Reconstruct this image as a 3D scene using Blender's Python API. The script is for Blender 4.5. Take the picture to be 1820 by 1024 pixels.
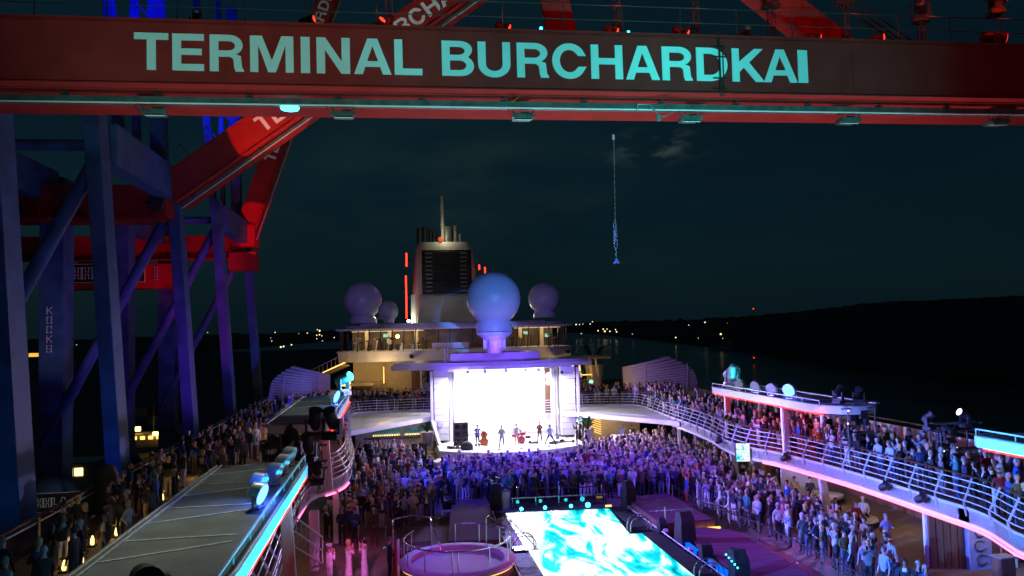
import bpy, bmesh, math, random
from mathutils import Vector, Matrix, Euler, noise as mnoise
random.seed(7)
R = math.radians
scene = bpy.context.scene
col = scene.collection
for o in list(bpy.data.objects):
    bpy.data.objects.remove(o)

# ------------------------------------------------------------------ camera
YAW, PITCH, ROLL = R(8.7), R(3.0), R(1.4)
cam_d = bpy.data.cameras.new('camera')
cam = bpy.data.objects.new('camera', cam_d)
col.objects.link(cam)
scene.camera = cam
F0 = Vector((math.sin(YAW), math.cos(YAW), 0)); R0 = Vector((math.cos(YAW), -math.sin(YAW), 0)); U0 = Vector((0, 0, 1))
cF = F0 * math.cos(PITCH) + U0 * math.sin(PITCH)
cU1 = -F0 * math.sin(PITCH) + U0 * math.cos(PITCH)
cR = R0 * math.cos(ROLL) - cU1 * math.sin(ROLL)
cU = cU1 * math.cos(ROLL) + R0 * math.sin(ROLL)
m = Matrix((cR, cU, -cF)).transposed().to_4x4()
m.translation = Vector((-8.4, 0, 38))
cam.matrix_world = m
cam_d.sensor_width = 36.0
cam_d.lens = 1375.0 / 1820.0 * 36.0
cam_d.clip_start = 0.2
cam_d.clip_end = 12000

# ------------------------------------------------------------------ night sky
world = bpy.data.worlds.new('World')
scene.world = world
world.use_nodes = True
nt = world.node_tree
nt.nodes.clear()
def wn(t, **k):
    n = nt.nodes.new(t)
    for a, v in k.items():
        setattr(n, a, v)
    return n
w_out = wn('ShaderNodeOutputWorld')
w_bg = wn('ShaderNodeBackground')
w_sky = wn('ShaderNodeTexSky', sky_type='NISHITA', sun_disc=False)
w_sky.sun_elevation = R(3.0)
w_sky.sun_rotation = R(150)
w_tc = wn('ShaderNodeTexCoord')
# the sky's light, brought down to late dusk and tinted to its blue green
w_mul = wn('ShaderNodeMixRGB', blend_type='MULTIPLY'); w_mul.inputs[0].default_value = 1
w_mul.inputs[2].default_value = (0.006, 0.018, 0.030, 1)
nt.links.new(w_sky.outputs[0], w_mul.inputs[1])
w_add = wn('ShaderNodeMixRGB', blend_type='ADD'); w_add.inputs[0].default_value = 1
w_add.inputs[2].default_value = (0.020, 0.088, 0.142, 1)
nt.links.new(w_mul.outputs[0], w_add.inputs[1])
# broken low cloud, a little lighter than the clear air
w_n1 = wn('ShaderNodeTexNoise'); w_n1.inputs['Scale'].default_value = 2.2; w_n1.inputs['Detail'].default_value = 6
w_map = wn('ShaderNodeMapping'); w_map.inputs['Scale'].default_value = (1, 1, 3.2)
nt.links.new(w_tc.outputs['Generated'], w_map.inputs[0]); nt.links.new(w_map.outputs[0], w_n1.inputs['Vector'])
w_r1 = wn('ShaderNodeValToRGB')
w_r1.color_ramp.elements[0].position = 0.30; w_r1.color_ramp.elements[0].color = (0.66, 0.68, 0.72, 1)
w_r1.color_ramp.elements[1].position = 0.72; w_r1.color_ramp.elements[1].color = (1.05, 1.05, 1.0, 1)
nt.links.new(w_n1.outputs['Fac'], w_r1.inputs[0])
w_m2 = wn('ShaderNodeMixRGB', blend_type='MULTIPLY'); w_m2.inputs[0].default_value = 1
nt.links.new(w_add.outputs[0], w_m2.inputs[1]); nt.links.new(w_r1.outputs[0], w_m2.inputs[2])
last = w_m2.outputs[0]
def cloud(direction, size, color, scale, lo, hi, stretch=(1, 1, 3)):
    """a lit patch of cloud round one direction of the sky"""
    global last
    d = Vector(direction).normalized()
    dp = wn('ShaderNodeVectorMath', operation='DISTANCE')
    sc = wn('ShaderNodeVectorMath', operation='MULTIPLY'); sc.inputs[1].default_value = stretch
    nt.links.new(w_tc.outputs['Generated'], sc.inputs[0])
    nt.links.new(sc.outputs[0], dp.inputs[0])
    dp.inputs[1].default_value = Vector((d.x * stretch[0], d.y * stretch[1], d.z * stretch[2]))
    mr = wn('ShaderNodeMapRange', interpolation_type='SMOOTHSTEP')
    mr.inputs['From Min'].default_value = size; mr.inputs['From Max'].default_value = 0
    nt.links.new(dp.outputs['Value'], mr.inputs['Value'])
    nz = wn('ShaderNodeTexNoise'); nz.inputs['Scale'].default_value = scale; nz.inputs['Detail'].default_value = 7
    nt.links.new(sc.outputs[0], nz.inputs['Vector'])
    mr2 = wn('ShaderNodeMapRange', interpolation_type='SMOOTHSTEP')
    mr2.inputs['From Min'].default_value = lo; mr2.inputs['From Max'].default_value = hi
    nt.links.new(nz.outputs['Fac'], mr2.inputs['Value'])
    ml = wn('ShaderNodeMath', operation='MULTIPLY')
    nt.links.new(mr.outputs[0], ml.inputs[0]); nt.links.new(mr2.outputs[0], ml.inputs[1])
    mx = wn('ShaderNodeMixRGB', blend_type='ADD')
    nt.links.new(ml.outputs[0], mx.inputs[0]); nt.links.new(last, mx.inputs[1]); mx.inputs[2].default_value = (*color, 1)
    last = mx.outputs[0]
cloud((0.321, 0.92, 0.222), 0.09, (0.30, 0.42, 0.36), 24, 0.46, 0.72)
cloud((0.094, 0.97, 0.205), 0.30, (0.035, 0.07, 0.03), 5, 0.4, 0.7)
cloud((0.04, 0.98, 0.17), 0.35, (0.03, 0.05, 0.02), 6, 0.45, 0.7)
nt.links.new(last, w_bg.inputs[0])
w_bg.inputs[1].default_value = 0.10
nt.links.new(w_bg.outputs[0], w_out.inputs[0])

sun_d = bpy.data.lights.new('sun', 'SUN')
sun_d.energy = 0.004; sun_d.angle = R(10); sun_d.color = (0.75, 0.85, 1.0)
sun = bpy.data.objects.new('sun', sun_d); col.objects.link(sun)
sun.rotation_euler = (R(60), 0, R(-150)); sun.location = (0, 0, 90)

scene.view_settings.view_transform = 'Standard'
scene.view_settings.look = 'None'
scene.view_settings.exposure = 0
scene.view_settings.gamma = 1
scene.view_settings.use_curve_mapping = False
scene.render.engine = 'CYCLES'
scene.cycles.use_denoising = True
scene.cycles.max_bounces = 4
scene.cycles.diffuse_bounces = 2
scene.cycles.glossy_bounces = 2
scene.cycles.transmission_bounces = 3
scene.cycles.transparent_max_bounces = 8
scene.cycles.sample_clamp_indirect = 4
scene.cycles.caustics_reflective = False
scene.cycles.caustics_refractive = False

# ------------------------------------------------------------------ materials
def mat(name, color, rough=0.6, metal=0.0, var=0.12, scale=3.0, bump=0.0, bscale=30, spec=0.5, stretch=None, objcol=False):
    mt = bpy.data.materials.new(name); mt.use_nodes = True
    t = mt.node_tree; p = t.nodes['Principled BSDF']
    p.inputs['Roughness'].default_value = rough; p.inputs['Metallic'].default_value = metal
    p.inputs['Specular IOR Level'].default_value = spec
    tc = t.nodes.new('ShaderNodeTexCoord'); mp = t.nodes.new('ShaderNodeMapping')
    t.links.new(tc.outputs['Object'], mp.inputs[0])
    if stretch: mp.inputs['Scale'].default_value = stretch
    nz = t.nodes.new('ShaderNodeTexNoise'); nz.inputs['Scale'].default_value = scale; nz.inputs['Detail'].default_value = 6
    t.links.new(mp.outputs[0], nz.inputs['Vector'])
    mr = t.nodes.new('ShaderNodeMapRange')
    mr.inputs['From Min'].default_value = 0.3; mr.inputs['From Max'].default_value = 0.7
    mr.inputs['To Min'].default_value = 1 - var; mr.inputs['To Max'].default_value = 1 + var
    t.links.new(nz.outputs['Fac'], mr.inputs['Value'])
    mx = t.nodes.new('ShaderNodeVectorMath'); mx.operation = 'MULTIPLY'
    if objcol:
        oi = t.nodes.new('ShaderNodeObjectInfo'); t.links.new(oi.outputs['Color'], mx.inputs[0])
    else:
        mx.inputs[0].default_value = color[:3]
    t.links.new(mr.outputs[0], mx.inputs[1])
    t.links.new(mx.outputs[0], p.inputs['Base Color'])
    rr = t.nodes.new('ShaderNodeMapRange')
    rr.inputs['To Min'].default_value = max(0.03, rough - 0.12); rr.inputs['To Max'].default_value = min(1, rough + 0.12)
    t.links.new(nz.outputs['Fac'], rr.inputs['Value']); t.links.new(rr.outputs[0], p.inputs['Roughness'])
    if bump:
        n2 = t.nodes.new('ShaderNodeTexNoise'); n2.inputs['Scale'].default_value = bscale; n2.inputs['Detail'].default_value = 4
        t.links.new(mp.outputs[0], n2.inputs['Vector'])
        bp = t.nodes.new('ShaderNodeBump'); bp.inputs['Strength'].default_value = bump; bp.inputs['Distance'].default_value = 0.03
        t.links.new(n2.outputs['Fac'], bp.inputs['Height']); t.links.new(bp.outputs[0], p.inputs['Normal'])
    return mt
def emit(name, color, strength, sample=True):
    mt = bpy.data.materials.new(name); mt.use_nodes = True
    t = mt.node_tree; t.nodes.clear()
    o = t.nodes.new('ShaderNodeOutputMaterial'); e = t.nodes.new('ShaderNodeEmission')
    e.inputs[0].default_value = (*color, 1); e.inputs[1].default_value = strength
    t.links.new(e.outputs[0], o.inputs[0])
    if not sample:
        mt.cycles.emission_sampling = 'NONE'
    return mt

M = {}
M['ship_white'] = mat('ship white paint', (0.72, 0.72, 0.74), 0.38, var=0.07, scale=1.3, bump=0.08, bscale=4)
M['ship_grey'] = mat('weathered grey roof coating', (0.19, 0.20, 0.185), 0.8, spec=0.2, var=0.22, scale=1.4, bump=0.15, bscale=40)
M['seam'] = mat('pale seam sealant', (0.62, 0.62, 0.58), 0.6, var=0.3, scale=9)
M['deck'] = mat('teak deck boards', (0.20, 0.155, 0.125), 0.75, spec=0.15, var=0.25, scale=2, stretch=(8, 0.5, 1), bump=0.2, bscale=10)
M['stage_floor'] = mat('white stage floor', (0.62, 0.60, 0.62), 0.35, var=0.05)
M['walkway'] = mat('dark red walkway boards', (0.13, 0.045, 0.09), 0.8, spec=0.06, var=0.25, scale=2, stretch=(0.6, 9, 1), bump=0.15, bscale=8)
M['black'] = mat('matt black', (0.018, 0.018, 0.020), 0.55, var=0.3, scale=6)
M['blackgloss'] = mat('black gloss', (0.012, 0.012, 0.014), 0.22, var=0.2)
M['blackcloth'] = mat('black cover cloth', (0.010, 0.010, 0.012), 0.7, var=0.3, bump=0.6, bscale=7)
M['steel'] = mat('polished steel tube', (0.62, 0.62, 0.64), 0.25, 0.9, var=0.06)
M['rail_white'] = mat('white rail paint', (0.68, 0.68, 0.70), 0.35, var=0.05)
M['handwood'] = mat('varnished handrail wood', (0.10, 0.035, 0.016), 0.35, var=0.2, scale=8)
M['crane_red'] = mat('crane red paint', (0.38, 0.028, 0.026), 0.7, spec=0.06, var=0.16, scale=0.9, bump=0.08, bscale=3)
M['crane_blue'] = mat('crane blue paint', (0.055, 0.11, 0.26), 0.6, spec=0.3, var=0.38, scale=0.8, bump=0.08, bscale=3)
M['crane_grey'] = mat('galvanised steel', (0.26, 0.29, 0.30), 0.45, 0.5, var=0.22, scale=2)
M['letter'] = mat('white sign lettering', (0.84, 0.85, 0.84), 0.5, var=0.05, scale=1.2)
M['sign_dark'] = mat('sign board dark blue', (0.012, 0.016, 0.03), 0.5)
M['radome'] = mat('radome shell', (0.50, 0.53, 0.60), 0.34, var=0.03, scale=1)
M['funnel'] = mat('funnel pale grey', (0.42, 0.42, 0.43), 0.5, var=0.12, scale=0.8)
M['slat'] = mat('pale louvre slat', (0.50, 0.48, 0.46), 0.5, var=0.1)
M['wood'] = mat('brown wood cladding', (0.14, 0.07, 0.035), 0.5, var=0.3, scale=1.5, stretch=(6, 6, 0.6))
M['cream'] = mat('cream wall', (0.42, 0.34, 0.22), 0.7, var=0.1)
M['bluewall'] = mat('textured wall panel', (0.22, 0.24, 0.38), 0.6, var=0.2, bump=0.5, bscale=4)
M['leaf'] = mat('palm leaf', (0.03, 0.075, 0.022), 0.5, var=0.3)
M['pot'] = mat('pale planter', (0.48, 0.44, 0.40), 0.5)
M['tub'] = mat('mosaic tub lining', (0.48, 0.42, 0.52), 0.6, spec=0.2, var=0.1, scale=20)
M['channel'] = mat('dull teal channel', (0.10, 0.15, 0.15), 0.4, 0.4, var=0.3)
M['truss'] = mat('dull aluminium truss', (0.14, 0.14, 0.15), 0.5, 0.5)
M['silver'] = mat('silver lamp housing', (0.52, 0.54, 0.56), 0.4, 0.3)
M['hill'] = mat('wooded bank', (0.010, 0.012, 0.010), 0.9, var=0.5, scale=0.02, bump=1, bscale=0.3)
M['quay'] = mat('quay paving', (0.018, 0.018, 0.018), 0.8)
M['skin'] = mat('skin', (0.50, 0.30, 0.22), 0.5, var=0.08)
M['skin_tan'] = mat('tanned skin', (0.34, 0.18, 0.12), 0.5, var=0.08)
M['top'] = mat('upper clothing', (0.5, 0.5, 0.5), 0.8, var=0.22, scale=7, bump=0.4, bscale=12, objcol=True)
M['shoe'] = mat('shoe leather', (0.02, 0.018, 0.016), 0.5)
M['glass'] = bpy.data.materials.new('window glass'); M['glass'].use_nodes = True
_t = M['glass'].node_tree; _t.nodes.clear()
_o = _t.nodes.new('ShaderNodeOutputMaterial'); _m = _t.nodes.new('ShaderNodeMixShader'); _a = _t.nodes.new('ShaderNodeBsdfTransparent'); _g = _t.nodes.new('ShaderNodeBsdfGlossy')
_a.inputs[0].default_value = (0.62, 0.60, 0.55, 1); _g.inputs['Roughness'].default_value = 0.06; _m.inputs[0].default_value = 0.12
_t.links.new(_a.outputs[0], _m.inputs[1]); _t.links.new(_g.outputs[0], _m.inputs[2]); _t.links.new(_m.outputs[0], _o.inputs[0])
# water: dark river with small ripples
M['river'] = mat('river water', (0.004, 0.012, 0.018), 0.22, var=0.3, scale=0.01, bump=0.35, bscale=0.5, spec=0.8)
# emitters (lamps, screens)
M['e_red'] = emit('red tube light', (1.0, 0.02, 0.008), 8)
M['e_redlens'] = emit('red lamp lens', (1.0, 0.03, 0.008), 4, False)
M['e_pink'] = emit('pink tube light', (1.0, 0.10, 0.30), 7)
M['e_blue'] = emit('blue lamp lens', (0.05, 0.12, 1.0), 9, False)
M['e_cyan'] = emit('cyan lamp lens', (0.04, 0.75, 1.0), 8, False)
M['e_warm'] = emit('warm lamp glow', (1.0, 0.62, 0.16), 7, False)
M['e_warmdim'] = emit('warm tape light', (1.0, 0.55, 0.12), 2.2)
M['e_white'] = emit('white lamp lens', (0.9, 0.93, 1.0), 3.5, False)
M['e_town'] = emit('town lamp', (1.0, 0.74, 0.36), 2.2, False)
M['e_townwhite'] = emit('town lamp white', (0.9, 0.95, 0.85), 1.5, False)
M['e_townred'] = emit('red beacon', (1.0, 0.06, 0.02), 1.6, False)
M['e_green'] = emit('green lamp globe', (0.35, 1.0, 0.6), 1.5, False)
M['e_bluebar'] = emit('blue bar light', (0.0, 0.10, 1.0), 1.8)

# ------------------------------------------------------------------ mesh helpers
class MB:
    def __init__(s):
        s.bm = bmesh.new()
    def box(s, c, size, rot=None, mi=0):
        g = bmesh.ops.create_cube(s.bm, size=1.0)
        mtx = Matrix.Translation(Vector(c)) @ (Euler(rot).to_matrix().to_4x4() if rot is not None else Matrix()) @ Matrix.Diagonal((*size, 1))
        bmesh.ops.transform(s.bm, matrix=mtx, verts=g['verts'])
        if mi:
            for v in g['verts']:
                for f in v.link_faces: f.material_index = mi
        return s
    def bar(s, a, b, w, h, up=(0, 0, 1)):
        a, b = Vector(a), Vector(b); d = b - a; L = d.length
        if L < 1e-6: return s
        z = d / L; u = Vector(up)
        if abs(z.dot(u)) > 0.98: u = Vector((0, 1, 0))
        x = u.cross(z).normalized(); y = z.cross(x)
        mtx = Matrix((x * w, y * h, z * L)).transposed().to_4x4(); mtx.translation = (a + b) / 2
        g = bmesh.ops.create_cube(s.bm, size=1.0); bmesh.ops.transform(s.bm, matrix=mtx, verts=g['verts'])
        return s
    def cyl(s, a, b, r, r2=None, n=10, cap=True):
        a, b = Vector(a), Vector(b); d = b - a; L = d.length
        if L < 1e-6: return s
        z = d / L; u = Vector((0, 0, 1)) if abs(z.z) < 0.98 else Vector((0, 1, 0))
        x = u.cross(z).normalized(); y = z.cross(x)
        mtx = Matrix((x, y, z)).transposed().to_4x4(); mtx.translation = (a + b) / 2
        bmesh.ops.create_cone(s.bm, cap_ends=cap, segments=n, radius1=r, radius2=r if r2 is None else r2, depth=L, matrix=mtx)
        return s
    def tube(s, pts, r, n=6, closed=False):
        P = [Vector(p) for p in pts]; N = len(P); rings = []
        for i, p in enumerate(P):
            if closed: d = P[(i + 1) % N] - P[i - 1]
            else: d = P[min(i + 1, N - 1)] - P[max(i - 1, 0)]
            z = d.normalized(); u = Vector((0, 0, 1)) if abs(z.z) < 0.95 else Vector((0, 1, 0))
            x = u.cross(z).normalized(); y = z.cross(x)
            rings.append([s.bm.verts.new(p + x * (r * math.cos(2 * math.pi * k / n)) + y * (r * math.sin(2 * math.pi * k / n))) for k in range(n)])
        for i in range(N if closed else N - 1):
            A, B = rings[i], rings[(i + 1) % N]
            for k in range(n):
                s.bm.faces.new((A[k], A[(k + 1) % n], B[(k + 1) % n], B[k]))
        if not closed:
            s.bm.faces.new(rings[0][::-1]); s.bm.faces.new(rings[-1])
        return s
    def lathe(s, prof, c=(0, 0, 0), n=24, sx=1, sy=1):
        rings = []
        for r, z in prof:
            rings.append([s.bm.verts.new((c[0] + sx * r * math.cos(2 * math.pi * k / n), c[1] + sy * r * math.sin(2 * math.pi * k / n), c[2] + z)) for k in range(n)])
        for A, B in zip(rings, rings[1:]):
            for k in range(n):
                s.bm.faces.new((A[k], A[(k + 1) % n], B[(k + 1) % n], B[k]))
        s.bm.faces.new(rings[0][::-1]); s.bm.faces.new(rings[-1])
        return s
    def prism(s, pts, z0, z1, zf=None):
        """pts: list of (x, y) outline; a slab between z0 and z1"""
        lo = [s.bm.verts.new((x, y, z0)) for x, y in pts]; hi = [s.bm.verts.new((x, y, z1)) for x, y in pts]
        n = len(pts)
        for k in range(n):
            s.bm.faces.new((lo[k], lo[(k + 1) % n], hi[(k + 1) % n], hi[k]))
        s.bm.faces.new(lo[::-1]); s.bm.faces.new(hi)
        return s
    def strip(s, A, B, t=0.0):
        """faces between two point rows"""
        a = [s.bm.verts.new(p) for p in A]; b = [s.bm.verts.new(p) for p in B]
        for i in range(len(a) - 1):
            s.bm.faces.new((a[i], a[i + 1], b[i + 1], b[i]))
        return s
    def wall(s, path, z0, z1, t=0.1):
        """upright band of thickness t following a path of (x, y)"""
        n = len(path); off = []
        for i in range(n):
            a = Vector(path[max(i - 1, 0)][:2]); b = Vector(path[min(i + 1, n - 1)][:2]); d = (b - a).normalized()
            off.append((path[i][0] - d.y * t, path[i][1] + d.x * t))
        rows = [[s.bm.verts.new((p[0], p[1], z)) for p in row] for row, z in ((path, z0), (path, z1), (off, z1), (off, z0))]
        for i in range(n - 1):
            for k in range(4):
                A, B = rows[k], rows[(k + 1) % 4]
                s.bm.faces.new((A[i], A[i + 1], B[i + 1], B[i]))
        s.bm.faces.new([r[0] for r in rows]); s.bm.faces.new([r[-1] for r in rows][::-1])
        return s
    def sphere(s, c, r, u=20, v=12, sc=(1, 1, 1)):
        g = bmesh.ops.create_uvsphere(s.bm, u_segments=u, v_segments=v, radius=r)
        bmesh.ops.transform(s.bm, matrix=Matrix.Translation(Vector(c)) @ Matrix.Diagonal((*sc, 1)), verts=g['verts'])
        return s
    def ico(s, c, r, sub=1):
        g = bmesh.ops.create_icosphere(s.bm, subdivisions=sub, radius=r)
        bmesh.ops.translate(s.bm, vec=Vector(c), verts=g['verts'])
        return s
    def mesh(s, name, smooth=False, bevel=0):
        bmesh.ops.recalc_face_normals(s.bm, faces=s.bm.faces)
        if bevel:
            bmesh.ops.bevel(s.bm, geom=[e for e in s.bm.edges if len(e.link_faces) == 2 and e.calc_face_angle(0) > 0.6], offset=bevel, segments=2, affect='EDGES', clamp_overlap=True)
        me = bpy.data.meshes.new(name)
        if smooth:
            for f in s.bm.faces: f.smooth = True
            for e in s.bm.edges:
                if len(e.link_faces) == 2 and e.calc_face_angle(0) > 0.7: e.smooth = False
        s.bm.to_mesh(me); s.bm.free()
        return me
    def build(s, name, material, parent=None, smooth=False, bevel=0, loc=None):
        me = s.mesh(name, smooth, bevel)
        for mm in (material if isinstance(material, (list, tuple)) else [material]): me.materials.append(mm)
        o = bpy.data.objects.new(name, me); col.objects.link(o)
        if parent is not None: o.parent = parent
        if loc is not None: o.location = loc
        return o
def tag(o, label=None, cat=None, group=None, kind=None):
    if label: o['label'] = label
    if cat: o['category'] = cat
    if group: o['group'] = group
    if kind: o['kind'] = kind
    return o
def root(name, loc, label, cat, group=None, rz=0):
    o = bpy.data.objects.new(name, None); col.objects.link(o)
    o.location = loc; o.rotation_euler = (0, 0, rz); o.empty_display_size = 0.2
    return tag(o, label, cat, group)
def inst(name, me, parent=None, loc=(0, 0, 0), rot=(0, 0, 0), sc=(1, 1, 1)):
    o = bpy.data.objects.new(name, me); col.objects.link(o)
    o.parent = parent; o.location = loc; o.rotation_euler = rot; o.scale = sc
    return o
def copy_tree(o, parent=None):
    c = o.copy(); col.objects.link(c); c.parent = parent
    for ch in [x for x in KIDS.get(o.name, [])]:
        copy_tree(ch, c)
    return c
KIDS = {}
def index_kids():
    KIDS.clear()
    for x in bpy.data.objects:
        if x.parent: KIDS.setdefault(x.parent.name, []).append(x)
def struct(o):
    o['kind'] = 'structure'; return o
def spot(name, loc, target, power, color, angle=40, blend=0.6, size=0.15, parent=None):
    l = bpy.data.lights.new(name, 'SPOT'); l.energy = power; l.color = color; l.spot_size = R(angle); l.spot_blend = blend; l.shadow_soft_size = size
    o = bpy.data.objects.new(name, l); col.objects.link(o); o.location = loc
    o.rotation_euler = (Vector(target) - Vector(loc)).to_track_quat('-Z', 'Y').to_euler()
    return o
def point(name, loc, power, color, size=0.1):
    l = bpy.data.lights.new(name, 'POINT'); l.energy = power; l.color = color; l.shadow_soft_size = size
    o = bpy.data.objects.new(name, l); col.objects.link(o); o.location = loc
    return o
def area(name, loc, target, power, color, sx, sy):
    l = bpy.data.lights.new(name, 'AREA'); l.energy = power; l.color = color; l.shape = 'RECTANGLE'; l.size = sx; l.size_y = sy
    o = bpy.data.objects.new(name, l); col.objects.link(o); o.location = loc
    o.rotation_euler = (Vector(target) - Vector(loc)).to_track_quat('-Z', 'Y').to_euler()
    return o
def resample(path, step):
    """points every `step` along a polyline, with their tangents"""
    P = [Vector(p) for p in path]; out = []; carry = 0.0
    for a, b in zip(P, P[1:]):
        d = b - a; L = d.length; t = carry
        while t < L:
            out.append((a + d * (t / L), d / L)); t += step
        carry = t - L
    out.append((P[-1], (P[-1] - P[-2]).normalized()))
    return out
def smooth_path(path, it=2):
    P = [Vector(p) for p in path]
    for _ in range(it):
        Q = [P[0]]
        for a, b in zip(P, P[1:]):
            Q += [a * 0.75 + b * 0.25, a * 0.25 + b * 0.75]
        Q.append(P[-1]); P = Q
    return P
# ================================================================== SETTING
# river, far bank, quay
b = MB(); g = bmesh.ops.create_grid(b.bm, x_segments=40, y_segments=40, size=6000)
struct(b.build('river_water', M['river'], loc=(1500, 5200, 0)))
b = MB(); b.prism([(-900, -40), (-22.6, -40), (-22.6, 1500), (-900, 1500)], -2, 8); struct(b.build('quay', M['quay']))
def bank(name, rows, seed, mt='hill'):
    """rows: list of (azimuth deg from ship axis, distance, near-shore distance, height)"""
    b = MB(); rnd = random.Random(seed); A = []; 
    N = 170
    import bisect
    for i in range(N + 1):
        t = i / N; az = rows[0][0] + (rows[-1][0] - rows[0][0]) * t
        k = max(0, min(len(rows) - 2, bisect.bisect_right([r[0] for r in rows], az) - 1))
        u = (az - rows[k][0]) / (rows[k + 1][0] - rows[k][0])
        near = rows[k][1] * (1 - u) + rows[k + 1][1] * u; h = rows[k][2] * (1 - u) + rows[k + 1][2] * u
        prof = []
        for j, (dd, hh) in enumerate(((0, -1), (0.0, 2), (0.04, 9), (0.16, 0.62 * h), (0.32, 0.94 * h), (0.5, h), (0.8, 0.9 * h))):
            d = near * (1 + dd); a = R(az)
            x, y = -8.4 + d * math.sin(a), d * math.cos(a)
            z = hh
            if j > 1: z += (mnoise.noise(Vector((x * 0.01, y * 0.01, seed))) * 6 + mnoise.noise(Vector((x * 0.05, y * 0.05, seed))) * 3.0 + rnd.uniform(-0.8, 0.8)) * near / 1500
            prof.append(b.bm.verts.new((x, y, z)))
        A.append(prof)
    for p, q in zip(A, A[1:]):
        for j in range(len(p) - 1): b.bm.faces.new((p[j], q[j], q[j + 1], p[j + 1]))
    return struct(b.build(name, M[mt], smooth=True))
# right-hand bank: shoreline recedes towards the left, hill highest at the right
bank('far_bank', [(13.2, 5200, 70), (15, 3600, 66), (17, 2500, 60), (20, 1700, 52), (24, 1150, 50), (28, 850, 52), (33, 640, 56), (38, 540, 56), (44, 480, 52), (60, 430, 52)], 3)
bank('left_bank', [(-60, 900, 36), (-30, 1100, 38), (-20, 1300, 38), (-10, 2300, 42), (-2, 4200, 52), (6, 5200, 60), (13.2, 5200, 60)], 5)
# town and shore lamps on the far banks (each a small lamp head on a post); from pixel to bearing and elevation
def bearing(px, py, dist):
    d = cF + cR * ((px - 910) / 1375.0) - cU * ((py - 512) / 1375.0)
    h = math.hypot(d.x, d.y)
    return (-8.4 + d.x / h * dist, d.y / h * dist, 38 + d.z / h * dist)
lamp_me = {}
def far_lamp(px, py, dist, r, kind, label, name='shore_lamp', grp='lamps along the far river bank'):
    x, y, z = bearing(px, py, dist)
    rr = r * dist / 1375.0
    rt = root(name, (x, y, max(0, z - 6)), label, 'lamp', grp)
    b = MB(); b.ico((0, 0, 0), rr, 1); b.build('lamp_head', M[kind], rt, loc=(0, 0, z - max(0, z - 6)))
    b = MB(); b.cyl((0, 0, 0), (0, 0, z - max(0, z - 6)), rr * 0.25, n=5); b.build('post', M['black'], rt)
SL = [(1024, 577, 2600, 1.3, 'e_town'), (1030, 577, 2700, .9, 'e_townwhite'), (1036, 576, 2700, .7, 'e_townwhite'), (1049, 576, 2600, 1.0, 'e_town'), (1053, 572, 2600, .9, 'e_town'),
      (1063, 588, 2450, 1.2, 'e_town'), (1072, 585, 2400, 1.2, 'e_town'), (1075, 589, 2400, 1.7, 'e_town'), (1079, 585, 2400, 1.0, 'e_town'), (1084, 589, 2300, 1.2, 'e_town'), (1094, 586, 2300, 1.0, 'e_town'), (1096, 590, 2300, 1.3, 'e_town'),
      (1033, 593, 2300, .9, 'e_townwhite'), (1124, 594, 1900, .7, 'e_townwhite'), (1201, 600, 1500, 1.2, 'e_town'), (1224, 578, 1480, .8, 'e_townwhite'), (1253, 573, 1500, 1.3, 'e_townwhite'), (1293, 575, 1400, .7, 'e_town'),
      (1281, 594, 1180, 1.7, 'e_town'), (1241, 601, 1250, .6, 'e_town'), (1383, 609, 960, 1.3, 'e_town'), (1400, 610, 960, .6, 'e_town'), (1416, 611, 950, .5, 'e_town'), (1437, 611, 900, .6, 'e_town'), (1506, 612, 800, .6, 'e_town'),
      (1580, 615, 720, .7, 'e_town'), (1624, 617, 670, 1.4, 'e_town'), (1641, 622, 650, .8, 'e_town'), (1683, 625, 610, 1.4, 'e_town'), (1745, 618, 590, 1.3, 'e_town'), (1772, 617, 580, .6, 'e_town'), (1788, 621, 570, .6, 'e_town'), (1812, 621, 560, 1.1, 'e_town'),
      (1678, 566, 800, .9, 'e_townwhite'), (1688, 575, 790, .8, 'e_townwhite'), (1698, 562, 810, .9, 'e_townwhite'), (1713, 573, 800, .9, 'e_townwhite'), (1682, 573, 800, .5, 'e_townwhite')]
ORD = ['first', 'second', 'third', 'fourth', 'fifth', 'sixth', 'seventh', 'eighth', 'ninth', 'tenth', 'eleventh', 'twelfth', 'thirteenth', 'fourteenth', 'fifteenth', 'sixteenth', 'seventeenth', 'eighteenth', 'nineteenth', 'twentieth']
n_seen = {}
for i, (px, py, d, r, k) in enumerate(SL):
    kk = {'e_town': 'yellow', 'e_townwhite': 'whitish'}[k]
    near = ('at the river bend' if px < 1100 else 'around the ferry' if px < 1330 else 'at the high villa' if py < 600 else 'on the low shore')
    n_seen[near] = n_seen.get(near, 0) + 1
    far_lamp(px, py, d, r, k, '%s from the left of the tiny lamps %s, %s %s' % (ORD[n_seen[near] - 1], near, 'bright' if r >= 1 else 'faint', kk))
for px, py, d, r, k, lb in [(1339, 549, 1900, 1.4, 'e_townred', 'red beacon shining above the dark wooded ridge'), (1340, 636, 760, 1.3, 'e_townred', 'red buoy lamp on the open water'), (1066, 622, 1300, 1.3, 'e_town', 'yellow buoy lamp on the water beside the lounge')]:
    far_lamp(px, py, d, r, k, lb, 'beacon_lamp', 'navigation lamps')
TL = [(489, 591, .9), (499, 617, 1.5), (504, 616, 1.5), (518, 613, 1.2), (546, 592, .9), (531, 593, .5), (564, 586, .9), (568, 588, 1.6), (563, 596, 1.0), (568, 595, 1.2), (572, 597, .9), (563, 602, .8), (573, 606, .7), (594, 600, .9), (481, 601, .5),
      (302, 597, .7), (136, 613, .6), (369, 591, .7), (483, 606, .8)]
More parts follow.
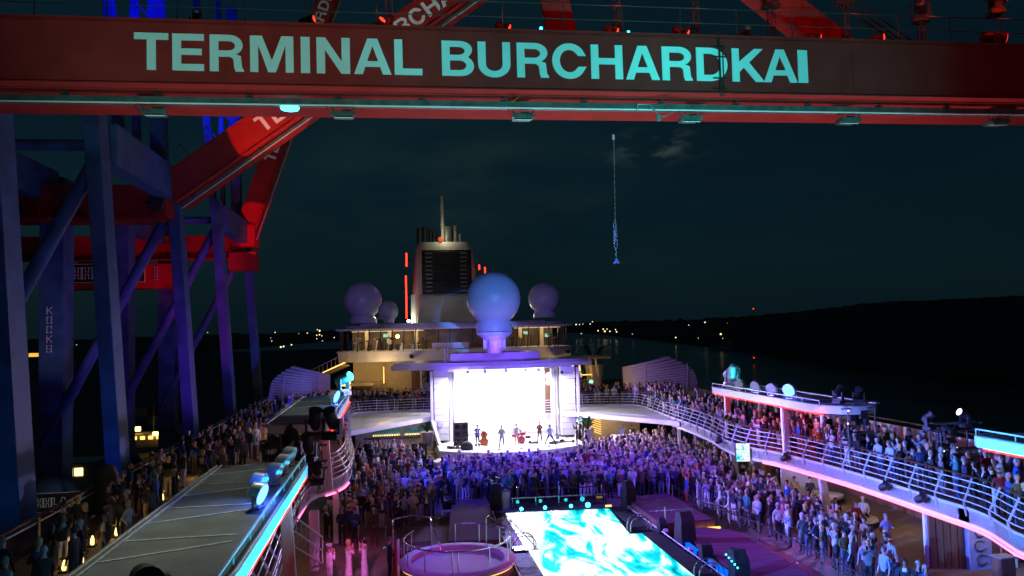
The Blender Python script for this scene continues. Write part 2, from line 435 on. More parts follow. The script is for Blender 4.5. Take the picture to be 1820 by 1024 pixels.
for i, (px, py, r) in enumerate(TL):
    far_lamp(px, py, 900, r, 'e_town' if r > .7 else 'e_townwhite', '%s %s town lamp %s on the far left shore' % (ORD[i], 'bright' if r > 1 else 'faint', 'beside the leg' if px < 490 else 'in the cluster by the lounge' if px > 555 else 'between leg and lounge'), 'town_lamp', 'town lights on the far left shore')

# ferry moored under the far bank
fx, fy, _ = bearing(1285, 612, 1130)
fr = root('river_ferry', (fx, fy, 0), 'dim white ferry lying on the river under the far bank', 'ferry', rz=R(-24))
M['ferry'] = mat('ferry paint', (0.5, 0.5, 0.5), 0.5)
b = MB(); b.prism([(-19, -5), (15, -5), (21, 0), (15, 5), (-19, 5)], -1, 4); b.build('hull', M['ferry'], fr)
b = MB(); b.box((-2, 0, 6), (30, 8, 4)); b.build('cabin', M['ferry'], fr, bevel=.3)
b = MB(); b.box((8, 0, 9.5), (8, 6, 3)); b.build('wheelhouse', M['ferry'], fr, bevel=.3)
b = MB(); b.cyl((0, 0, 8), (0, 0, 17), .2); b.build('mast', M['ferry'], fr)
for k in range(9):
    b = MB(); b.box((-14 + 3 * k, -4.05, 6.3), (1.8, .1, 1.2)); b.build('window', M['blackgloss'], fr)
b = MB(); b.ico((0, 0, 17), .5); b.build('mast_lamp', M['e_town'], fr)

# ================================================================== LETTERS
def arcp(cx, cy, rx, ry, a0, a1, n=10):
    return [(cx + rx * math.cos(R(a0 + (a1 - a0) * i / n)), cy + ry * math.sin(R(a0 + (a1 - a0) * i / n))) for i in range(n + 1)]
def glyph(ch, w, s=0.225, t=0.18):
    """outlines of a bold sans capital, cap height 1, width w: list of closed loops (the first filled, the rest holes)"""
    h = s / 2
    if ch == 'T': return [[(0, 1), (w, 1), (w, 1 - t), (w / 2 + h, 1 - t), (w / 2 + h, 0), (w / 2 - h, 0), (w / 2 - h, 1 - t), (0, 1 - t)]]
    if ch == 'E': return [[(0, 0), (0, 1), (w, 1), (w, 1 - t), (s, 1 - t), (s, .6), (w * .93, .6), (w * .93, .6 - t * .95), (s, .6 - t * .95), (s, t), (w, t), (w, 0)]]
    if ch == 'L': return [[(0, 0), (0, 1), (s, 1), (s, t), (w, t), (w, 0)]]
    if ch == 'I': return [[(0, 0), (0, 1), (w, 1), (w, 0)]]
    if ch == 'H': return [[(0, 0), (0, 1), (s, 1), (s, .61), (w - s, .61), (w - s, 1), (w, 1), (w, 0), (w - s, 0), (w - s, .61 - t), (s, .61 - t), (s, 0)]]
    if ch == 'N': return [[(0, 0), (0, 1), (s * 1.05, 1), (w - s, .34), (w - s, 1), (w, 1), (w, 0), (w - s * 1.05, 0), (s, .66), (s, 0)]]
    if ch == 'M': return [[(0, 0), (0, 1), (s * 1.4, 1), (w / 2, .33), (w - s * 1.4, 1), (w, 1), (w, 0), (w - s * .93, 0), (w - s * .93, .75), (w / 2 + s * .45, 0), (w / 2 - s * .45, 0), (s * .93, .75), (s * .93, 0)]]
    if ch == 'K': return [[(0, 0), (0, 1), (s, 1), (s, .6), (w - s * 1.35, 1), (w - .02, 1), (w * .53, .58), (w, 0), (w - s * 1.25, 0), (w * .37, .43), (s, .29), (s, 0)]]
    if ch == 'A':
        il = lambda y: s * 1.05 + (w / 2 - s * 1.05) * y / .82
        return [[(0, 0), (w / 2 - s * .6, 1), (w / 2 + s * .6, 1), (w, 0), (w - s * 1.05, 0), (w - il(.21), .21), (il(.21), .21), (s * 1.05, 0)],
                [(il(.365), .365), (w / 2, .80), (w - il(.365), .365)]]
    if ch == 'U':
        r = w / 2
        return [[(0, 1)] + arcp(r, .36, r, .38, 180, 360, 14) + [(w, 1), (w - s, 1)] + arcp(r, .36, r - s, .38 - t, 360, 180, 14) + [(s, 1)]]
    if ch == 'D':
        return [[(0, 0), (0, 1), (w * .45, 1)] + arcp(w * .45, .5, w * .55, .5, 90, -90, 16) + [(w * .45, 0)],
                [(s, t), (w * .43, t)] + arcp(w * .43, .5, w * .57 - s, .5 - t, -90, 90, 14) + [(s, 1 - t)]]
    if ch == 'C':
        r = w / 2
        return [arcp(r, .5, r, .52, 42, 318, 22) + [(w - .01, .34), (w - s - .02, .34)] + arcp(r, .5, r - s, .52 - t * 1.05, 318, 42, 18) + [(w - s - .02, .66), (w - .02, .66)]]
    if ch == 'R':
        return [[(0, 0), (0, 1), (w * .58, 1)] + arcp(w * .58, .72, w * .4, .28, 90, -62, 9) + [(w * .92, .42), (w * .95, .12), (w * 1.01, .03), (w * 1.01, 0), (w * .76, 0), (w * .72, .1), (w * .70, .30)] + arcp(w * .55, .30, w * .15, .10, 0, 90, 4) + [(s, .40), (s, 0)],
                [(s, .57), (w * .55, .57)] + arcp(w * .56, .70, w * .19, .13, -90, 90, 8) + [(s, .83)]]
    if ch == 'B':
        return [[(0, 0), (0, 1), (w * .57, 1)] + arcp(w * .57, .755, w * .38, .245, 90, -40, 8) + [(w * .82, .545)] + arcp(w * .6, .29, w * .4, .29, 50, -90, 9) + [(w * .5, 0)],
                [(s, .60), (w * .52, .60)] + arcp(w * .54, .72, w * .18, .115, -90, 90, 6) + [(s, .835)],
                [(s, .165), (w * .52, .165)] + arcp(w * .56, .305, w * .2, .14, -90, 90, 6) + [(s, .445)]]
glyph_cache = {}
def letter_mesh(ch, w, h, depth=0.02):
    key = (ch, round(w, 2), h)
    if key in glyph_cache: return glyph_cache[key]
    cu = bpy.data.curves.new('letter', 'CURVE'); cu.dimensions = '2D'; cu.fill_mode = 'BOTH'; cu.extrude = depth
    for loop in glyph(ch, w / h):
        sp = cu.splines.new('POLY'); sp.points.add(len(loop) - 1); sp.use_cyclic_u = True
        for p, (x, y) in zip(sp.points, loop): p.co = (x * h, y * h, 0, 1)
    o = bpy.data.objects.new('tmp', cu); col.objects.link(o)
    dg = bpy.context.evaluated_depsgraph_get(); dg.update()
    me = bpy.data.meshes.new_from_object(o.evaluated_get(dg))
    bpy.data.objects.remove(o); me.name = 'letter'; me.materials.clear(); me.materials.append(M['letter'])
    glyph_cache[key] = me
    return me
# words painted as strokes (for the small vertical name and the outline lettering)
STROKES = {'K': [[(0, 0), (0, 1)], [(.05, .45), (.7, 1)], [(.2, .58), (.72, 0)]], 'O': [[(0, 0), (0, 1), (.66, 1), (.66, 0), (0, 0)]], 'C': [[(.66, .75), (.66, 1), (0, 1), (0, 0), (.66, 0), (.66, .25)]],
           'S': [[(.66, .8), (.66, 1), (0, 1), (0, .52), (.66, .48), (.66, 0), (0, 0), (0, .2)]]}
HH = {'H': [(0, 0), (0, 1), (.26, 1), (.26, .62), (.54, .62), (.54, 1), (.8, 1), (.8, 0), (.54, 0), (.54, .38), (.26, .38), (.26, 0), (0, 0)],
      'L': [(0, 0), (0, 1), (.26, 1), (.26, .24), (.72, .24), (.72, 0), (0, 0)],
      'A': [(0, 0), (.3, 1), (.58, 1), (.88, 0), (.62, 0), (.56, .22), (.32, .22), (.26, 0), (0, 0)]}
def stroke_letter(name, loops, o, ux, uz, s, w, material, parent):
    """strokes drawn in the plane spanned by ux (right) and uz (up), proud of the board"""
    b = MB(); ux, uz, o = Vector(ux), Vector(uz), Vector(o)
    nrm = ux.cross(uz)
    for lp in loops:
        for (x0, y0), (x1, y1) in zip(lp, lp[1:]):
            p, q = o + ux * (x0 * s) + uz * (y0 * s), o + ux * (x1 * s) + uz * (y1 * s)
            d = (q - p).normalized() * (w * .5)
            b.bar(p - d, q + d, w, 0.03, up=ux.cross(nrm) if abs((q - p).normalized().dot(nrm)) > .9 else nrm.cross((q - p).normalized()))
    return b.build(name, material, parent)
def outline_sign(parent, o, ux, w, h, text=True, lw=0.07, cap=.60):
    """framed dark board with the four outline capitals"""
    ux = Vector(ux).normalized(); uz = Vector((0, 0, 1)); n = ux.cross(uz); o = Vector(o)
    b = MB(); c = o + ux * (w / 2) + uz * (h / 2) - n * .06
    b.bar(c - ux * (w / 2), c + ux * (w / 2), h, .08, up=n); sg = b.build('sign_board', M['sign_dark'], parent)
    stroke_letter('sign_frame', [[(0, 0), (w, 0), (w, h), (0, h), (0, 0)]], o, ux, uz, 1, lw * 1.3, M['letter'], sg)
    if text:
        s = h * cap; x = h * .18
        for ch, adv in (('H', .90), ('H', .90), ('L', .80), ('A', .9)):
            stroke_letter('sign_letter', [HH[ch]], o + ux * x + uz * (h * (1 - cap) / 2), ux, uz, s, lw * .8, M['letter'], sg)
            x += adv * s
    return sg

# ================================================================== GANTRY CRANES
LX = [(-16.69, -15.62), (-15.5, -14.5), (-14.32, -13.24), (-13.03, -11.62), (-11.38, -11.08), (-10.86, -9.75), (-9.62, -8.36), (-8.25, -7.3), (-6.62, -5.5), (-5.36, -4.21), (-3.98, -2.85), (-2.71, -1.45), (-1.29, -0.12), (-0.01, 1.26), (1.36, 2.5), (2.67, 3.87), (4.05, 5.31), (5.28, 6.61), (6.65, 7.04)]
TXT = 'TERMINALBURCHARDKAI'
def leg_x(z): return -22.15 - (z - 31) * 0.064
def make_boom(parent, loc, ang, x0, x1, lamps=True, thick=3.9, full=True):
    """boom girder, local x outwards, y away from the viewer, z up; (0,0,0) is the line of the letters' centres at the hinge"""
    b = MB()
    b.prism([(x0, 0), (x1, 0), (x1, thick), (x0, thick)], -1.06, 1.0)
    bo = b.build('boom', M['crane_red'], parent, bevel=.03)
    bo.location = loc; bo.rotation_euler = (0, -ang, 0)
    # top and bottom flange lips, proud of the web
    b = MB(); b.box(((x0 + x1) / 2, -.07, 1.03), (x1 - x0, .25, .05)); b.box(((x0 + x1) / 2, -.05, -1.09), (x1 - x0, .2, .045)); b.box(((x0 + x1) / 2, .55, -1.085), (x1 - x0, .05, .05))
    b.build('flange_lip', M['crane_red'], bo)
    # welded plate joints on the web
    for xx in [x0 + 4.2 + 6.1 * k for k in range(int((x1 - x0) / 6.1))]:
        b = MB(); b.box((xx, -.012, -.03), (.035, .02, 2.0)); b.build('web_joint', M['crane_red'], bo)
    for ch, (a, c) in zip(TXT, LX):
        o = inst('letter', letter_mesh(ch, c - a, 1.24), bo, (a + 24, -.03, -.62), (R(90), 0, 0))
    # cable channel hung under the girder on clips
    b = MB(); b.box(((x0 + x1) / 2, .95, -1.36), (x1 - x0, .34, .22)); b.build('cable_channel', M['channel'], bo)
    b = MB(); b.box(((x0 + x1) / 2, .75, -1.49), (x1 - x0, .05, .04)); b.build('channel_edge', M['letter'], bo)
    for k in range(int((x1 - x0) / 2.95)):
        xx = x0 + 1.2 + k * 2.95
        b = MB(); b.box((xx, .74, -1.13), (.06, .06, .26)); b.box((xx, .76, -1.22), (.26, .08, .05)); b.build('channel_clip', M['black'], bo)
    if lamps:
        for xx in (-16.38, -10.07, -3.64, 2.81, 9.31, 15.85, 22.3, -22.8):
            b = MB(); x = xx + 24
            b.bar((x - .42, .9, -1.5), (x - .2, 1.05, -1.75), .05, .05); b.bar((x + .42, .9, -1.5), (x + .2, 1.05, -1.72), .05, .05)
            pts = [(x - .42, .85), (x + .42, .85), (x + .34, 1.5), (x - .34, 1.5)]
            b.prism([(p[0], p[1]) for p in pts], -1.80, -1.64)
            fl = b.build('floodlight', M['channel'], bo, bevel=.03)
            b = MB(); b.box((x + .02, 1.12, -1.82), (.62, .36, .03), (.25, 0, 0)); b.build('lens', M['letter'], fl)
            b = MB(); b.box((x + .1, 1.1, -1.6), (.3, .2, .1)); b.build('ballast_box', M['black'], bo)
            b = MB(); b.tube([(x - .42, .9, -1.75), (x - .58, .85, -1.6), (x - .5, .9, -1.45)], .018, 5); b.build('floodlight_bracket', M['black'], bo)
    # walkway rail on top
    b = MB(); zt = 1.05
    for yy in (.15,):
        b.cyl((x0, yy, zt + 1.1), (x1, yy, zt + 1.1), .022, n=5); b.cyl((x0, yy, zt + .55), (x1, yy, zt + .55), .018, n=5)
    b.build('walkway_rail', M['black'], bo)
    for k in range(int((x1 - x0) / 2.2)):
        xx = x0 + .6 + k * 2.2
        b = MB(); b.cyl((xx, .15, zt - .02), (xx, .15, zt + 1.1), .025, n=5); b.build('rail_post', M['black'], bo)
    return bo
def make_crane(Yb, piv, ang, legs, label, boom_x=(0, 55), land=True, lamps=False, seed=0, sill=True, bscale=1.0):
    rt = root('gantry_crane', (-22, Yb, 8), label, 'crane', 'quayside gantry cranes')
    off = Vector((-22, Yb, 8))
    L = lambda x, y, z: Vector((x, y, z)) - off
    bo = make_boom(rt, L(piv[0], Yb, piv[1]), ang, boom_x[0], boom_x[1], lamps)
    bo.scale = (bscale, bscale, bscale)
    for Y in legs:
        b = MB()
        n = 6
        b.bar(L(leg_x(8), Y, 8), L(leg_x(49.5), Y, 49.5), 0.72, 1.4, up=(0, 1, 0)); b.build('waterside_leg', M['crane_blue'], rt, bevel=.03)
        # flange collars on the leg
        for z in (47.0, 30.2, 19):
            b = MB(); b.bar(L(leg_x(z), Y, z), L(leg_x(z + .12), Y, z + .12), .80, 1.48, up=(0, 1, 0)); b.build('leg_collar', M['crane_blue'], rt)
        b = MB(); b.bar(L(-31.1, Y + .9, 8), L(-31.1, Y + .9, 49), 1.5, 1.8, up=(0, 1, 0)); b.build('landside_leg', M['crane_blue'], rt, bevel=.03)
        b = MB(); b.cyl(L(leg_x(47) - .3, Y + .3, 47), L(-31.6, Y + .3, 31), .36, n=14); b.build('diagonal_brace', M['crane_blue'], rt, smooth=True)
        b = MB(); b.cyl(L(leg_x(48) - .3, Y + .3, 47.9), L(-31.2, Y + .3, 47.9), .3, n=12); b.build('cross_tube', M['crane_blue'], rt, smooth=True)
        b = MB(); b.cyl(L(-31.3, Y + .6, 30.4), L(leg_x(12) - .3, Y + .6, 12), .34, n=12); b.build('diagonal_brace', M['crane_blue'], rt, smooth=True)
    y0, y1 = legs[0], legs[-1]
    if len(legs) > 1:
        for z0, z1, nm in ((47.1, 49.3, 'portal_beam'), (24.5, 25.7, 'sill_beam')):
            b = MB(); xc = leg_x(z0)
            b.bar(L(xc, y0 + 1.25, (z0 + z1) / 2), L(xc, y1 - 1.25, (z0 + z1) / 2), 1.0, z1 - z0, up=(0, 0, 1)); b.build(nm, M['crane_blue'], rt, bevel=.03)
            b = MB(); b.bar(L(-31.1, y0 + 1.9, (z0 + z1) / 2), L(-31.1, y1 - .1, (z0 + z1) / 2), 1.0, z1 - z0); b.build(nm, M['crane_blue'], rt)
    if land:
        b = MB(); b.box(L(piv[0] - 20.5, Yb + 2, 46.9), (40, 3.9, 2.1)); b.build('landside_girder', M['crane_red'], rt, bevel=.03)
        b = MB(); b.box(L(piv[0] - 20.5, Yb - .5, 45.5), (40, .9, .06)); b.cyl(L(piv[0] - 40, Yb - .9, 46.5), L(piv[0] - 1, Yb - .9, 46.5), .03, n=5); b.build('side_walkway', M['crane_red'], rt)
        for k in range(18):
            b = MB(); b.cyl(L(piv[0] - 1.5 - k * 2.1, Yb - .9, 45.5), L(piv[0] - 1.5 - k * 2.1, Yb - .9, 46.5), .028, n=5); b.build('walkway_post', M['crane_red'], rt)
    # upper mast
    for (dx0, dx1, w, yy) in ((-.6, -1.0, 1.0, y1), (-2.1, -3.8, .55, y1 - 3), (-1.6, -2.0, .35, y1 - 1.5)):
        b = MB(); b.bar(L(-23.6 + dx0, yy, 49.3), L(-23.6 + dx1, yy, 72), w, .8, up=(0, 1, 0)); b.build('mast_leg', M['crane_blue'], rt)
    b = MB()
    for k in range(7):
        z = 50 + 3.2 * k
        b.cyl(L(-24.4 + 0.0, y1 - .4, z), L(-25.9, y1 - 3, z + 1.6), .05, n=5)
    b.build('mast_bracing', M['crane_blue'], rt)
    return rt
craneA = make_crane(26.5, (-24, 47.35), R(.31), [16.5, 31.3], 'nearest gantry crane, long red boom lettered in white spanning the ship overhead', (-14, 58), land=False, lamps=True)
craneB = make_crane(53, (-22.55, 47.95), R(36.5), [41.7, 55.8], 'middle gantry crane with its lettered red boom raised to a shallow slope', (-.7, 64), bscale=.91)
craneC = make_crane(80, (-22.67, 49.55), R(71), [68.7, 82.2], 'farthest gantry crane with its lettered red boom raised nearly upright', (-3.0, 66), bscale=.86)
# details of the near crane: forestay anchors, maintenance cage drawn over the D, downlight
off = Vector((-22, 26.5, 8))
def LA(x, y, z): return Vector((x, y, z)) - off
b = MB()
for k, (x0, z0, x1, z1) in enumerate([(-2.0, 49.2, -3.6, 55)]):
    b.bm.faces.new([b.bm.verts.new(LA(x, 30, z)) for x, z in ((-3.1, 56), (-1.9, 48.5), (-1.1, 48.5), (-.9, 50), (-2.2, 56))])
    g = bmesh.ops.extrude_face_region(b.bm, geom=list(b.bm.faces)); bmesh.ops.translate(b.bm, vec=(0, .25, 0), verts=[v for v in g['geom'] if isinstance(v, bmesh.types.BMVert)])
b.build('stay_plate', M['crane_red'], craneA)
b = MB(); b.bar(LA(7.2, 31, 52.8), LA(12.2, 31, 49.1), 1.3, 1.0, up=(0, 1, 0)); b.build('forestay_beam', M['crane_red'], craneA, bevel=.04)
for dz in (0, .35, .8):
    b = MB(); b.cyl(LA(8.6, 30.2, 53 + dz), LA(15.2, 30.2, 49.0 + dz * .6), .05, n=6); b.build('stay_rope', M['black'], craneA)
b = MB()
for z in (46.55, 46.95, 47.75, 48.1): b.box(LA(3.52, 26.36, z), (.5, .03, .03))
b.cyl(LA(3.55, 26.4, 46.3), LA(3.55, 26.4, 48.7), .035, n=6); b.cyl(LA(3.68, 26.4, 46.3), LA(3.68, 26.4, 48.2), .02, n=6); b.build('cable_drop', M['black'], craneA)
b = MB(); b.lathe([(.0, 0), (.3, 0), (.33, .07), (.2, .12)], (0, 0, 0), 18); b.build('round_downlight', M['e_cyan'], craneA, loc=LA(-11.9, 27.6, 45.86))
b = MB(); b.cyl((0, 0, 0), (0, 0, .16), .06, n=8); b.build('downlight_stem', M['black'], craneA, loc=LA(-11.9, 27.6, 45.98))
b = MB(); b.tube([LA(.6, 27.2, 45.9), LA(.6, 27.1, 46.15), LA(1.05, 27.1, 46.15), LA(1.35, 27.0, 45.75)], .03); b.tube([LA(2.05, 27.4, 45.95), LA(1.7, 27.2, 45.75), LA(1.3, 27.1, 45.7)], .02); b.box(LA(1.35, 27, 45.62), (.14, .14, .22)); b.build('hook_bracket', M['crane_grey'], craneA)
b = MB(); b.bar(LA(-4.1, 26.9, 46.1), LA(-3.85, 27.2, 46.35), .1, .03); b.build('orange_clamp', mat('orange paint', (.6, .2, .03)), craneA)
for x in (-9.3, -6.4, -4.2, 2.6, 9.0): # small lamps on the top flange
    pass
for x, z in ((-3.1, 48.58), (.1, 48.55)):
    b = MB(); b.ico((0, 0, 0), .06); b.build('marker_lamp', M['e_cyan'], craneA, loc=LA(x, 26.35, z))

# KOCKS painted down the landside leg of the middle crane
offB = Vector((-22, 53, 8))
for k, ch in enumerate('KOCKS'):
    stroke_letter('painted_letter', STROKES[ch], Vector((-31.32, 55.76, 39.75 - k * .64)) - offB, (1, 0, 0), (0, 0, 1), .42, .085, M['letter'], craneB)
outline_sign(craneB, Vector((-31.8, 54.9, 26.85)) - offB, (1, 0.0, 0), 2.95, 1.2, lw=.05, cap=.46)
outline_sign(craneB, Vector((-34.6, 53.0, 44.2)) - offB, (.6, -.8, 0), 1.9, 1.1, lw=.06)
offC = Vector((-22, 80, 8))
outline_sign(craneC, Vector((-39.1, 79.2, 43.4)) - offC, (1, 0, 0), 6.9, 1.75, lw=.13)
b = MB(); b.box(Vector((-35.2, 81, 44.0)) - offC, (9.5, 3.2, 2.4)); b.box(Vector((-30.6, 80.4, 44.1)) - offC, (1.6, 2.2, 2.1)); b.box(Vector((-36, 81, 45.5)) - offC, (5, 2.6, .7)); b.build('machinery_house', M['crane_red'], craneC, bevel=.06)
outline_sign(craneC, Vector((-31.3, 79.2, 43.6)) - offC, (1, .5, 0), 1.2, 1.15, lw=.07)
b = MB(); b.box(Vector((-23.1, 81, 47.9)) - offC, (2.2, 3, 2.2)); b.prism([(-24.4 + 22, -1), (-21.8 + 22, -1), (-21.8 + 22, 1), (-24.4 + 22, 1)], 36.4, 38.2); b.build('hinge_block', M['crane_red'], craneC, bevel=.05)
b = MB(); b.cyl(Vector((-23.6, 52.6, 46.7)) - offB, Vector((-23.6, 57, 46.7)) - offB, .5, n=14); b.build('hinge_pin', M['black'], craneB)
b = MB(); b.ico((0, 0, 0), .1); b.build('lamp', M['e_white'], craneB, loc=Vector((-24.1, 52.5, 48.2)) - offB)

# hook hanging on its rope from the near boom
hk = root('rope_hook', (.75, 31, 40.6), 'thin rope with a small grab hook hanging alone in the night sky', 'hook')
# the rope really hangs from the boom's outer trolley
b = MB(); b.cyl((0, 0, .9), (.06, 0, 5.2), .012, n=5); b.build('rope', M['crane_grey'], hk)
b = MB(); b.tube([(-.0, 0, .55), (-.06, 0, .7), (-.06, 0, 1.65), (0, 0, 1.9), (.06, 0, 1.65), (.06, 0, .7), (0, 0, .55)], .012, 5); b.build('sling', M['crane_grey'], hk)
b = MB(); b.tube([(0, 0, .55), (.03, 0, .45), (-.03, 0, .38), (.02, 0, .3), (0, 0, .25)], .02, 5); b.build('shackle', M['crane_grey'], hk)
b = MB(); b.box((0, 0, .1), (.11, .11, .18)); b.box((-.08, 0, .03), (.08, .08, .08), (0, .4, 0)); b.box((.08, 0, .04), (.08, .08, .1), (0, -.4, 0)); b.build('grab', M['crane_blue'], hk)
b = MB(); b.box((.04, 0, 5.3), (.09, .09, .2)); b.build('pulley', M['silver'], hk)

# beam lamps and truss towers standing on the near boom
def moving_head(name, loc, yaw, tilt, s=1.0, body='black', lens='black', label='', cat='stage lamp', group=None, yoke=True):
    rt = root(name, loc, label, cat, group, rz=yaw)
    b = MB(); b.box((0, 0, .08 * s), (.5 * s, .4 * s, .16 * s)); b.build('base', M[body], rt, bevel=.02 * s)
    b = MB()
    for sx in (-1, 1): b.bar((sx * .25 * s, 0, .16 * s), (sx * .27 * s, 0, .62 * s), .06 * s, .18 * s)
    b.box((0, 0, .2 * s), (.5 * s, .2 * s, .07 * s)); b.build('yoke', M[body], rt, bevel=.01 * s)
    b = MB(); b.lathe([(.10 * s, -.34 * s), (.17 * s, -.28 * s), (.19 * s, -.05 * s), (.17 * s, .05 * s), (.19 * s, .25 * s), (.20 * s, .33 * s)], n=14)
    hd = b.build('head', M[body], rt, smooth=True); hd.location = (0, 0, .6 * s); hd.rotation_euler = (tilt, 0, 0)
    b = MB(); b.lathe([(.165 * s, 0), (.17 * s, .015 * s), (.1 * s, .03 * s)], n=14); b.build('lens', M[lens], hd, loc=(0, 0, .33 * s))
    return rt
for i, (x, z0, s, lens, yw, tl) in enumerate([(-11.3, 48.55, .55, 'e_redlens', 1.3, 1.25), (-8.8, 48.55, .5, 'e_redlens', .8, 1.0), (-4.3, 48.6, .55, 'e_redlens', 1.3, 1.9), (-.2, 48.6, .55, 'e_redlens', 1.2, 1.9), (2.55, 48.6, .6, 'e_redlens', 1.2, 2.0), (8.0, 48.6, .55, 'e_redlens', 1.1, 1.8), (10.7, 48.65, .55, 'e_redlens', .9, 1.6), (5.2, 48.6, .6, 'black', .3, .4), (-15.0, 48.5, .55, 'black', .3, .4)]):
    moving_head('beam_lamp', (x, 27.6, z0), yw, tl, s * 1.5, lens=lens,
                label='swivel lamp %s on the red boom, %s' % ('with red glint' if lens != 'black' else 'switched off', ['above the M of the lettering', 'above the first N', 'above the gap between the two words', 'above the C', 'above the R before the D', 'right of the last letter', 'below the forestay', 'above the D', 'above the first T'][i]), group='swivel lamps on the near boom')
def truss_tower(loc, h, w, label, lampred, group='truss towers on the near boom', mt='black'):
    rt = root('truss_tower', loc, label, 'truss', group)
    b = MB()
    for sx in (-1, 1):
        for sy in (-1, 1): b.cyl((sx * w, sy * w, 0), (sx * w, sy * w, h), .022, n=5)
    b.build('chord', M[mt], rt)
    b = MB(); n = max(2, int(h / .45))
    for k in range(n):
        z = h * k / n; z1 = h * (k + 1) / n; s = 1 if k % 2 else -1
        for sy in (-1, 1): b.cyl((-s * w, sy * w, z), (s * w, sy * w, z1), .012, n=4); b.cyl((sy * w, -s * w, z), (sy * w, s * w, z1), .012, n=4)
    b.build('lattice', M[mt], rt)
    b = MB(); b.box((0, 0, h), (w * 3.2, w * 2.6, .05)); b.build('head_plate', M[mt], rt)
    b = MB(); b.box((0, 0, h * .45), (w * 3.4, .05, .05)); b.build('cross_arm', M[mt], rt)
    return rt
where = ['over the H of the lettering', 'over the A beside the D', 'over the D', 'past the last letter', 'below the stay ropes', 'at the far right end of the boom']
for i, (x, h) in enumerate([(-8.4, 2.4), (.3, 2.6), (3.5, 2.4), (6.7, 1.9), (9.9, 2.2), (13.3, 1.6)]):
    truss_tower((x, 28.4, 48.55), h, .11, 'dark lattice tower standing on the red boom, ' + where[i], True)
    pos = [(-8.4,), (.3,), (3.5,), (6.7,), (9.9,), (13.3,)][i]
    moving_head('beam_lamp', (x, 28.4, 48.6 + h), 1.0 + .3 * i, 1.7, 1.25, body='black', lens='e_redlens', label='swivel lamp glowing red on the lattice tower ' + where[i], group='red lamps on the lattice towers')
for i, (x, z) in enumerate([(16.4, 48.75), (16.6, 50.55)]):
    moving_head('beam_lamp', (x, 28.2, z), 1.2, 1.7, 1.4, body='black', lens='e_redlens', label=['lower', 'upper'][i] + ' of the two red glowing swivel lamps at the far right end of the boom', group='red lamps at the boom end')
# ================================================================== SHIP: decks
PD, GD = 28.0, 31.0
b = MB(); b.prism([(-20.8, 2), (20.8, 2), (20.8, 118), (12, 135), (-12, 135), (-20.8, 118)], 2, PD); struct(b.build('pool_deck', M['deck']))
RE = [(6.4, 67.4), (9.3, 67.1), (12.1, 66.4), (12.7, 64.5), (12.1, 57), (11.9, 51), (11.5, 47), (10.9, 44.4), (10.85, 41), (11.6, 39.2), (12.0, 35.5), (12.2, 32), (12.1, 27), (12.1, 24.9), (11.5, 23.3), (11.0, 22), (10.9, 15), (10.9, 6)]
LE = [(-5.4, 68.9), (-8.6, 68.9), (-11.6, 68.9), (-12.2, 67.6), (-11.8, 57), (-11.3, 50), (-10.8, 44.4), (-10.8, 39.8), (-11.4, 37.9), (-12.3, 37.0), (-12.5, 33), (-12.3, 29.5), (-12.0, 24.0), (-11.8, 20), (-11.8, 6)]
REs = [tuple(v) for v in smooth_path(RE, 2)]; LEs = [tuple(v) for v in smooth_path(LE, 2)]
def deck(name, edge, xo):
    b = MB(); s = 1 if xo > 0 else -1
    pts = list(edge) + [(xo, edge[-1][1]), (xo, 100), (edge[0][0], 100)]
    b.prism(pts, 30.55, GD); return struct(b.build(name, M['deck']))
deck('gallery_deck', REs, 20.8); deck('gallery_deck', LEs, -20.8)
def fascia(name, edge, z0, z1, s, mt, t=.1):
    b = MB(); p = [(x - s * .0, y) for x, y in edge]
    b.wall(p if s > 0 else p, z0, z1, t); return b
b = MB(); b.wall([(x, y) for x, y in REs], 30.40, 31.06, -.09 if False else .09); struct(b.build('gallery_fascia', M['ship_white'], smooth=True))
b = MB(); b.wall([(x, y) for x, y in LEs], 30.40, 31.06, -.09); struct(b.build('gallery_fascia', M['ship_white'], smooth=True))
# bevelled lower lip of the fascia where it carries the big screen
# roof shelves beside the stage (in front of the cross rails)
b = MB(); b.prism([(5.3, 63.3), (6.3, 62.5), (11.3, 55.2), (11.9, 54), (12.0, 57), (12.6, 64.5), (12.1, 66.3), (5.3, 67.3)], 30.62, 30.97); struct(b.build('side_roof', M['ship_white'], bevel=.03))
b = MB(); b.prism([(-5.5, 64.0), (-11.6, 56.9), (-11.75, 57.2), (-12.15, 67.5), (-11.6, 68.7), (-5.5, 68.7)], 30.62, 30.97); struct(b.build('side_roof', M['ship_white'], bevel=.03))
b = MB(); b.prism([(-6.4, 65.4), (-10.9, 60.2), (-11.2, 66.6), (-10.4, 67.6), (-6.4, 67.6)], 30.975, 31.0); struct(b.build('roof_inset', M['seam']))
b = MB(); b.prism([(6.6, 64.2), (10.9, 58.2), (11.6, 64.2), (10.9, 65.2), (6.6, 66)], 30.975, 31.0); struct(b.build('roof_inset', M['seam']))
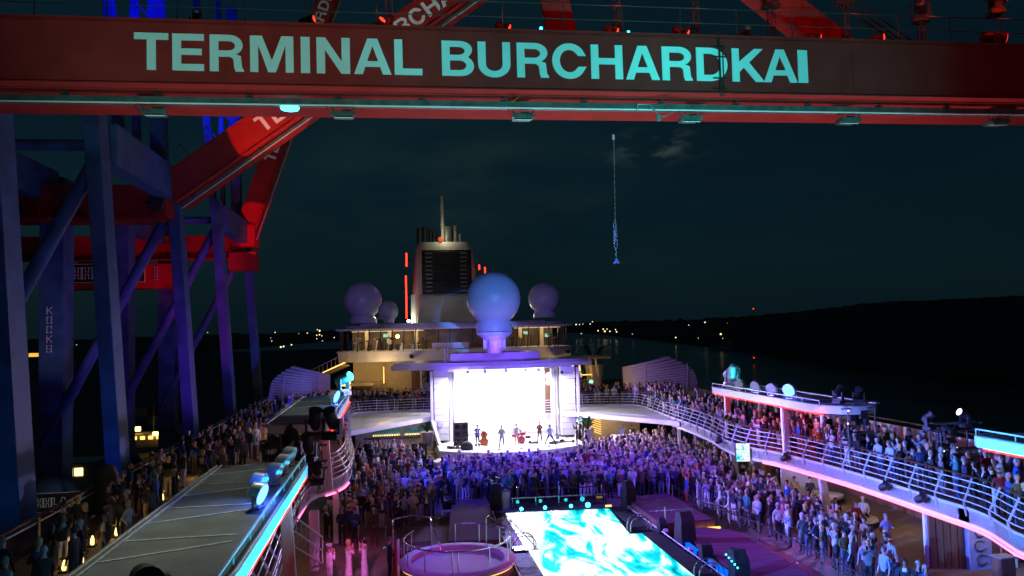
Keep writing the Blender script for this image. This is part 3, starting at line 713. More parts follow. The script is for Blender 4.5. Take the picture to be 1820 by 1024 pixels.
# pink tube light along the lower edge of the fascia
def tape(name, pts, r, m_, parent=None, z=0):
    b = MB(); b.tube(pts, r, 6); return b.build(name, M[m_], parent)
seg = [(x - .04, y, 30.40) for x, y in REs if y < 40.2]
tl = root('fascia_tube_light', (11, 22, 30.4), 'long pink glowing tube along the lower edge of the right gallery', 'light strip')
b = MB(); b.tube([(x - 11.06, y - 22, z - 30.4) for x, y, z in seg], .035, 6); b.build('tube', M['e_pink'], tl)
segL = [(x, y) for x, y in LEs if 37.4 < y < 41.0]
tl = root('fascia_tube_light', (-11, 39, 30.4), 'short pink glowing tube under the rounded end of the left gallery', 'light strip')
b = MB(); b.tube([(x + 11.05, y - 39, 0) for x, y in segL], .03, 6); b.tube([(x + 11.0 - .15, y - 39, -.02) for x, y in [(-12.2, 37), (-12.25, 35.5), (-12.3, 33)]], .03, 6); b.build('tube', M['e_pink'], tl)

# ------------------------------------------------------------------ railings
def railing(label, path, z, s, step=1.55, name='gallery_railing', group='railings along the galleries', bars=5, h=1.12, hand='handwood', lean=.28):
    """s: +1 when the outside (the pool) lies to the left of travel"""
    P = [Vector((p[0], p[1], 0)) for p in path]
    c = P[len(P) // 2]; rt = root(name, (c.x, c.y, z), label, 'railing', group)
    prof = [(.02, -.22), (.10, .30), (-lean * .35, .70), (-lean, h)]
    def off(i, o, zz):
        d = (P[min(i + 1, len(P) - 1)] - P[max(i - 1, 0)]).normalized(); n = Vector((-d.y, d.x, 0)) * s
        return P[i] + n * o + Vector((0, 0, zz)) - Vector((c.x, c.y, 0))
    def at_h(t):
        for (o0, z0), (o1, z1) in zip(prof, prof[1:]):
            if z0 <= t <= z1: return o0 + (o1 - o0) * (t - z0) / (z1 - z0)
        return prof[-1][0]
    for k in range(bars):
        t = .12 + (h - .24) * k / (bars - 1)
        b = MB(); b.tube([off(i, at_h(t), t) for i in range(len(P))], .022, 5); b.build('rail', M['rail_white'], rt, smooth=True)
    b = MB(); b.tube([off(i, -lean - .05, h + .04) for i in range(len(P))], .035, 6); b.build('handrail', M[hand], rt, smooth=True)
    pm = MB()
    for (o0, z0), (o1, z1) in zip(prof, prof[1:]): pm.bar((0, o0, z0), (0, o1, z1), .07, .025, up=(1, 0, 0))
    me = pm.mesh('railing_post'); me.materials.append(M['rail_white'])
    for p, d in resample([Vector((p[0], p[1], 0)) for p in path], step):
        n = Vector((-d.y, d.x, 0)) * s
        inst('post', me, rt, p - Vector((c.x, c.y, 0)), (0, 0, math.atan2(n.y, n.x) - math.pi / 2))
    return rt
railing('long white five-bar railing along the right gallery above the crowd', [p for p in REs if p[1] < 66.9 or p[0] < 12.5], GD, -1)
railing('white five-bar railing behind the left roof shelf beside the stage', [p for p in LEs if p[1] > 57], GD, 1)
railing('white railing curving round the left gallery end above the crowd', [p for p in LEs if 36.9 < p[1] <= 57], GD, 1)
railing('white railing of the left gallery under the near canopy', [p for p in LEs if p[1] <= 36.9], GD, 1)
# outboard rail of the left promenade with small deck lamps at its foot
path = [(-20.3, y) for y in range(8, 100, 3)]
rt = root('bulwark_rail', (-20.3, 40, GD), 'dark outboard bulwark rail along the left promenade', 'railing')
b = MB(); b.box((0, 0, 1.12), (.14, 90, .07)); b.build('handrail', M['handwood'], rt)
b = MB(); b.box((0, 0, .92), (.04, 90, .05)); b.build('rail', M['rail_white'], rt)
for k in range(34):
    b = MB(); b.box((0, -44 + 2.7 * k, .55), (.08, .16, 1.1)); b.build('post', M['cream'], rt)
b = MB(); b.box((0, 0, .45), (.015, 90, .8)); b.build('panel', M['glass'], rt)
# outboard rail of the right promenade
rt = root('bulwark_rail', (20.3, 40, GD), 'dark outboard bulwark rail along the right promenade', 'railing')
b = MB(); b.box((0, 0, 1.12), (.14, 90, .07)); b.build('handrail', M['handwood'], rt)
b = MB(); b.box((0, 0, .45), (.05, 90, .8)); b.build('panel', M['ship_white'], rt)

# ------------------------------------------------------------------ canopies over the galleries
def round_poly(pts, r=.6, n=5):
    out = []; N = len(pts)
    for i in range(N):
        p = Vector(pts[i]); a = (Vector(pts[i - 1]) - p); c = (Vector(pts[(i + 1) % N]) - p)
        ra = min(r, a.length * .45, c.length * .45); s, e = p + a.normalized() * ra, p + c.normalized() * ra
        for k in range(n + 1):
            t = k / n; out.append(tuple(s * (1 - t) ** 2 + p * 2 * t * (1 - t) + e * t * t))
    return out
def canopy(label, outer, inner_x, y0, y1, outer_x, cols, s, strip='e_red', seams=5, group='canopies over the galleries'):
    """s=+1 right-hand side (inner edge faces -x)"""
    cy = (y0 + y1) / 2
    rt = root('gallery_canopy', (inner_x, cy, GD), label, 'canopy', group)
    o = lambda x, y: (x - inner_x, y - cy)
    pts = round_poly([o(*p) for p in outer], .9)
    b = MB(); b.prism(pts, 2.62, 3.0); b.build('roof_slab', M['ship_white'], rt, bevel=.03)
    c = Vector((sum(p[0] for p in pts) / len(pts), sum(p[1] for p in pts) / len(pts)))
    ins = [tuple(c + (Vector(p) - c) * .955) for p in pts]
    b = MB(); b.prism(ins, 3.0, 3.03); b.build('roof_covering', M['ship_grey'], rt)
    # seam battens in a zigzag and round the edge
    xi, xo = inner_x + s * .45, outer_x - s * .35
    rows = [y0 + .7 + (y1 - y0 - 1.4) * k / seams for k in range(seams + 1)]
    for k, y in enumerate(rows):
        b = MB(); b.bar((xi - inner_x, y - cy + (.0 if k % 2 else .9), 3.037), (xo - inner_x, y - cy, 3.037), .07, .012); b.build('seam', M['seam'], rt)
    for k in (0, 1):
        b = MB(); b.box((xo - inner_x + s * (.02 + k * .14), 0, 3.05), (.035, y1 - y0 - 1.2, .05)); b.build('edge_rail', M['seam'], rt)
    # thin rail on the inner edge
    b = MB(); b.cyl((s * .12, y0 - cy + 1.2, 3.22), (s * .12, y1 - cy - .4, 3.22), .03, n=6); b.build('edge_handrail', M['rail_white'], rt)
    for k in range(9):
        y = y0 - cy + 1.2 + (y1 - y0 - 1.6) * k / 8
        b = MB(); b.cyl((s * .12, y, 2.98), (s * .12, y, 3.22), .022, n=5); b.build('edge_post', M['rail_white'], rt)
    b = MB(); b.box((s * .06, 0, 2.595), (.07, y1 - y0 - 1.6, .05)); b.build('tube_light', M[strip], rt)
    b = MB(); b.box(((outer_x - inner_x) / 2 , 0, 2.57), (abs(outer_x - inner_x) * .8, y1 - y0 - 1.4, .05)); b.build('ceiling_panel', M['ship_grey'], rt)
    for y in cols:
        b = MB()
        b.bar((s * .55, y - cy + .35, 2.64), (s * .30, y - cy - .25, -.3), .34, .28, up=(0, 1, 0)); b.build('column', M['ship_white'], rt, bevel=.04)
    for y in cols:
        b = MB(); b.cyl((outer_x - inner_x - s * .5, y - cy, 0), (outer_x - inner_x - s * .5, y - cy, 2.62), .12, n=10); b.build('outer_column', M['ship_white'], rt)
    return rt
canopy('long white canopy over the right gallery with blue lamps on its roof', [(11.37, 47.3), (11.37, 34.6), (12.4, 33.2), (14.2, 33.6), (14.4, 45.6), (13.2, 47.3)], 11.37, 33.2, 47.3, 14.4, (45.4, 38.3), 1)
canopy('cyan-lit white canopy at the right edge with a red tube beneath', [(10.9, 24.1), (10.9, 9), (14.2, 9), (14.2, 22.6), (12.4, 24.3)], 10.9, 9, 24.2, 14.2, (21.2, 12.0), 1)
canopy('large near canopy on the left with a cyan-lit edge and red tube', [(-11.1, 25.5), (-11.1, 13.2), (-12.2, 11.4), (-14.0, 11.4), (-14.0, 24.3), (-12.9, 25.4)], -11.1, 11.4, 25.5, -14.0, (23.2, 14.5), -1, seams=9)
canopy('second left canopy farther off beside the rounded gallery end', [(-11.3, 51.2), (-11.15, 36.2), (-12.2, 35.1), (-14.1, 35.5), (-14.5, 48.6), (-13.2, 51.2)], -11.2, 35.2, 51.0, -14.4, (47.6, 37.4), -1, seams=4)

# ------------------------------------------------------------------ stage
st = root('stage', (.4, 60, PD), 'brilliant white stage with curved roof and side towers at the deck end', 'stage')
so = Vector((.4, 60, PD))
def S(x, y, z): return Vector((x, y, z)) - so
def arc_front(x0, x1, y_mid, y_side, n=14):
    out = []
    for i in range(n + 1):
        t = -1 + 2 * i / n; x = (x0 + x1) / 2 + (x1 - x0) / 2 * t
        out.append((x, y_mid + (y_side - y_mid) * t * t))
    return out
fl = arc_front(-5.2, 6.2, 57.0, 59.2)
b = MB(); b.prism([(p[0] - .4, p[1] - 60) for p in fl + [(6.2, 67.5), (-5.2, 67.5)]], 0, .9); b.build('stage_floor', M['stage_floor'], st, bevel=.02)
fl2 = arc_front(-5.9, 6.9, 53.0, 57.6)
b = MB(); b.prism([(p[0] - .4, p[1] - 60) for p in fl2 + [(x, y - .02) for x, y in fl[::-1]]], 0.004, .4); b.build('dance_floor', M['stage_floor'], st, bevel=.02)
# side towers with horizontal panels
for sx, x0, x1 in ((-1, -5.30, -4.15), (1, 5.15, 6.35)):
    for k in range(11):
        z = 29.1 + k * .515
        b = MB(); b.box(S((x0 + x1) / 2, 63.4, z + .25), (x1 - x0, .5, .485)); b.build('tower_panel', M['ship_white'], st)
    b = MB(); b.box(S((x0 + x1) / 2, 63.9, 31.6), (x1 - x0 + .1, .3, 6.2)); b.build('tower_core', M['ship_grey'], st)
    xx = x0 - .22 if sx < 0 else x1 + .22
    b = MB(); b.bar(S(xx, 63.0, 34.7), S(xx, 63.0, 30.6), .24, .24); b.bar(S(xx, 63.0, 30.75), S(xx - sx * .72, 61.6, 28), .24, .24)
    b.build('post', M['ship_white'], st, bevel=.03)
    xi = x1 + .35 if sx < 0 else x0 - .35
    b = MB(); b.box(S(xi, 64.3, 31.7), (.5, .5, 5.7)); b.build('inner_column', M['ship_white'], st, bevel=.03)
    b = MB(); b.box(S(xi - sx * .02 , 63.6, 31.7), (.10, .06, 5.6)); b.build('ladder_strip', M['ship_grey'], st)
# bright screen wall made of tall panels
M['e_screen'] = emit('bright video wall', (0.93, 0.90, 1.0), 3.4)
for k in range(8):
    x0 = -3.4 + k * .97
    b = MB(); b.box(S(x0 + .48, 66.4, 31.9), (.955, .1, 5.4)); b.build('screen_panel', M['e_screen'], st)
b = MB(); b.box(S(.6, 66.9, 31.7), (10.5, .5, 6)); b.build('rear_wall', M['ship_white'], st)
b = MB(); b.box(S(-3.75, 65.2, 33.4), (.25, .3, 1.0)); b.box(S(-3.75, 65.2, 32.1), (.25, .3, 1.1)); b.build('side_slot', M['cream'], st)
# gap at the right with stairs and a hanging lamp cluster
b = MB(); b.box(S(4.75, 66.0, 33.2), (.75, .1, 2.6)); b.build('recess', M['wood'], st)
b = MB(); b.box(S(4.75, 65.9, 31.3), (.85, .08, 1.2)); b.build('recess_lower', mat('dark plum', (.12, .04, .05)), st)
for k in range(5):
    b = MB(); b.box(S(4.75, 65.75, 30.9 + .22 * k), (.85, .05, .05)); b.build('recess_rail', M['ship_white'], st)
# roof: curved slab and purple-lit upper step
rf = arc_front(-8.75, 8.1, 60.8, 64.0)
b = MB(); b.prism([(p[0] - .4, p[1] - 60) for p in rf + [(7.6, 67), (-8.2, 67)]], 6.82, 7.2); b.build('stage_roof', M['ship_white'], st, bevel=.05)
b = MB(); b.prism([(p[0] - .4, p[1] - 60) for p in [(x * .97, y + .25) for x, y in rf] + [(7.2, 69), (-8.0, 69)]], 7.2, 7.38); b.build('roof_skin', M['ship_white'], st)
ur = arc_front(-3.9, 3.8, 64.2, 64.8, 8)
b = MB(); b.prism([(p[0] - .4, p[1] - 60) for p in ur + [(3.4, 68), (-3.5, 68)]], 7.38, 8.02); b.build('upper_step', M['ship_white'], st, bevel=.12)
b = MB(); b.tube([S(-4.05, 64.6, 35.4), S(-4.05, 64.6, 36.5), S(-3.7, 65, 36.85), S(-3.5, 65, 36.4)], .05, 6); b.tube([S(-4.3, 64.6, 35.4), S(-4.3, 64.8, 36.4), S(-3.8, 66, 36.75)], .04, 6); b.build('roof_rail', M['rail_white'], st)
# lamps under the roof
for k, x in enumerate((-2.6, -1.2, .5, 2.2, 3.2)):
    b = MB(); b.lathe([(.14, 0), (.16, .18), (.06, .28)], (0, 0, 0), 10); b.build('ceiling_lamp', M['silver'], st, loc=S(x, 62.6, 34.45))
b = MB(); b.sphere(S(4.45, 64.4, 33.9), .32, 12, 8); b.sphere(S(4.3, 64.2, 33.4), .22, 12, 8); b.build('lamp_cluster', M['e_white'], st)
# wall speakers on posts
for x in (-6.05, 5.2, 6.9):
    b = MB(); b.sphere((0, 0, 0), .15, 12, 8); b.build('globe_speaker', M['black'], st, loc=S(x, 62.8, 34.3))
b = MB(); b.box(S(-4.9, 62.9, 30.4), (.35, .3, .35), (0, .2, .3)); b.build('side_speaker', M['silver'], st)

# ------------------------------------------------------------------ gear on the stage
def band_box(name, loc, size, label, cat, rot=(0, 0, 0), m_='black'):
    o = MB().box((0, 0, size[2] / 2), size).build(name, M[m_], None, bevel=.03); o.location = loc; o.rotation_euler = rot
    return tag(o, label, cat)
rt = root('speaker_stack', (-3.35, 61.6, 28.9), 'tall black speaker stack at the left of the stage', 'speaker')
for k in range(3):
    b = MB(); b.box((0, 0, .3 + .6 * k), (1.15, .6, .585)); cb = b.build('speaker_box', M['black'], rt, bevel=.02)
    b = MB(); b.cyl((-.28, -.31, .3 + .6 * k), (-.28, -.3, .3 + .6 * k), .2, n=16); b.build('cone', M['blackgloss'], cb); b = MB(); b.cyl((.28, -.31, .3 + .6 * k), (.28, -.3, .3 + .6 * k), .2, n=16); b.build('cone', M['blackgloss'], cb)
rt = root('draped_monitor', (-3.1, 59.2, 28.9), 'low rounded black covered monitor in front of the speaker stack', 'monitor')
b = MB(); b.sphere((0, 0, .2), .5, 14, 8, (1, .7, .9)); b.build('cover', M['blackcloth'], rt)
b = MB(); b.box((0, 0, .03), (.9, .6, .06)); b.build('base', M['black'], rt)
for i, (x, y, z, rz, lab) in enumerate([(3.1, 56.2, 28.4, .3, 'grey wedge monitor on the white floor before the right half of the stage'), (-1.6, 56.4, 28.4, -.3, 'grey wedge monitor on the white floor before the left half of the stage')]):
    rt = root('floor_monitor', (x, y, z), lab, 'monitor', 'wedge monitors on the dance floor', rz=rz)
    b = MB(); v = [b.bm.verts.new(p) for p in ((-.45, -.35, 0), (.45, -.35, 0), (.45, .35, 0), (-.45, .35, 0), (-.45, .35, .5), (.45, .35, .5), (-.45, -.3, .12), (.45, -.3, .12))]
    for f in ((0, 1, 2, 3), (3, 2, 5, 4), (0, 6, 7, 1), (6, 4, 5, 7), (0, 3, 4, 6), (1, 7, 5, 2)): b.bm.faces.new([v[k] for k in f])
    b.build('cabinet', M['ship_grey'], rt)
    b = MB(); b.box((0, .02, .33), (.7, .5, .02), (R(30), 0, 0)); b.build('grille', M['black'], rt)
# drum kit
dk = root('drum_kit', (1.4, 61.2, 28.9), 'small drum kit at the middle of the stage', 'drum kit')
M['drum'] = mat('wine red drum shell', (.25, .03, .05), .3)
b = MB(); b.cyl((0, -.25, .3), (0, .2, .3), .3, n=20); b.build('bass_drum', M['drum'], dk)
for x, y, z, r in ((-.3, .0, .75, .17), (.2, .0, .75, .19), (.6, .25, .45, .24), (-.55, .2, .6, .18)):
    b = MB(); b.cyl((x, y, z - .12), (x, y, z + .1), r, n=16); b.build('drum', M['drum'], dk)
for x, y, z in ((-.75, -.1, 1.2), (.7, -.1, 1.25)):
    b = MB(); b.cyl((x, y, z), (x, y, z + .02), .25, r2=.03, n=16); b.cyl((x, y, 0), (x, y, z), .015, n=6); b.build('cymbal', mat('brass', (.6, .45, .15), .3, .9) if 'brass' not in bpy.data.materials else bpy.data.materials['brass'], dk)
# microphone stands, guitar stand, cable heaps
for i, (x, y) in enumerate([(-.75, 58.5), (.1, 58.8), (1.0, 58.6), (3.2, 59.0), (-2.9, 60.1)]):
    rt = root('microphone_stand', (x, y, 28.9), ['thin microphone stand beside the singer in grey', 'microphone stand between singer and guitarist', 'microphone stand in front of the guitarist in red trousers', 'microphone stand in front of the crouching player', 'microphone stand beside the double bass'][i], 'microphone stand', 'microphone stands on the stage')
    b = MB(); b.cyl((0, 0, 0), (0, 0, .03), .16, n=12); b.build('base', M['black'], rt)
    b = MB(); b.cyl((0, 0, .02), (0, 0, 1.35), .013, n=6); b.cyl((0, 0, 1.35), (.3, -.2, 1.5), .011, n=6); b.build('pole', M['black'], rt)
    b = MB(); b.ico((.31, -.2, 1.51), .035); b.build('microphone', M['blackgloss'], rt)
def heap(loc, seed, label):
    rt = root('cable_heap', loc, label, 'cables', 'cables and pedals on the stage'); rnd = random.Random(seed)
    for k in range(5):
        b = MB(); pts = []; a0 = rnd.uniform(0, 6); r = rnd.uniform(.12, .3)
        cx, cy = rnd.uniform(-.4, .4), rnd.uniform(-.25, .25)
        for i in range(16): pts.append((cx + r * math.cos(a0 + i * .8) * (1 + .3 * math.sin(i)), cy + r * math.sin(a0 + i * .8), .02 + .01 * k + .02 * rnd.random()))
        b.tube(pts, .014, 4); b.build('cable', M['black'], rt)
    for k in range(4):
        b = MB(); x, y = rnd.uniform(-.6, .6), rnd.uniform(-.3, .3); s = rnd.uniform(.1, .25); b.box((x, y, s / 2), (s * 1.3, s, s)); b.build('pedal', M['black'] if k % 2 else M['ship_grey'], rt, bevel=.01)
heap((-3.9, 60.0, 28.9), 1, 'heap of cables left of the draped monitor'); heap((-1.7, 61.0, 28.9), 2, 'cables and boxes between the bass and the singer'); heap((2.3, 60.6, 28.9), 3, 'cables and pedals beside the drum kit'); heap((4.1, 60.2, 28.9), 4, 'cables and drum parts at the right of the stage'); heap((4.9, 60.6, 28.9), 5, 'boxes and cables at the right stage edge')
gs = root('guitar_stand', (4.3, 61.0, 28.9), 'pale guitar leaning upright on a stand at the right of the stage', 'guitar')
b = MB(); b.prism([(-.18, -.2), (.18, -.2), (.14, .0), (.2, .2), (-.2, .2), (-.14, 0)], 0, .06); o = b.build('body', M['slat'], gs, bevel=.02); o.rotation_euler = (R(80), 0, 0); o.location = (0, 0, .4)
b = MB(); b.box((0, .07, .85), (.05, .03, .8)); b.build('neck', M['wood'], gs)
b = MB(); b.cyl((-.2, .25, 0), (0, .08, .5), .012); b.cyl((.2, .25, 0), (0, .08, .5), .012); b.build('stand', M['black'], gs)
# double bass
M['basswood'] = mat('varnished orange bass wood', (.42, .11, .02), .3, scale=4)
db = root('double_bass', (-1.72, 59.75, 28.9), 'orange varnished double bass held upright on the stage', 'double bass')
def hourglass(h, n=28):
    out = []
    for i in range(n):
        t = i / n * 2 * math.pi; y = math.sin(t); w = .36 - .0 * y
        w = (.36 if y < 0 else .28) * (1 - .38 * math.exp(-((y - .05) / .25) ** 2))
        out.append((w * math.copysign(abs(math.cos(t)) ** .6, math.cos(t)), .55 * y))
    return out
b = MB(); b.prism(hourglass(1), -.1, .1); o = b.build('body', M['basswood'], db, bevel=.02); o.rotation_euler = (R(90), 0, 0); o.location = (0, 0, .72)
b = MB(); b.box((0, -.13, 1.35), (.05, .03, 1.0)); b.box((0, -.12, 1.9), (.09, .05, .16)); b.build('neck', M['blackgloss'], db)
b = MB(); b.box((0, -.15, .62), (.16, .04, .04)); b.cyl((0, 0, 0), (0, 0, .2), .012); b.build('bridge', M['handwood'], db)

# ------------------------------------------------------------------ lounge deckhouse behind the stage
dh = root('lounge_deckhouse', (-2.25, 80, GD), 'wide curved glass lounge with warm lit interior behind the stage', 'deckhouse')
do = Vector((-2.25, 80, GD))
def D(x, y, z): return Vector((x, y, z)) - do
def house_arc(x0, x1, y0, bulge, n=24):
    out = [(x0, y0 + 12)]
    for i in range(n + 1):
        t = -1 + 2 * i / n
        out.append(((x0 + x1) / 2 + (x1 - x0) / 2 * (1 if t > 0 else -1) * (1 - (1 - abs(t)) ** 1.0) , y0 + bulge * abs(t) ** 5))
    return out + [(x1, y0 + 12)]
ho = house_arc(-13.9, 9.4, 76, 1.6)
b = MB(); b.prism([tuple(D(x, y, 0)[:2]) for x, y in ho], 5.05 - .95, 5.05); b.build('floor_band', M['ship_white'], dh, bevel=.05)
b = MB(); b.prism([tuple(D(x * 1.0, y, 0)[:2]) for x, y in house_arc(-14.0, 9.5, 75.8, 1.6)], 5.0, 5.12); b.build('sill', M['ship_white'], dh)
b = MB(); b.prism([tuple(D(x, y, 0)[:2]) for x, y in house_arc(-14.1, 9.6, 75.6, 1.6)], 7.15, 7.35); b.build('eaves', M['ship_white'], dh, bevel=.04)
b = MB(); b.prism([tuple(D(x, y, 0)[:2]) for x, y in house_arc(-13.2, 8.7, 76.8, 1.6)], 7.35, 7.62); b.build('roof', M['ship_white'], dh, bevel=.08)
b = MB(); b.prism([tuple(D(x, y, 0)[:2]) for x, y in house_arc(-11.9, 7.5, 79.5, 1.6)], 7.62, 7.8); b.build('upper_roof', M['ship_white'], dh, bevel=.08)
# glass front: panes with slanting dark mullions
gp = house_arc(-13.7, 9.2, 76.25, 1.6)
pts = resample([Vector((x, y, 0)) for x, y in gp], 1.12)
for i, (p, d) in enumerate(pts):
    b = MB(); q = D(p.x, p.y, 36.1); b.bar(q, q + Vector((.0, .0, 2.1)) - Vector((-d.y, d.x, 0)) * .0 + d * .12, .09, .09); b.build('mullion', M['black'], dh)
    if i < len(pts) - 1:
        p2 = pts[i + 1][0]; b = MB(); a_, c_ = D(p.x, p.y, 0), D(p2.x, p2.y, 0)
        e = (c_ - a_).normalized()
        b.bar(a_ + e * .05 + Vector((0, 0, 6.12)), c_ - e * .05 + Vector((0, 0, 6.12)), .02, 2.04, up=(0, 0, 1)); b.build('window_pane', M['glass'], dh)
# interior: back wall, floor glow, partitions, furniture silhouettes
M['e_room'] = emit('lit lounge ceiling', (1.0, .72, .36), 1.1)
M['room'] = mat('lounge wall', (.17, .12, .07), .7, var=.5, scale=.6)
b = MB(); b.box(D(-2.2, 81.5, 37.1), (21, .2, 2.1)); b.build('interior_wall', M['room'], dh)
for x0, x1 in ((-12.6, -5.5), (4.0, 8.6)):
    b = MB(); b.box(D((x0 + x1) / 2, 79.5, 38.05), (x1 - x0, 1.6, .05)); b.build('ceiling_light', M['e_room'], dh)
rnd = random.Random(4)
for k in range(34):
    x = rnd.choice([rnd.uniform(-12.6, -5), rnd.uniform(-12.6, -5), rnd.uniform(3.6, 8.5)]); y = rnd.uniform(77.8, 80.8)
    b = MB(); h = rnd.uniform(.5, 1.3); b.bar(D(x, y, 36.12), D(x + rnd.uniform(-.2, .2), y, 36.1 + h), .1, .3); b.box(D(x, y, 36.1 + h), (rnd.uniform(.2, .7), .3, .12), (0, rnd.uniform(-.4, .4), 0)); b.build('gym_machine', M[rnd.choice(['black', 'black', 'wood', 'silver'])], dh)
for x in (-11.2, -8.9, -6.2, 4.6, 6.9):
    b = MB(); b.box(D(x, 80.2, 37.1), (.35, .3, 2)); b.build('interior_column', M['cream'], dh)
b = MB(); b.ico(D(-8.1, 78.6, 37.5), .2, 2); b.build('globe_lamp', M['e_warm'], dh)
for x, z in ((-9.3, 37.6), (-9.0, 37.0), (5.3, 37.5), (7.6, 37.2)):
    b = MB(); b.box(D(x, 80.7, z), (.5, .05, .35)); b.build('lit_screen', emit('small screen', (.4, .9, .6), .8, False) if 'small screen' not in bpy.data.materials else bpy.data.materials['small screen'], dh)
b = MB(); b.box(D(-3.0, 76.05, 36.5), (3.6, .06, .55)); b.build('reflecting_panel', M['ship_white'], dh)
for x, z in ((-6.8, 35.55), (8.7, 35.6)):
    b = MB(); b.cyl(D(x, 75.95, z), D(x, 75.6, z), .22, n=14); b.build('globe_speaker', M['black'], dh)
# lower storey: warm walls and shop counter behind the left gallery
for x0, x1, mt in ((-12.5, -6.8, 'cream'), (-6.8, -5.3, 'wood'), (5.3, 9.0, 'wood')):
    b = MB(); b.box(D((x0 + x1) / 2, 78.5, 33.0), (x1 - x0, .3, 4.1)); b.build('lower_wall', M[mt], dh)
b = MB(); b.box(D(-12.2, 76.8, 33.0), (3.4, 2.5, .25)); b.box(D(-13.8, 77.2, 31.9), (.25, 2.2, 2.1)); b.build('kiosk_roof', M['cream'], dh)
for k in range(6):
    b = MB(); b.box(D(-12.3, 76.4, 31.4 + .22 * k), (2.8, .06, .08)); b.build('shutter_slat', M['black'], dh)
for k in range(5):
    b = MB(); b.box(D(-10.2, 76.6 - .0, 31.9 + .32 * k), (1.2, .3, .05)); b.build('shelf', M['wood'], dh)
for x, z0, z1, y in ((-12.65, 31.2, 33.3, 75.9), (-9.5, 33.0, 34.6, 76.5), (-5.9, 33.1, 34.4, 74.5)):
    b = MB(); b.box(D(x, y, (z0 + z1) / 2), (.1, .1, z1 - z0)); b.build('strip_light', M['e_warmdim'], dh)
b = MB(); b.box(D(-4.9, 73.5, 32.7), (2.0, .2, .8)); b.build('lit_sign', M['slat'], dh)
b = MB(); b.cyl(D(-5.9, 73, 31), D(-5.9, 73, 34.6), .17, n=12); b.build('column', M['ship_white'], dh)
# slanting stair with light on the left flank
b = MB(); b.bar(D(-16.5, 80, 33.6), D(-13.2, 77.5, 35.1), .12, .12); b.build('stair_light', M['e_warmdim'], dh)
b = MB(); b.bar(D(-16.8, 80.2, 34.3), D(-13.3, 77.6, 35.9), .06, .06); b.build('stair_rail', M['rail_white'], dh)
for k in range(9):
    t = k / 8; b = MB(); q = D(-16.8 + 3.5 * t, 80.2 - 2.6 * t, 34.3 + 1.6 * t); b.bar(q, q - Vector((0, 0, .75)), .04, .04); b.build('baluster', M['rail_white'], dh)
b = MB(); b.bar(D(-16.9, 80.4, 33.2), D(-13.2, 77.6, 34.8), 1.2, .15); b.build('stair_flank', M['cream'], dh)

# radomes
def radome(loc, r, ped_r, ped_h, label, smallbase=True):
    rt = root('radome', loc, label, 'radome', 'white satellite domes above the stage')
    n = 18; prof = []
    for i in range(n + 1):
        a = math.pi * (i / n) * .80; prof.append((max(.01, r * math.sin(a)), r * math.cos(a)))
    zb = prof[-1][1]; prof += [(ped_r * 1.0, zb - r * .18), (ped_r, zb - r * .42)]
    b = MB(); b.lathe(prof[::-1], (0, 0, -zb + r * .42 + ped_h), 40); b.build('dome_shell', M['radome'], rt, smooth=True)
    b = MB(); b.lathe([(ped_r * 1.04, ped_h - .02), (ped_r * 1.04, ped_h + .05)], n=32); b.build('base_ring', M['ship_grey'], rt)
    return rt
rd = radome((-.3, 63.2, 36.35), 2.22, 1.45, 1.42, 'largest white satellite dome, blue-lit, on a pedestal above the stage roof')
b = MB(); b.lathe([(.62, -.32), (.62, .65), (1.45, 1.22), (1.45, 1.42)], n=28); b.build('pedestal', M['ship_white'], rd, smooth=True)
for k in range(6): b = MB(); b.box((.75 * math.cos(k * 1.047), .75 * math.sin(k * 1.047), .5), (.35, .05, .9), (0, 0, k * 1.047)); b.build('gusset', M['ship_white'], rd)
radome((-11.7, 84, 38.9), 2.0, 1.45, .0, 'left satellite dome on the lounge roof, dim violet with a lit right rim')
radome((8.0, 84, 38.8), 1.75, 1.25, .3, 'right satellite dome on the lounge roof, dim violet with a lit left rim')
radome((-9.0, 80, 38.75), 1.02, .55, .1, 'smallest greenish satellite dome between the left dome and the funnel')
b = MB(); b.tube([(-.6, 0, 0), (-.6, 0, .7), (.6, 0, .7), (.6, 0, 0)], .05, 6); o = b.build('vent_frame', M['rail_white']); o.location = (-9.9, 77.5, 38.62); tag(o, 'small white bent pipe frame in front of the smallest dome', 'pipe frame')
rl = root('roof_floodlight', (-7.0, 77.3, 38.62), 'bright white floodlight glaring on the lounge roof beside the funnel', 'floodlight')
b = MB(); b.box((0, 0, .12), (.12, .12, .24)); b.build('stand', M['black'], rl)
b = MB(); b.ico((0, 0, .36), .16, 2); b.build('lens', emit('glaring lamp', (1, .95, .75), 14, False), rl)

# funnel
fn = root('funnel', (-2.2, 96, 38.6), 'pale ship funnel with a black louvred face, exhaust pipes and a thin mast', 'funnel')
b = MB()
def fpoly(z, w0, w1, d): return None
v = []
for z, xw, yd in ((0, 4.2, 3.4), (3.4, 4.0, 3.2), (9.3, 3.55, 2.8), (10.1, 3.2, 2.5)):
    ring = []
    for k in range(24):
        a = 2 * math.pi * k / 24; c, s = math.cos(a), math.sin(a)
        ring.append(b.bm.verts.new((xw * math.copysign(abs(c) ** .35, c), (yd * math.copysign(abs(s) ** .35, s)) + (0 if z else -.0), z)))
    v.append(ring)
for A, B in zip(v, v[1:]):
    for k in range(24): b.bm.faces.new((A[k], A[(k + 1) % 24], B[(k + 1) % 24], B[k]))
b.bm.faces.new(v[-1]); b.build('casing', M['funnel'], fn, smooth=True)
b = MB(); b.prism([(-4.6, -6), (4.6, -6), (4.6, 2), (-4.6, 2)], 0, .01) ; bmesh.ops.delete(b.bm, geom=b.bm.verts[:], context='VERTS')
vv = [b.bm.verts.new(p) for p in ((-3.6, -6.5, .1), (3.9, -6.5, .1), (3.5, -3.3, 3.7), (-3.1, -3.3, 3.7), (-3.6, -2.5, .0), (3.9, -2.5, .0))]
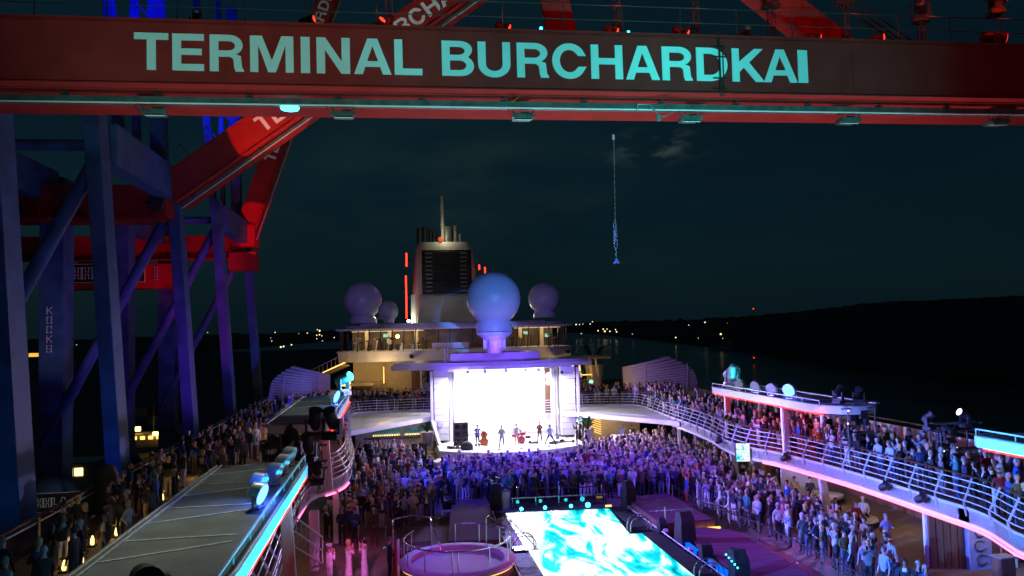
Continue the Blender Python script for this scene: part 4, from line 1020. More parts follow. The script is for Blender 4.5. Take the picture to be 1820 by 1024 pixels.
for f in ((0, 1, 2, 3), (0, 3, 4), (1, 5, 2)): b.bm.faces.new([vv[k] for k in f])
b.build('front_slope', M['funnel'], fn)
b = MB()
b.prism([(-2.95, -.1), (3.0, -.1), (3.0, 0), (-2.95, 0)], 3.75, 9.0)
pl = b.build('louvre_back', M['blackgloss'], fn); pl.location = (.1, -3.25, 0)
for k in range(22):
    z = 3.9 + k * .232; w = 2.95 - .02 * k
    b = MB(); b.box((.1, -3.42, z), (w * 2, .16, .05), (.5, 0, 0)); b.build('louvre', M['black'], fn)
for x in (-2.0, 2.1):
    for k in range(10):
        b = MB(); b.box((x, -3.5, 4.1 + k * .5), (.8, .05, .14)); b.build('louvre_clip', M['ship_grey'], fn)
for x, y, h, r in ((-3.0, 0, 2.1, .3), (-2.3, .3, 2.3, .3), (-1.6, 0, 2.0, .25), (-1.1, .5, 1.6, .3), (1.5, 0, 2.4, .3), (.9, 1, 1.8, .35), (2.1, .4, 1.4, .22)):
    b = MB(); b.cyl((x, y, 10), (x, y, 10 + h), r, n=14); b.build('exhaust_pipe', M['crane_grey'] if x > 1 else M['black'], fn, smooth=True)
b = MB(); b.cyl((.35, -.5, 10), (.35, -.5, 12.2), .7, n=20, cap=False); b.build('exhaust_cowl', M['crane_grey'], fn, smooth=True)
b = MB(); b.cyl((-.2, -1.6, 10), (-.2, -1.6, 15.8), .2, n=8)
for k in range(7): b.box((-.2, -1.6, 11.8 + .55 * k), (.55, .05, .05))
b.build('mast', M['slat'], fn)
b = MB(); b.cyl((-.5, -2.4, 10.35), (-.5, -2.6, 10.35), .35, n=18); b.build('red_disc', mat('red disc', (.4, .03, .02)), fn)
for x, z0, z1 in ((-4.75, 4.3, 6.1) if False else (-4.65, 7.1, 8.7), (-4.75, .9, 6.0), (4.05, 6.6, 7.2), (4.75, 6.2, 6.9)):
    b = MB(); b.bar((x, -3.2, z0), (x, -3.2, z1), .16, .05); b.build('red_tube_light', M['e_red'], fn)
    b = MB(); b.box((x + (.35 if x < 0 else -.3), -3.1, (z0 + z1) / 2), (.8, .1, .14)); b.build('light_bracket', M['black'], fn)
for k in range(10):
    b = MB(); b.box((-4.15, -3.0, .7 + .85 * k), (.35, .2, .12)); b.build('ladder_rung', M['black'], fn)
b = MB(); b.box((-3.95, -3.65, 1.9), (.5, .05, 3.6)); b.build('lit_side_plate', M['ship_white'], fn)

M['shell_panel'] = mat('shell panel', (.27, .255, .25), .6)
# ribbed wind shells beyond the galleries
def shell(loc, L, H, label, s):
    rt = root('ribbed_shell', loc, label, 'wind shelter', 'ribbed shells beyond the galleries')
    n = 13
    for k in range(n):
        z = H * (k + .5) / n; wz = math.sqrt(max(.05, 1 - ((z / H - .25) / .8) ** 2)) if z / H > .25 else 1
        u = (k + .5) / n; cut = L * (.10 * u + .48 * max(0, u - .45) ** 2 * 2.2)
        x0, x1 = (-L * .5 + cut, L * .5) if s > 0 else (-L * .5, L * .5 - cut)
        pts = []
        for i in range(13):
            t = i / 12; x = x0 + (x1 - x0) * t
            pts.append((x, -.55 * math.sin(math.pi * t) * (1 if True else 0) + .25 * k / n, z + s * .9 * (t - .5) * -1 * (z / H)))
        b = MB()
        b.strip([(p[0], p[1], p[2] - H / n * .38) for p in pts], [(p[0], p[1] - .05, p[2] + H / n * .38) for p in pts])
        b.strip([(p[0], p[1], p[2] - H / n * .38) for p in pts], [(p[0], p[1] + .14, p[2] - H / n * .42) for p in pts])
        b.strip([(p[0], p[1] - .05, p[2] + H / n * .38) for p in pts], [(p[0], p[1] + .14, p[2] + H / n * .40) for p in pts])
        b.build('slat', M['slat'], rt)
    b = MB(); rows = []
    for k in range(n + 1):
        u = k / n; cut = L * (.10 * u + .48 * max(0, u - .45) ** 2 * 2.2)
        x0, x1 = (-L * .5 + cut, L * .5) if s > 0 else (-L * .5, L * .5 - cut)
        rows.append([b.bm.verts.new((x0 + (x1 - x0) * i / 12, -.55 * math.sin(math.pi * i / 12) + .25 * u + .16, H * u - s * .9 * (i / 12 - .5) * u)) for i in range(13)])
    for p, q in zip(rows, rows[1:]):
        for i in range(12): b.bm.faces.new((p[i], p[i + 1], q[i + 1], q[i]))
    b.build('shell_skin', M['shell_panel'], rt, smooth=True)
    for t in (-.25, .05, .3):
        b = MB(); b.bar((L * t, -.6, 0), (L * (t + .03), -.35, H * .9), .06, .05); b.build('rib', M['slat'], rt)
    return rt
shell((-17.2, 74, 31.9), 5.6, 2.7, 'violet-lit ribbed oval shell beyond the left gallery', 1)
shell((17.0, 72, 31.6), 7.6, 2.9, 'long ribbed oval shell lit violet and warm beyond the right gallery', -1)
# ================================================================== POOL DECK
# LED picture laid over the pool
scr = bpy.data.materials.new('pool video screen'); scr.use_nodes = True
t = scr.node_tree; t.nodes.clear()
o_ = t.nodes.new('ShaderNodeOutputMaterial'); e_ = t.nodes.new('ShaderNodeEmission'); tc = t.nodes.new('ShaderNodeTexCoord')
mp = t.nodes.new('ShaderNodeMapping'); mp.inputs['Scale'].default_value = (.55, .20, 1); mp.inputs['Rotation'].default_value = (0, 0, R(20)); mp.inputs['Location'].default_value = (4.3, 1.25, 0)
n1 = t.nodes.new('ShaderNodeTexNoise'); n1.inputs['Scale'].default_value = 1.3; n1.inputs['Detail'].default_value = 7; n1.inputs['Distortion'].default_value = 1.3; n1.inputs['Roughness'].default_value = .55
sx = t.nodes.new('ShaderNodeSeparateXYZ'); t.links.new(tc.outputs['Object'], sx.inputs[0])
gx = t.nodes.new('ShaderNodeMapRange'); gx.inputs['From Min'].default_value = -3; gx.inputs['From Max'].default_value = 3; gx.inputs['To Min'].default_value = .20; gx.inputs['To Max'].default_value = -.02
t.links.new(sx.outputs['X'], gx.inputs['Value'])
ad = t.nodes.new('ShaderNodeMath'); ad.operation = 'ADD'
rp = t.nodes.new('ShaderNodeValToRGB'); els = rp.color_ramp.elements
els[0].position = .33; els[0].color = (.0, .12, .22, 1); els[1].position = .60; els[1].color = (.93, .97, 1, 1)
for p_, c_ in ((.40, (.0, .50, .62, 1)), (.45, (.01, .66, .78, 1)), (.50, (.05, .85, .93, 1)), (.53, (.55, .9, .98, 1))):
    e = els.new(p_); e.color = c_
t.links.new(tc.outputs['Object'], mp.inputs[0]); t.links.new(mp.outputs[0], n1.inputs['Vector'])
t.links.new(n1.outputs['Fac'], ad.inputs[0]); t.links.new(gx.outputs[0], ad.inputs[1]); t.links.new(ad.outputs[0], rp.inputs[0])
t.links.new(rp.outputs[0], e_.inputs[0]); e_.inputs[1].default_value = 1.35; t.links.new(e_.outputs[0], o_.inputs[0])
pool = root('pool_screen', (0, 34, PD), 'glowing white and turquoise video floor covering the pool', 'screen')
so_ = [(2.76, 40.6), (2.30, 35.45), (2.88, 35.4), (2.9, 22), (-2.75, 22), (-2.75, 33.92), (-2.25, 33.92), (-2.76, 40.95)]
b = MB(); b.prism([(x, y - 34) for x, y in so_][::-1], .25, .30); b.build('display', scr, pool)
b = MB()
outer = [(3.72, 41.0), (3.95, 34), (3.95, 22), (-3.9, 22), (-3.6, 34), (-3.35, 41.35)]
b.prism([(x, y - 34) for x, y in outer][::-1], 0, .235); b.build('frame', M['blackgloss'], pool, bevel=.02)
for k in range(22):   # frame plates round the picture
    y = 22.8 + k * .85
    for sx_ in (-1, 1):
        x0 = -2.78 if sx_ < 0 else 2.92
        if sx_ > 0 and y > 35.4: x0 = 2.80
        b = MB(); b.box((x0 + sx_ * .42, y - 34, .245), (.76, .83, .03)); b.build('frame_plate', M['black'], pool)
for x0, x1, y in ((-3.9, -3.55, 0),):
    b = MB(); b.cyl((-3.42, 41.3 - 34, .36), (-3.98, 22 - 34, .36), .03, n=6); b.build('edge_tube', M['rail_white'], pool)
b = MB(); b.cyl((3.78, 41.0 - 34, .33), (4.0, 22 - 34, .33), .025, n=6); b.build('edge_tube', M['rail_white'], pool)
def ladder(x, y, sx_, label):
    rt = root('pool_ladder', (x, y, PD + .25), label, 'pool ladder', 'pool ladders')
    for dy in (-.27, .27):
        b = MB(); b.tube([(sx_ * .55, dy, -.1)] + [(sx_ * (.05 + .5 * math.cos(a)), dy, .28 + .38 * math.sin(a)) for a in [math.pi * i / 10 for i in range(11)]] + [(-sx_ * .45, dy, 0)], .028, 6); b.build('hoop', M['steel'], rt, smooth=True)
    b = MB(); b.box((sx_ * .05, 0, .03), (1.0, .75, .06)); b.build('foot_plate', M['blackgloss'], rt)
ladder(-2.85, 34.3, -1, 'steel hoop pool ladder on the left edge of the glowing pool')
ladder(2.95, 36.2, 1, 'steel hoop pool ladder on the right edge of the glowing pool, farther one')
ladder(3.35, 28.8, 1, 'steel hoop pool ladder on the right pool edge, at the picture bottom')
# ball lamps along the far edge of the pool
for i, x in enumerate((-1.75, -.45, 1.0, 1.95)):
    rt = root('ball_lamp', (x, 42.0, PD + .02), 'small glowing cyan ball lamp at the far pool edge, %s' % ['leftmost', 'second from the left', 'third from the left', 'rightmost and brightest'][i], 'lamp', 'ball lamps at the far pool edge')
    b = MB(); b.box((0, 0, .05), (.14, .14, .1)); b.build('base', M['black'], rt)
    b = MB(); b.ico((0, 0, .2), .10 + .04 * (i == 3), 2); b.build('globe', M['e_cyan'], rt)
# glass balustrade and far rope stanchions
rt = root('pool_rail', (0.3, 42.7, PD), 'low glass rail on thin steel posts along the far end of the pool', 'railing')
b = MB(); b.cyl((-2.5, .2, .62), (2.9, 0, .62), .025, n=6); b.build('rail', M['steel'], rt)
for k in range(5):
    x = -2.4 + 1.3 * k; b = MB(); b.cyl((x, .18 - k * .04, 0), (x, .18 - k * .04, .62), .02, n=6); b.build('post', M['steel'], rt)
b = MB(); b.bar((-2.5, .2, .3), (2.9, 0, .3), .01, .5, up=(0, 0, 1)); b.build('glass_panel', M['glass'], rt)
# raised walkways
def platform(label, pts, z, name='walkway', h=.5, group='dark red raised walkways'):
    c = pts[0]; rt = root(name, (c[0], c[1], PD), label, 'walkway', group)
    q = [(x - c[0], y - c[1]) for x, y in pts]
    b = MB(); b.prism(q, .02, z - .05); b.build('base', M['wood'], rt)
    # boards
    ys = [p[1] for p in q]; y0, y1 = min(ys), max(ys); n = max(1, int((y1 - y0) / .28))
    def span(y):
        xs = []
        for (xa, ya), (xb, yb) in zip(q, q[1:] + q[:1]):
            if (ya - y) * (yb - y) < 0: xs.append(xa + (xb - xa) * (y - ya) / (yb - ya))
        return (min(xs), max(xs)) if len(xs) > 1 else None
    for k in range(n):
        ya, yb = y0 + (y1 - y0) * k / n + .008, y0 + (y1 - y0) * (k + 1) / n - .008
        a_, c_ = span(ya), span(yb)
        if not a_ or not c_: continue
        b = MB(); zz = z + rnd.uniform(-.003, .003); v = [b.bm.verts.new(p) for p in ((a_[0], ya, zz), (a_[1], ya, zz), (c_[1], yb, zz), (c_[0], yb, zz))]
        b.bm.faces.new(v); g = bmesh.ops.extrude_face_region(b.bm, geom=list(b.bm.faces)); bmesh.ops.translate(b.bm, vec=(0, 0, -.045), verts=[w for w in g['geom'] if isinstance(w, bmesh.types.BMVert)])
        b.build('plank', M['walkway'], rt)
    return rt
rnd = random.Random(11)
platform('raised dark red walkway behind the hot tub, left of the pool', [(-6.2, 35.3), (-3.75, 35.0), (-3.45, 43.6), (-5.4, 43.6)], .55)
platform('farther dark red walkway right of the pool, one step up', [(3.95, 35.6), (6.6, 35.7), (6.55, 41.9), (3.9, 41.6)], .62)
platform('nearer dark red walkway right of the pool with white light spots', [(4.6, 22), (7.1, 22), (7.1, 34.6), (6.0, 35.5), (4.55, 35.5)], .38)
b = MB(); b.box((0, 0, .0), (.9, .5, .02)); 
b.bm.free()
# lit step edge and rail at the walkway joint
rt = root('step_light', (6.2, 35.3, PD), 'warm lit step edge where the two right walkways meet', 'light strip')
b = MB(); b.box((0, .25, .22), (1.2, .04, .25)); b.build('lens', M['e_warmdim'], rt)
rt = root('step_light', (3.0, 41.6, PD), 'small warm lit wedge at the far right pool corner', 'light strip')
b = MB(); b.box((0, 0, .2), (.35, .04, .1)); b.build('lens', M['e_warmdim'], rt)
rt = root('walkway_rail', (5.0, 36, PD + .4), 'thin steel post with sloping wire beside the black covered speakers', 'railing')
b = MB(); b.cyl((.0, -1.5, 0), (0, -1.5, 1.1), .022, n=6); b.cyl((0, -1.5, 1.1), (-1.0, 1.8, .3), .008, n=4); b.cyl((-.9, -.4, 0), (-.9, -.4, 1), .02, n=6); b.build('post', M['steel'], rt)
# blue bar lights between pool and walkway
for i, (y0, y1) in enumerate([(37.2, 37.9), (38.1, 38.9), (28.6, 30.0), (30.3, 31.7), (32.0, 33.3), (26.9, 28.3), (24, 26)]):
    rt = root('blue_bar_light', (4.25, (y0 + y1) / 2, PD), '%s glowing blue bar light between the pool frame and the right walkway' % ['farthest but one', 'farthest', 'fourth nearest', 'fifth nearest', 'sixth nearest', 'second nearest', 'nearest'][i], 'light bar', 'blue bar lights beside the pool')
    b = MB(); b.box((0, 0, .17), (.12, y1 - y0, .3)); b.build('housing', M['black'], rt)
    b = MB(); b.box((-.0, 0, .335), (.2, y1 - y0 - .06, .03)); b.box((-.075, 0, .2), (.02, y1 - y0 - .06, .2)); b.build('lens', M['e_bluebar'], rt)
for i, (x, y) in enumerate([(3.75, 40.2), (3.8, 38.6), (4.0, 35.3), (4.02, 32.2), (4.1, 30.1), (-3.3, 39.3), (-3.4, 37.4), (-3.55, 34.6)]):
    o = MB().box((0, 0, .07), (.2, .2, .12), (.5, 0, 0)).build('small_lamp_box', M['silver'], None, bevel=.01); o.location = (x, y, PD + .3)
    tag(o, '%s small pale lamp box on the %s pool frame from the far end' % (ORD[i if x > 0 else i - 5], 'right' if x > 0 else 'left'), 'lamp', 'small lamp boxes on the pool frame')
# black covered loudspeakers
def covered(loc, s, label, rz=0, h=1.35):
    rt = root('covered_speaker', loc, label, 'speaker', 'black covered speakers beside the pool', rz=rz)
    b = MB(); pr = [(-.5 * s, -.42 * s), (.5 * s, -.42 * s), (.5 * s, .42 * s), (-.5 * s, .42 * s)]
    lo = [b.bm.verts.new((x * 1.08, y * 1.1, 0)) for x, y in pr]; mi = [b.bm.verts.new((x * .98 , y * .95, h * .72)) for x, y in pr]; hi = [b.bm.verts.new((x * .82, y * .55 + .08, h)) for x, y in pr]
    for A, B in ((lo, mi), (mi, hi)):
        for k in range(4): b.bm.faces.new((A[k], A[(k + 1) % 4], B[(k + 1) % 4], B[k]))
    b.bm.faces.new(hi); b.bm.faces.new(lo[::-1])
    bmesh.ops.subdivide_edges(b.bm, edges=b.bm.edges[:], cuts=4, use_grid_fill=True)
    for v in b.bm.verts:
        n = mnoise.noise_vector(v.co * 3.1 + Vector(loc)) * .05; v.co += n
    b.build('cover', M['blackcloth'], rt, smooth=True)
    b = MB(); b.box((0, 0, .04), (.9 * s, .7 * s, .08)); b.build('base', M['black'], rt)
    return rt
covered((4.3, 33.6, PD + .1), .72, 'tall black covered speaker at the joint of the right walkways', .2, 1.55)
covered((4.35, 28.2, PD + .1), .62, 'black covered speaker on the near right walkway edge with a row of small lights', .1, 1.35)
covered((4.2, 31.0, PD + .1), .5, 'small black covered lamp between the two larger covered speakers', 0, .8)
covered((3.95, 35.6, PD + .1), .4, 'small round covered lamp left of the tall covered speaker', 0, .8)
covered((3.85, 40.6, PD + .2), .6, 'narrow black covered speaker at the far right corner of the pool', .3, 1.5)
covered((-3.1, 42.2, PD + .2), .6, 'narrow black covered speaker at the far left corner of the pool beside the planter', -.3, 1.4)
covered((-5.6, 42.8, PD + .3), .7, 'low black bag shaped cover lying at the far end of the left walkway', .1, .45)
for k in range(5):
    o = MB().ico((0, 0, 0), .035).build('small_lamp', M['e_cyan']); o.location = (4.02, 28.6 - .25 * k, PD + 1.15 - .05 * k)
    tag(o, '%s tiny cyan light of the short row beside the near covered speaker' % ORD[k], 'lamp', 'row of tiny cyan lights')
# planters
def planter(loc, label, s=1.0, pot=True):
    rt = root('potted_palm', loc, label, 'plant', 'potted plants'); rn = random.Random(int(loc[0] * 7))
    b = MB(); b.lathe([(.30 * s, 0), (.42 * s, .85 * s), (.45 * s, .87 * s), (.40 * s, .84 * s), (.1, .8 * s)], n=20); b.build('pot', M['pot'], rt, smooth=True)
    for k in range(16):
        a = rn.uniform(0, 6.28); L = rn.uniform(.6, 1.05) * s; up = rn.uniform(.3, .9)
        b = MB(); A, B = [], []
        for i in range(7):
            u = i / 6; r = L * u; z = .85 * s + up * s * math.sin(u * 2.0); w = .09 * s * math.sin(math.pi * (u * .85 + .12))
            c, s_ = math.cos(a), math.sin(a); A.append((r * c - w * s_, r * s_ + w * c, z - .03)); B.append((r * c + w * s_, r * s_ - w * c, z + .02))
        b.strip(A, B); b.build('leaf', M['leaf'], rt)
    return rt
planter((-2.63, 43.3, PD), 'pale tapered planter with a dark palm at the far left corner of the pool', 1.15)
planter((-5.9, 64.2, PD + .6), 'leafy potted palm beside the bar, left of the stage', 1.3)
planter((6.9, 61.5, PD + .6), 'leafy potted palm right of the stage under the gallery', 1.3)
# rope barrier
def stanchion(x, y, label, warm=False):
    rt = root('rope_post', (x, y, PD), label, 'rope post', 'posts of the rope barrier')
    b = MB(); b.lathe([(.17, 0), (.17, .02), (.04, .05)], n=16); b.build('base', M['steel'], rt)
    b = MB(); b.cyl((0, 0, .03), (0, 0, .96), .03, n=10); b.cyl((0, 0, .94), (0, 0, 1.0), .042, n=10); b.build('pole', M['steel'], rt)
    return rt
SP = [(-1.66, 43.9), (.7, 43.6), (3.12, 43.4), (6.9, 42.2), (7.0, 38.5), (7.2, 36.6), (7.8, 33.6), (7.9, 30.6), (8.0, 27.6), (8.0, 24.8)]
nm = ['left of the three behind the pool', 'middle of the three behind the pool', 'right of the three behind the pool', 'at the far corner of the right walkway', 'halfway along the far right walkway', 'at the step between the right walkways', 'beside the person in the patterned shirt', 'in front of the woman in white', 'near the bottom edge of the picture', 'outside the rope line bend']
for (x, y), n_ in zip(SP, nm): stanchion(x, y, 'shiny rope post ' + n_)
SPL = [(-8.95, 36.9), (-10.2, 37.2)]
for i, (x, y) in enumerate(SPL): stanchion(x, y, ['shiny rope post beside the dark-suited guard', 'shiny rope post behind the women in white'][i])
def belt(a, c, label, z=.93, sag=.04):
    rt = None; b = MB(); A, B = [], []
    a, c = Vector((*a, PD + z)), Vector((*c, PD + z)); pts = []
    for i in range(9):
        u = i / 8; p = a.lerp(c, u); p.z -= sag * 4 * u * (1 - u); pts.append(p)
    for p, q in zip(pts, pts[1:]): b.bar(p - pts[0], q - pts[0], .015, .06, up=(0, 0, 1))
    o = b.build('barrier_belt', M['black']); o.location = pts[0]
    tag(o, label, 'barrier belt', 'belts of the rope barrier')
for k in range(len(SP) - 1):
    if k != 2: belt(SP[k], SP[k + 1], 'dark rope belt from the post ' + nm[k])
belt(SPL[0], SPL[1], 'dark belt of the rope barrier behind the women in white')
rt = root('gold_rail', (7.35, 37.0, PD), 'gold-lit square handrail at the step between the right walkways', 'railing')
b = MB(); b.bar((-.35, 1.2, 1.0), (.55, -1.2, .95), .05, .05); b.build('handrail', M['steel'], rt)
for x, y in ((-.35, 1.2), (.35, -.6), (.55, -1.2)):
    b = MB(); b.bar((x, y, 0), (x, y, 1), .05, .05); b.build('post', M['steel'], rt)

# ------------------------------------------------------------------ hot tub
ht = root('hot_tub', (-6.05, 31.4, PD), 'round raised hot tub lit violet and pink with a steel rail', 'hot tub')
b = MB(); b.lathe([(2.12, 0), (2.15, .75)], n=56); bmesh.ops.delete(b.bm, geom=[f for f in b.bm.faces if len(f.verts) > 4], context='FACES'); b.build('skirt', M['cream'], ht, smooth=True)
for k in range(56):
    a = 2 * math.pi * k / 56; b = MB(); b.box((2.17 * math.cos(a), 2.17 * math.sin(a), .36), (.03, .2, .70), (0, 0, a)); b.build('skirt_panel', M['wood'], ht)
b = MB(); b.lathe([(2.3, .76), (2.32, .88), (2.25, .92), (1.88, .92), (1.84, .86), (1.80, .55), (1.5, .50), (1.45, .2), (.01, .18)], n=56); b.build('rim_and_basin', M['tub'], ht, smooth=True)
b = MB(); b.tube([(2.24 * math.cos(a), 2.24 * math.sin(a), .72) for a in [2 * math.pi * k / 56 for k in range(56)]], .02, 5, closed=True); b.build('tape_light', M['e_warmdim'], ht)
wm = mat('hot tub water', (.26, .20, .40), .2, var=.3, scale=1.5, bump=.4, bscale=3, spec=.25)
b = MB(); b.lathe([(.02, .70), (1.83, .70)], n=48); b.build('tub_water', wm, ht)
for k in range(10):
    a = 2 * math.pi * k / 10; b = MB(); b.cyl((1.2 * math.cos(a), 1.2 * math.sin(a), .70), (1.2 * math.cos(a), 1.2 * math.sin(a), .715), .045, n=8); b.build('jet', M['black'], ht)
b = MB(); b.tube([(2.12 * math.cos(a), 2.12 * math.sin(a), 1.75) for a in [R(-215 + i * 8.2) for i in range(38)]], .032, 7); b.build('ring_rail', M['steel'], ht, smooth=True)
for d_ in (-212, -185, -160, -130, -100, -94, -60, -28, 0, 30, 60, 88):
    a = R(d_); b = MB(); b.cyl((2.12 * math.cos(a), 2.12 * math.sin(a), .9), (2.12 * math.cos(a), 2.12 * math.sin(a), 1.75), .024, n=6); b.build('rail_post', M['steel'], ht)
# entry steps with high rails at the back left
b = MB(); b.box((-1.75, 2.2, .45), (1.6, 1.3, .9)); b.box((-1.75, 3.1, .25), (1.6, .6, .5)); b.build('entry_step', M['walkway'], ht, bevel=.02)
for dx in (-2.55, -.95):
    b = MB(); b.tube([(dx, 2.9, .0), (dx, 2.9, 1.7), (dx, 2.6, 1.95), (dx, 1.6, 1.95), (dx + .3, .9, 1.2), (dx + .35, .8, .95)], .034, 7); b.build('entry_rail', M['steel'], ht, smooth=True)
    b = MB(); b.cyl((dx, 1.7, .9), (dx, 1.7, 1.95), .026, n=6); b.cyl((dx, 2.35, .9), (dx, 2.35, 1.95), .026, n=6); b.build('rail_post', M['steel'], ht)
b = MB(); b.tube([(-2.55, 2.9, 1.9), (-1.75, 3.15, 1.98), (-.95, 2.9, 1.9)], .034, 7); b.build('entry_rail', M['steel'], ht, smooth=True)
b = MB(); b.tube([(1.35, 1.75, .9), (1.35, 1.75, 2.0), (1.5, 1.8, 2.02), (2.3, 2.1, 1.5)], .03, 6); b.build('hand_loop', M['steel'], ht, smooth=True)
b = MB(); b.box((-2.35, .6, .75), (.12, 1.2, 1.5)); b.build('side_screen', M['ship_white'], ht); b = MB(); b.box((-2.45, .6, .75), (.1, 1.3, 1.5)); b.build('side_screen_back', M['crane_red'], ht)
# steps in the foreground left of the tub
rt = root('deck_steps', (-9.2, 30.2, PD), 'low pale deck steps with lit edges at the bottom, left of the hot tub', 'steps')
for k in range(3):
    b = MB(); b.box((0, -.9 * k - .2, -.0 + .16 - .05 * k), (3.0, .85, .1)); b.build('step', M['deck'], rt, bevel=.01)
    b = MB(); b.box((0, .24 - .9 * k, .2 - .05 * k), (3.0, .02, .03)); b.build('step_light', M['e_warmdim'], rt)

# ------------------------------------------------------------------ below and beside the galleries
def panel_wall(name, loc, size, m_, label, cat='wall', rz=0, n=1, axis='x', group=None, gap=.02):
    rt = root(name, loc, label, cat, group, rz=rz); w = size[0] / n
    for k in range(n):
        b = MB(); b.box((-size[0] / 2 + w * (k + .5), 0, size[2] / 2), (w - gap, size[1], size[2])); b.build('panel', M[m_], rt, bevel=.01)
    return rt
panel_wall('partition_wall', (14.6, 42.2, PD), (2.2, .2, 2.5), 'ship_white', 'plain violet-lit white wall panel under the right gallery', n=1, rz=R(-8))
panel_wall('wood_partition', (13.35, 28.6, PD), (1.35, .2, 2.5), 'wood', 'brown wood wall under the right gallery behind the blue-lit column', n=5, rz=R(-14))
panel_wall('textured_partition', (14.45, 28.2, PD), (1.0, .25, 2.5), 'bluewall', 'blue-lit panel with curling raised lines under the right gallery', n=1)
rt = root('relief_lines', (14.45, 28.04, PD), 'curling raised line ornament on the blue-lit wall panel', 'ornament')
for k in range(4):
    b = MB(); z0 = .4 + .55 * k; b.tube([(.22 * math.cos(a) - .06 * k % .1, 0, z0 + .2 * math.sin(a)) for a in [R(30 + 25 * i) for i in range(12)]], .018, 5); b.tube([(.2, 0, z0 - .1), (.0, 0, z0 - .25), (-.2, 0, z0 - .2)], .018, 5); b.build('line', M['black'], rt)
def column(loc, r, h, label, m_='ship_white', sq=True, lean=(0, 0)):
    b = MB()
    b.bar((lean[0], lean[1], 0), (0, 0, h), r * 2, r * 1.6, up=(0, 1, 0))
    o = b.build('deck_column', M[m_], None, bevel=.03); o.location = loc
    return tag(o, label, 'column', 'columns under the galleries')
column((12.75, 28.9, PD), .13, 2.5, 'blue-lit column at the left end of the brown wood wall')
column((13.0, 37.2, PD), .18, 2.5, 'violet-lit leaning column under the right gallery beside seated guests', lean=(.35, 0))
column((11.9, 45.4, PD), .16, 2.5, 'violet-lit column right of the packed crowd under the fascia', lean=(.4, 0))
column((12.2, 55.0, PD), .1, 2.5, 'thin pale column at the far right behind the packed crowd')
column((15.9, 28.0, PD), .07, 2.5, 'thin grey column beside the slatted wall at the right edge')
column((-11.3, 38.3, PD), .13, 2.5, 'pink-lit column under the rounded end of the left gallery')
column((-11.9, 34.2, PD), .2, 2.5, 'cyan-lit wide column below the near left canopy')
# slatted wall far right
rt = root('slatted_wall', (17.4, 28.6, PD), 'wall of brown upright slats under the right gallery at the right edge', 'wall')
for k in range(26):
    b = MB(); b.box((-1.3 + .17 * k, 0, 1.45), (.09, .1, 1.7)); b.build('slat', M['wood'], rt)
b = MB(); b.box((.8, .15, 1.2), (4.6, .1, 2.5)); b.build('backing', M['cream'], rt); b = MB(); b.box((.8, -.05, .5), (4.6, .2, .22)); b.build('sill', M['wood'], rt)
rt = root('bar_counter', (14.0, 26.4, PD), 'small wooden stand with a red-lit top in front of the blue panel', 'counter')
b = MB(); b.box((0, 0, .5), (.6, .5, 1.0)); b.build('body', M['wood'], rt, bevel=.02); b = MB(); b.box((0, 0, 1.03), (.68, .56, .05)); b.build('top', M['ship_grey'], rt)
rt = root('back_wall', (17.6, 47, PD), 'warm dim inner wall far under the right gallery', 'wall')
b = MB(); b.box((0, 0, 1.25), (.2, 36, 2.5)); b.build('panel', M['wood'], rt)
# daybeds and loungers with people at the right
def daybed(loc, label, rz=0):
    rt = root('daybed', loc, label, 'daybed', 'round daybeds under the right gallery', rz=rz)
    b = MB(); b.lathe([(1.05, .0), (1.1, .3), (1.05, .42), (.2, .46)], n=24, sy=.75); b.build('cushion', M['slat'], rt, smooth=True)
    b = MB(); b.lathe([(1.1, .05), (1.14, .3)], n=24, sy=.75); b.build('wicker_base', M['blackcloth'], rt)
    b = MB(); b.sphere((-.5, .3, .55), .3, 12, 8, (1, .6, .6)); b.sphere((.1, .45, .55), .3, 12, 8, (1, .6, .6)); b.build('pillow', mat('striped pillow', (.3, .3, .32), .8) if 'striped pillow' not in bpy.data.materials else bpy.data.materials['striped pillow'], rt)
daybed((13.6, 35.2, PD), 'dark daybed with striped pillows where guests lounge under the fascia')
daybed((15.0, 40.2, PD), 'pale daybed beside the violet wall panel', .4)
daybed((14.6, 50.2, PD), 'daybed with a pale cushion behind the packed crowd on the right', .2)
# bar at the left of the stage with lit shelves
rt = root('bar', (-8.2, 68.6, PD), 'bar with lit bottle shelves under the left roof shelf beside the stage', 'bar')
b = MB(); b.box((0, .5, 1.3), (7.4, .2, 2.6)); b.build('back_wall', M['bluewall'], rt)
b = MB(); b.box((0, -2.6, .55), (5.5, .6, 1.1)); b.build('counter', M['slat'], rt, bevel=.02); b = MB(); b.box((0, -2.6, 1.13), (5.7, .75, .06)); b.build('counter_top', M['blackgloss'], rt)
M['shelflight'] = emit('shelf light', (1.0, .78, .35), 2.0); M['teal'] = mat('teal glass', (.05, .35, .33), .2)
bm_ = {}
for sx0, w in ((-1.7, 1.0), (-.55, 1.3), (1.2, 1.3), (2.6, 1.2)):
    b = MB(); b.box((sx0, .35, .98), (w, .05, .12)); b.build('shelf_light', M['shelflight'], rt)
    b = MB(); b.box((sx0, .2, .9), (w + .1, .35, .04)); b.build('shelf', M['wood'], rt)
    b = MB(); b.box((sx0, .36, 1.25), (w, .03, .35)); b.build('shelf_back', M['teal'], rt)
    for k in range(6):
        x = sx0 - w / 2 + .12 + k * (w - .2) / 5
        if 'bot' not in bm_:
            q = MB(); q.lathe([(.045, 0), (.045, .2), (.018, .27), (.018, .34)], n=8); bm_['bot'] = q.mesh('bottle'); bm_['bot'].materials.append(M['slat'])
        inst('bottle', bm_['bot'], rt, (x, .2, .92))
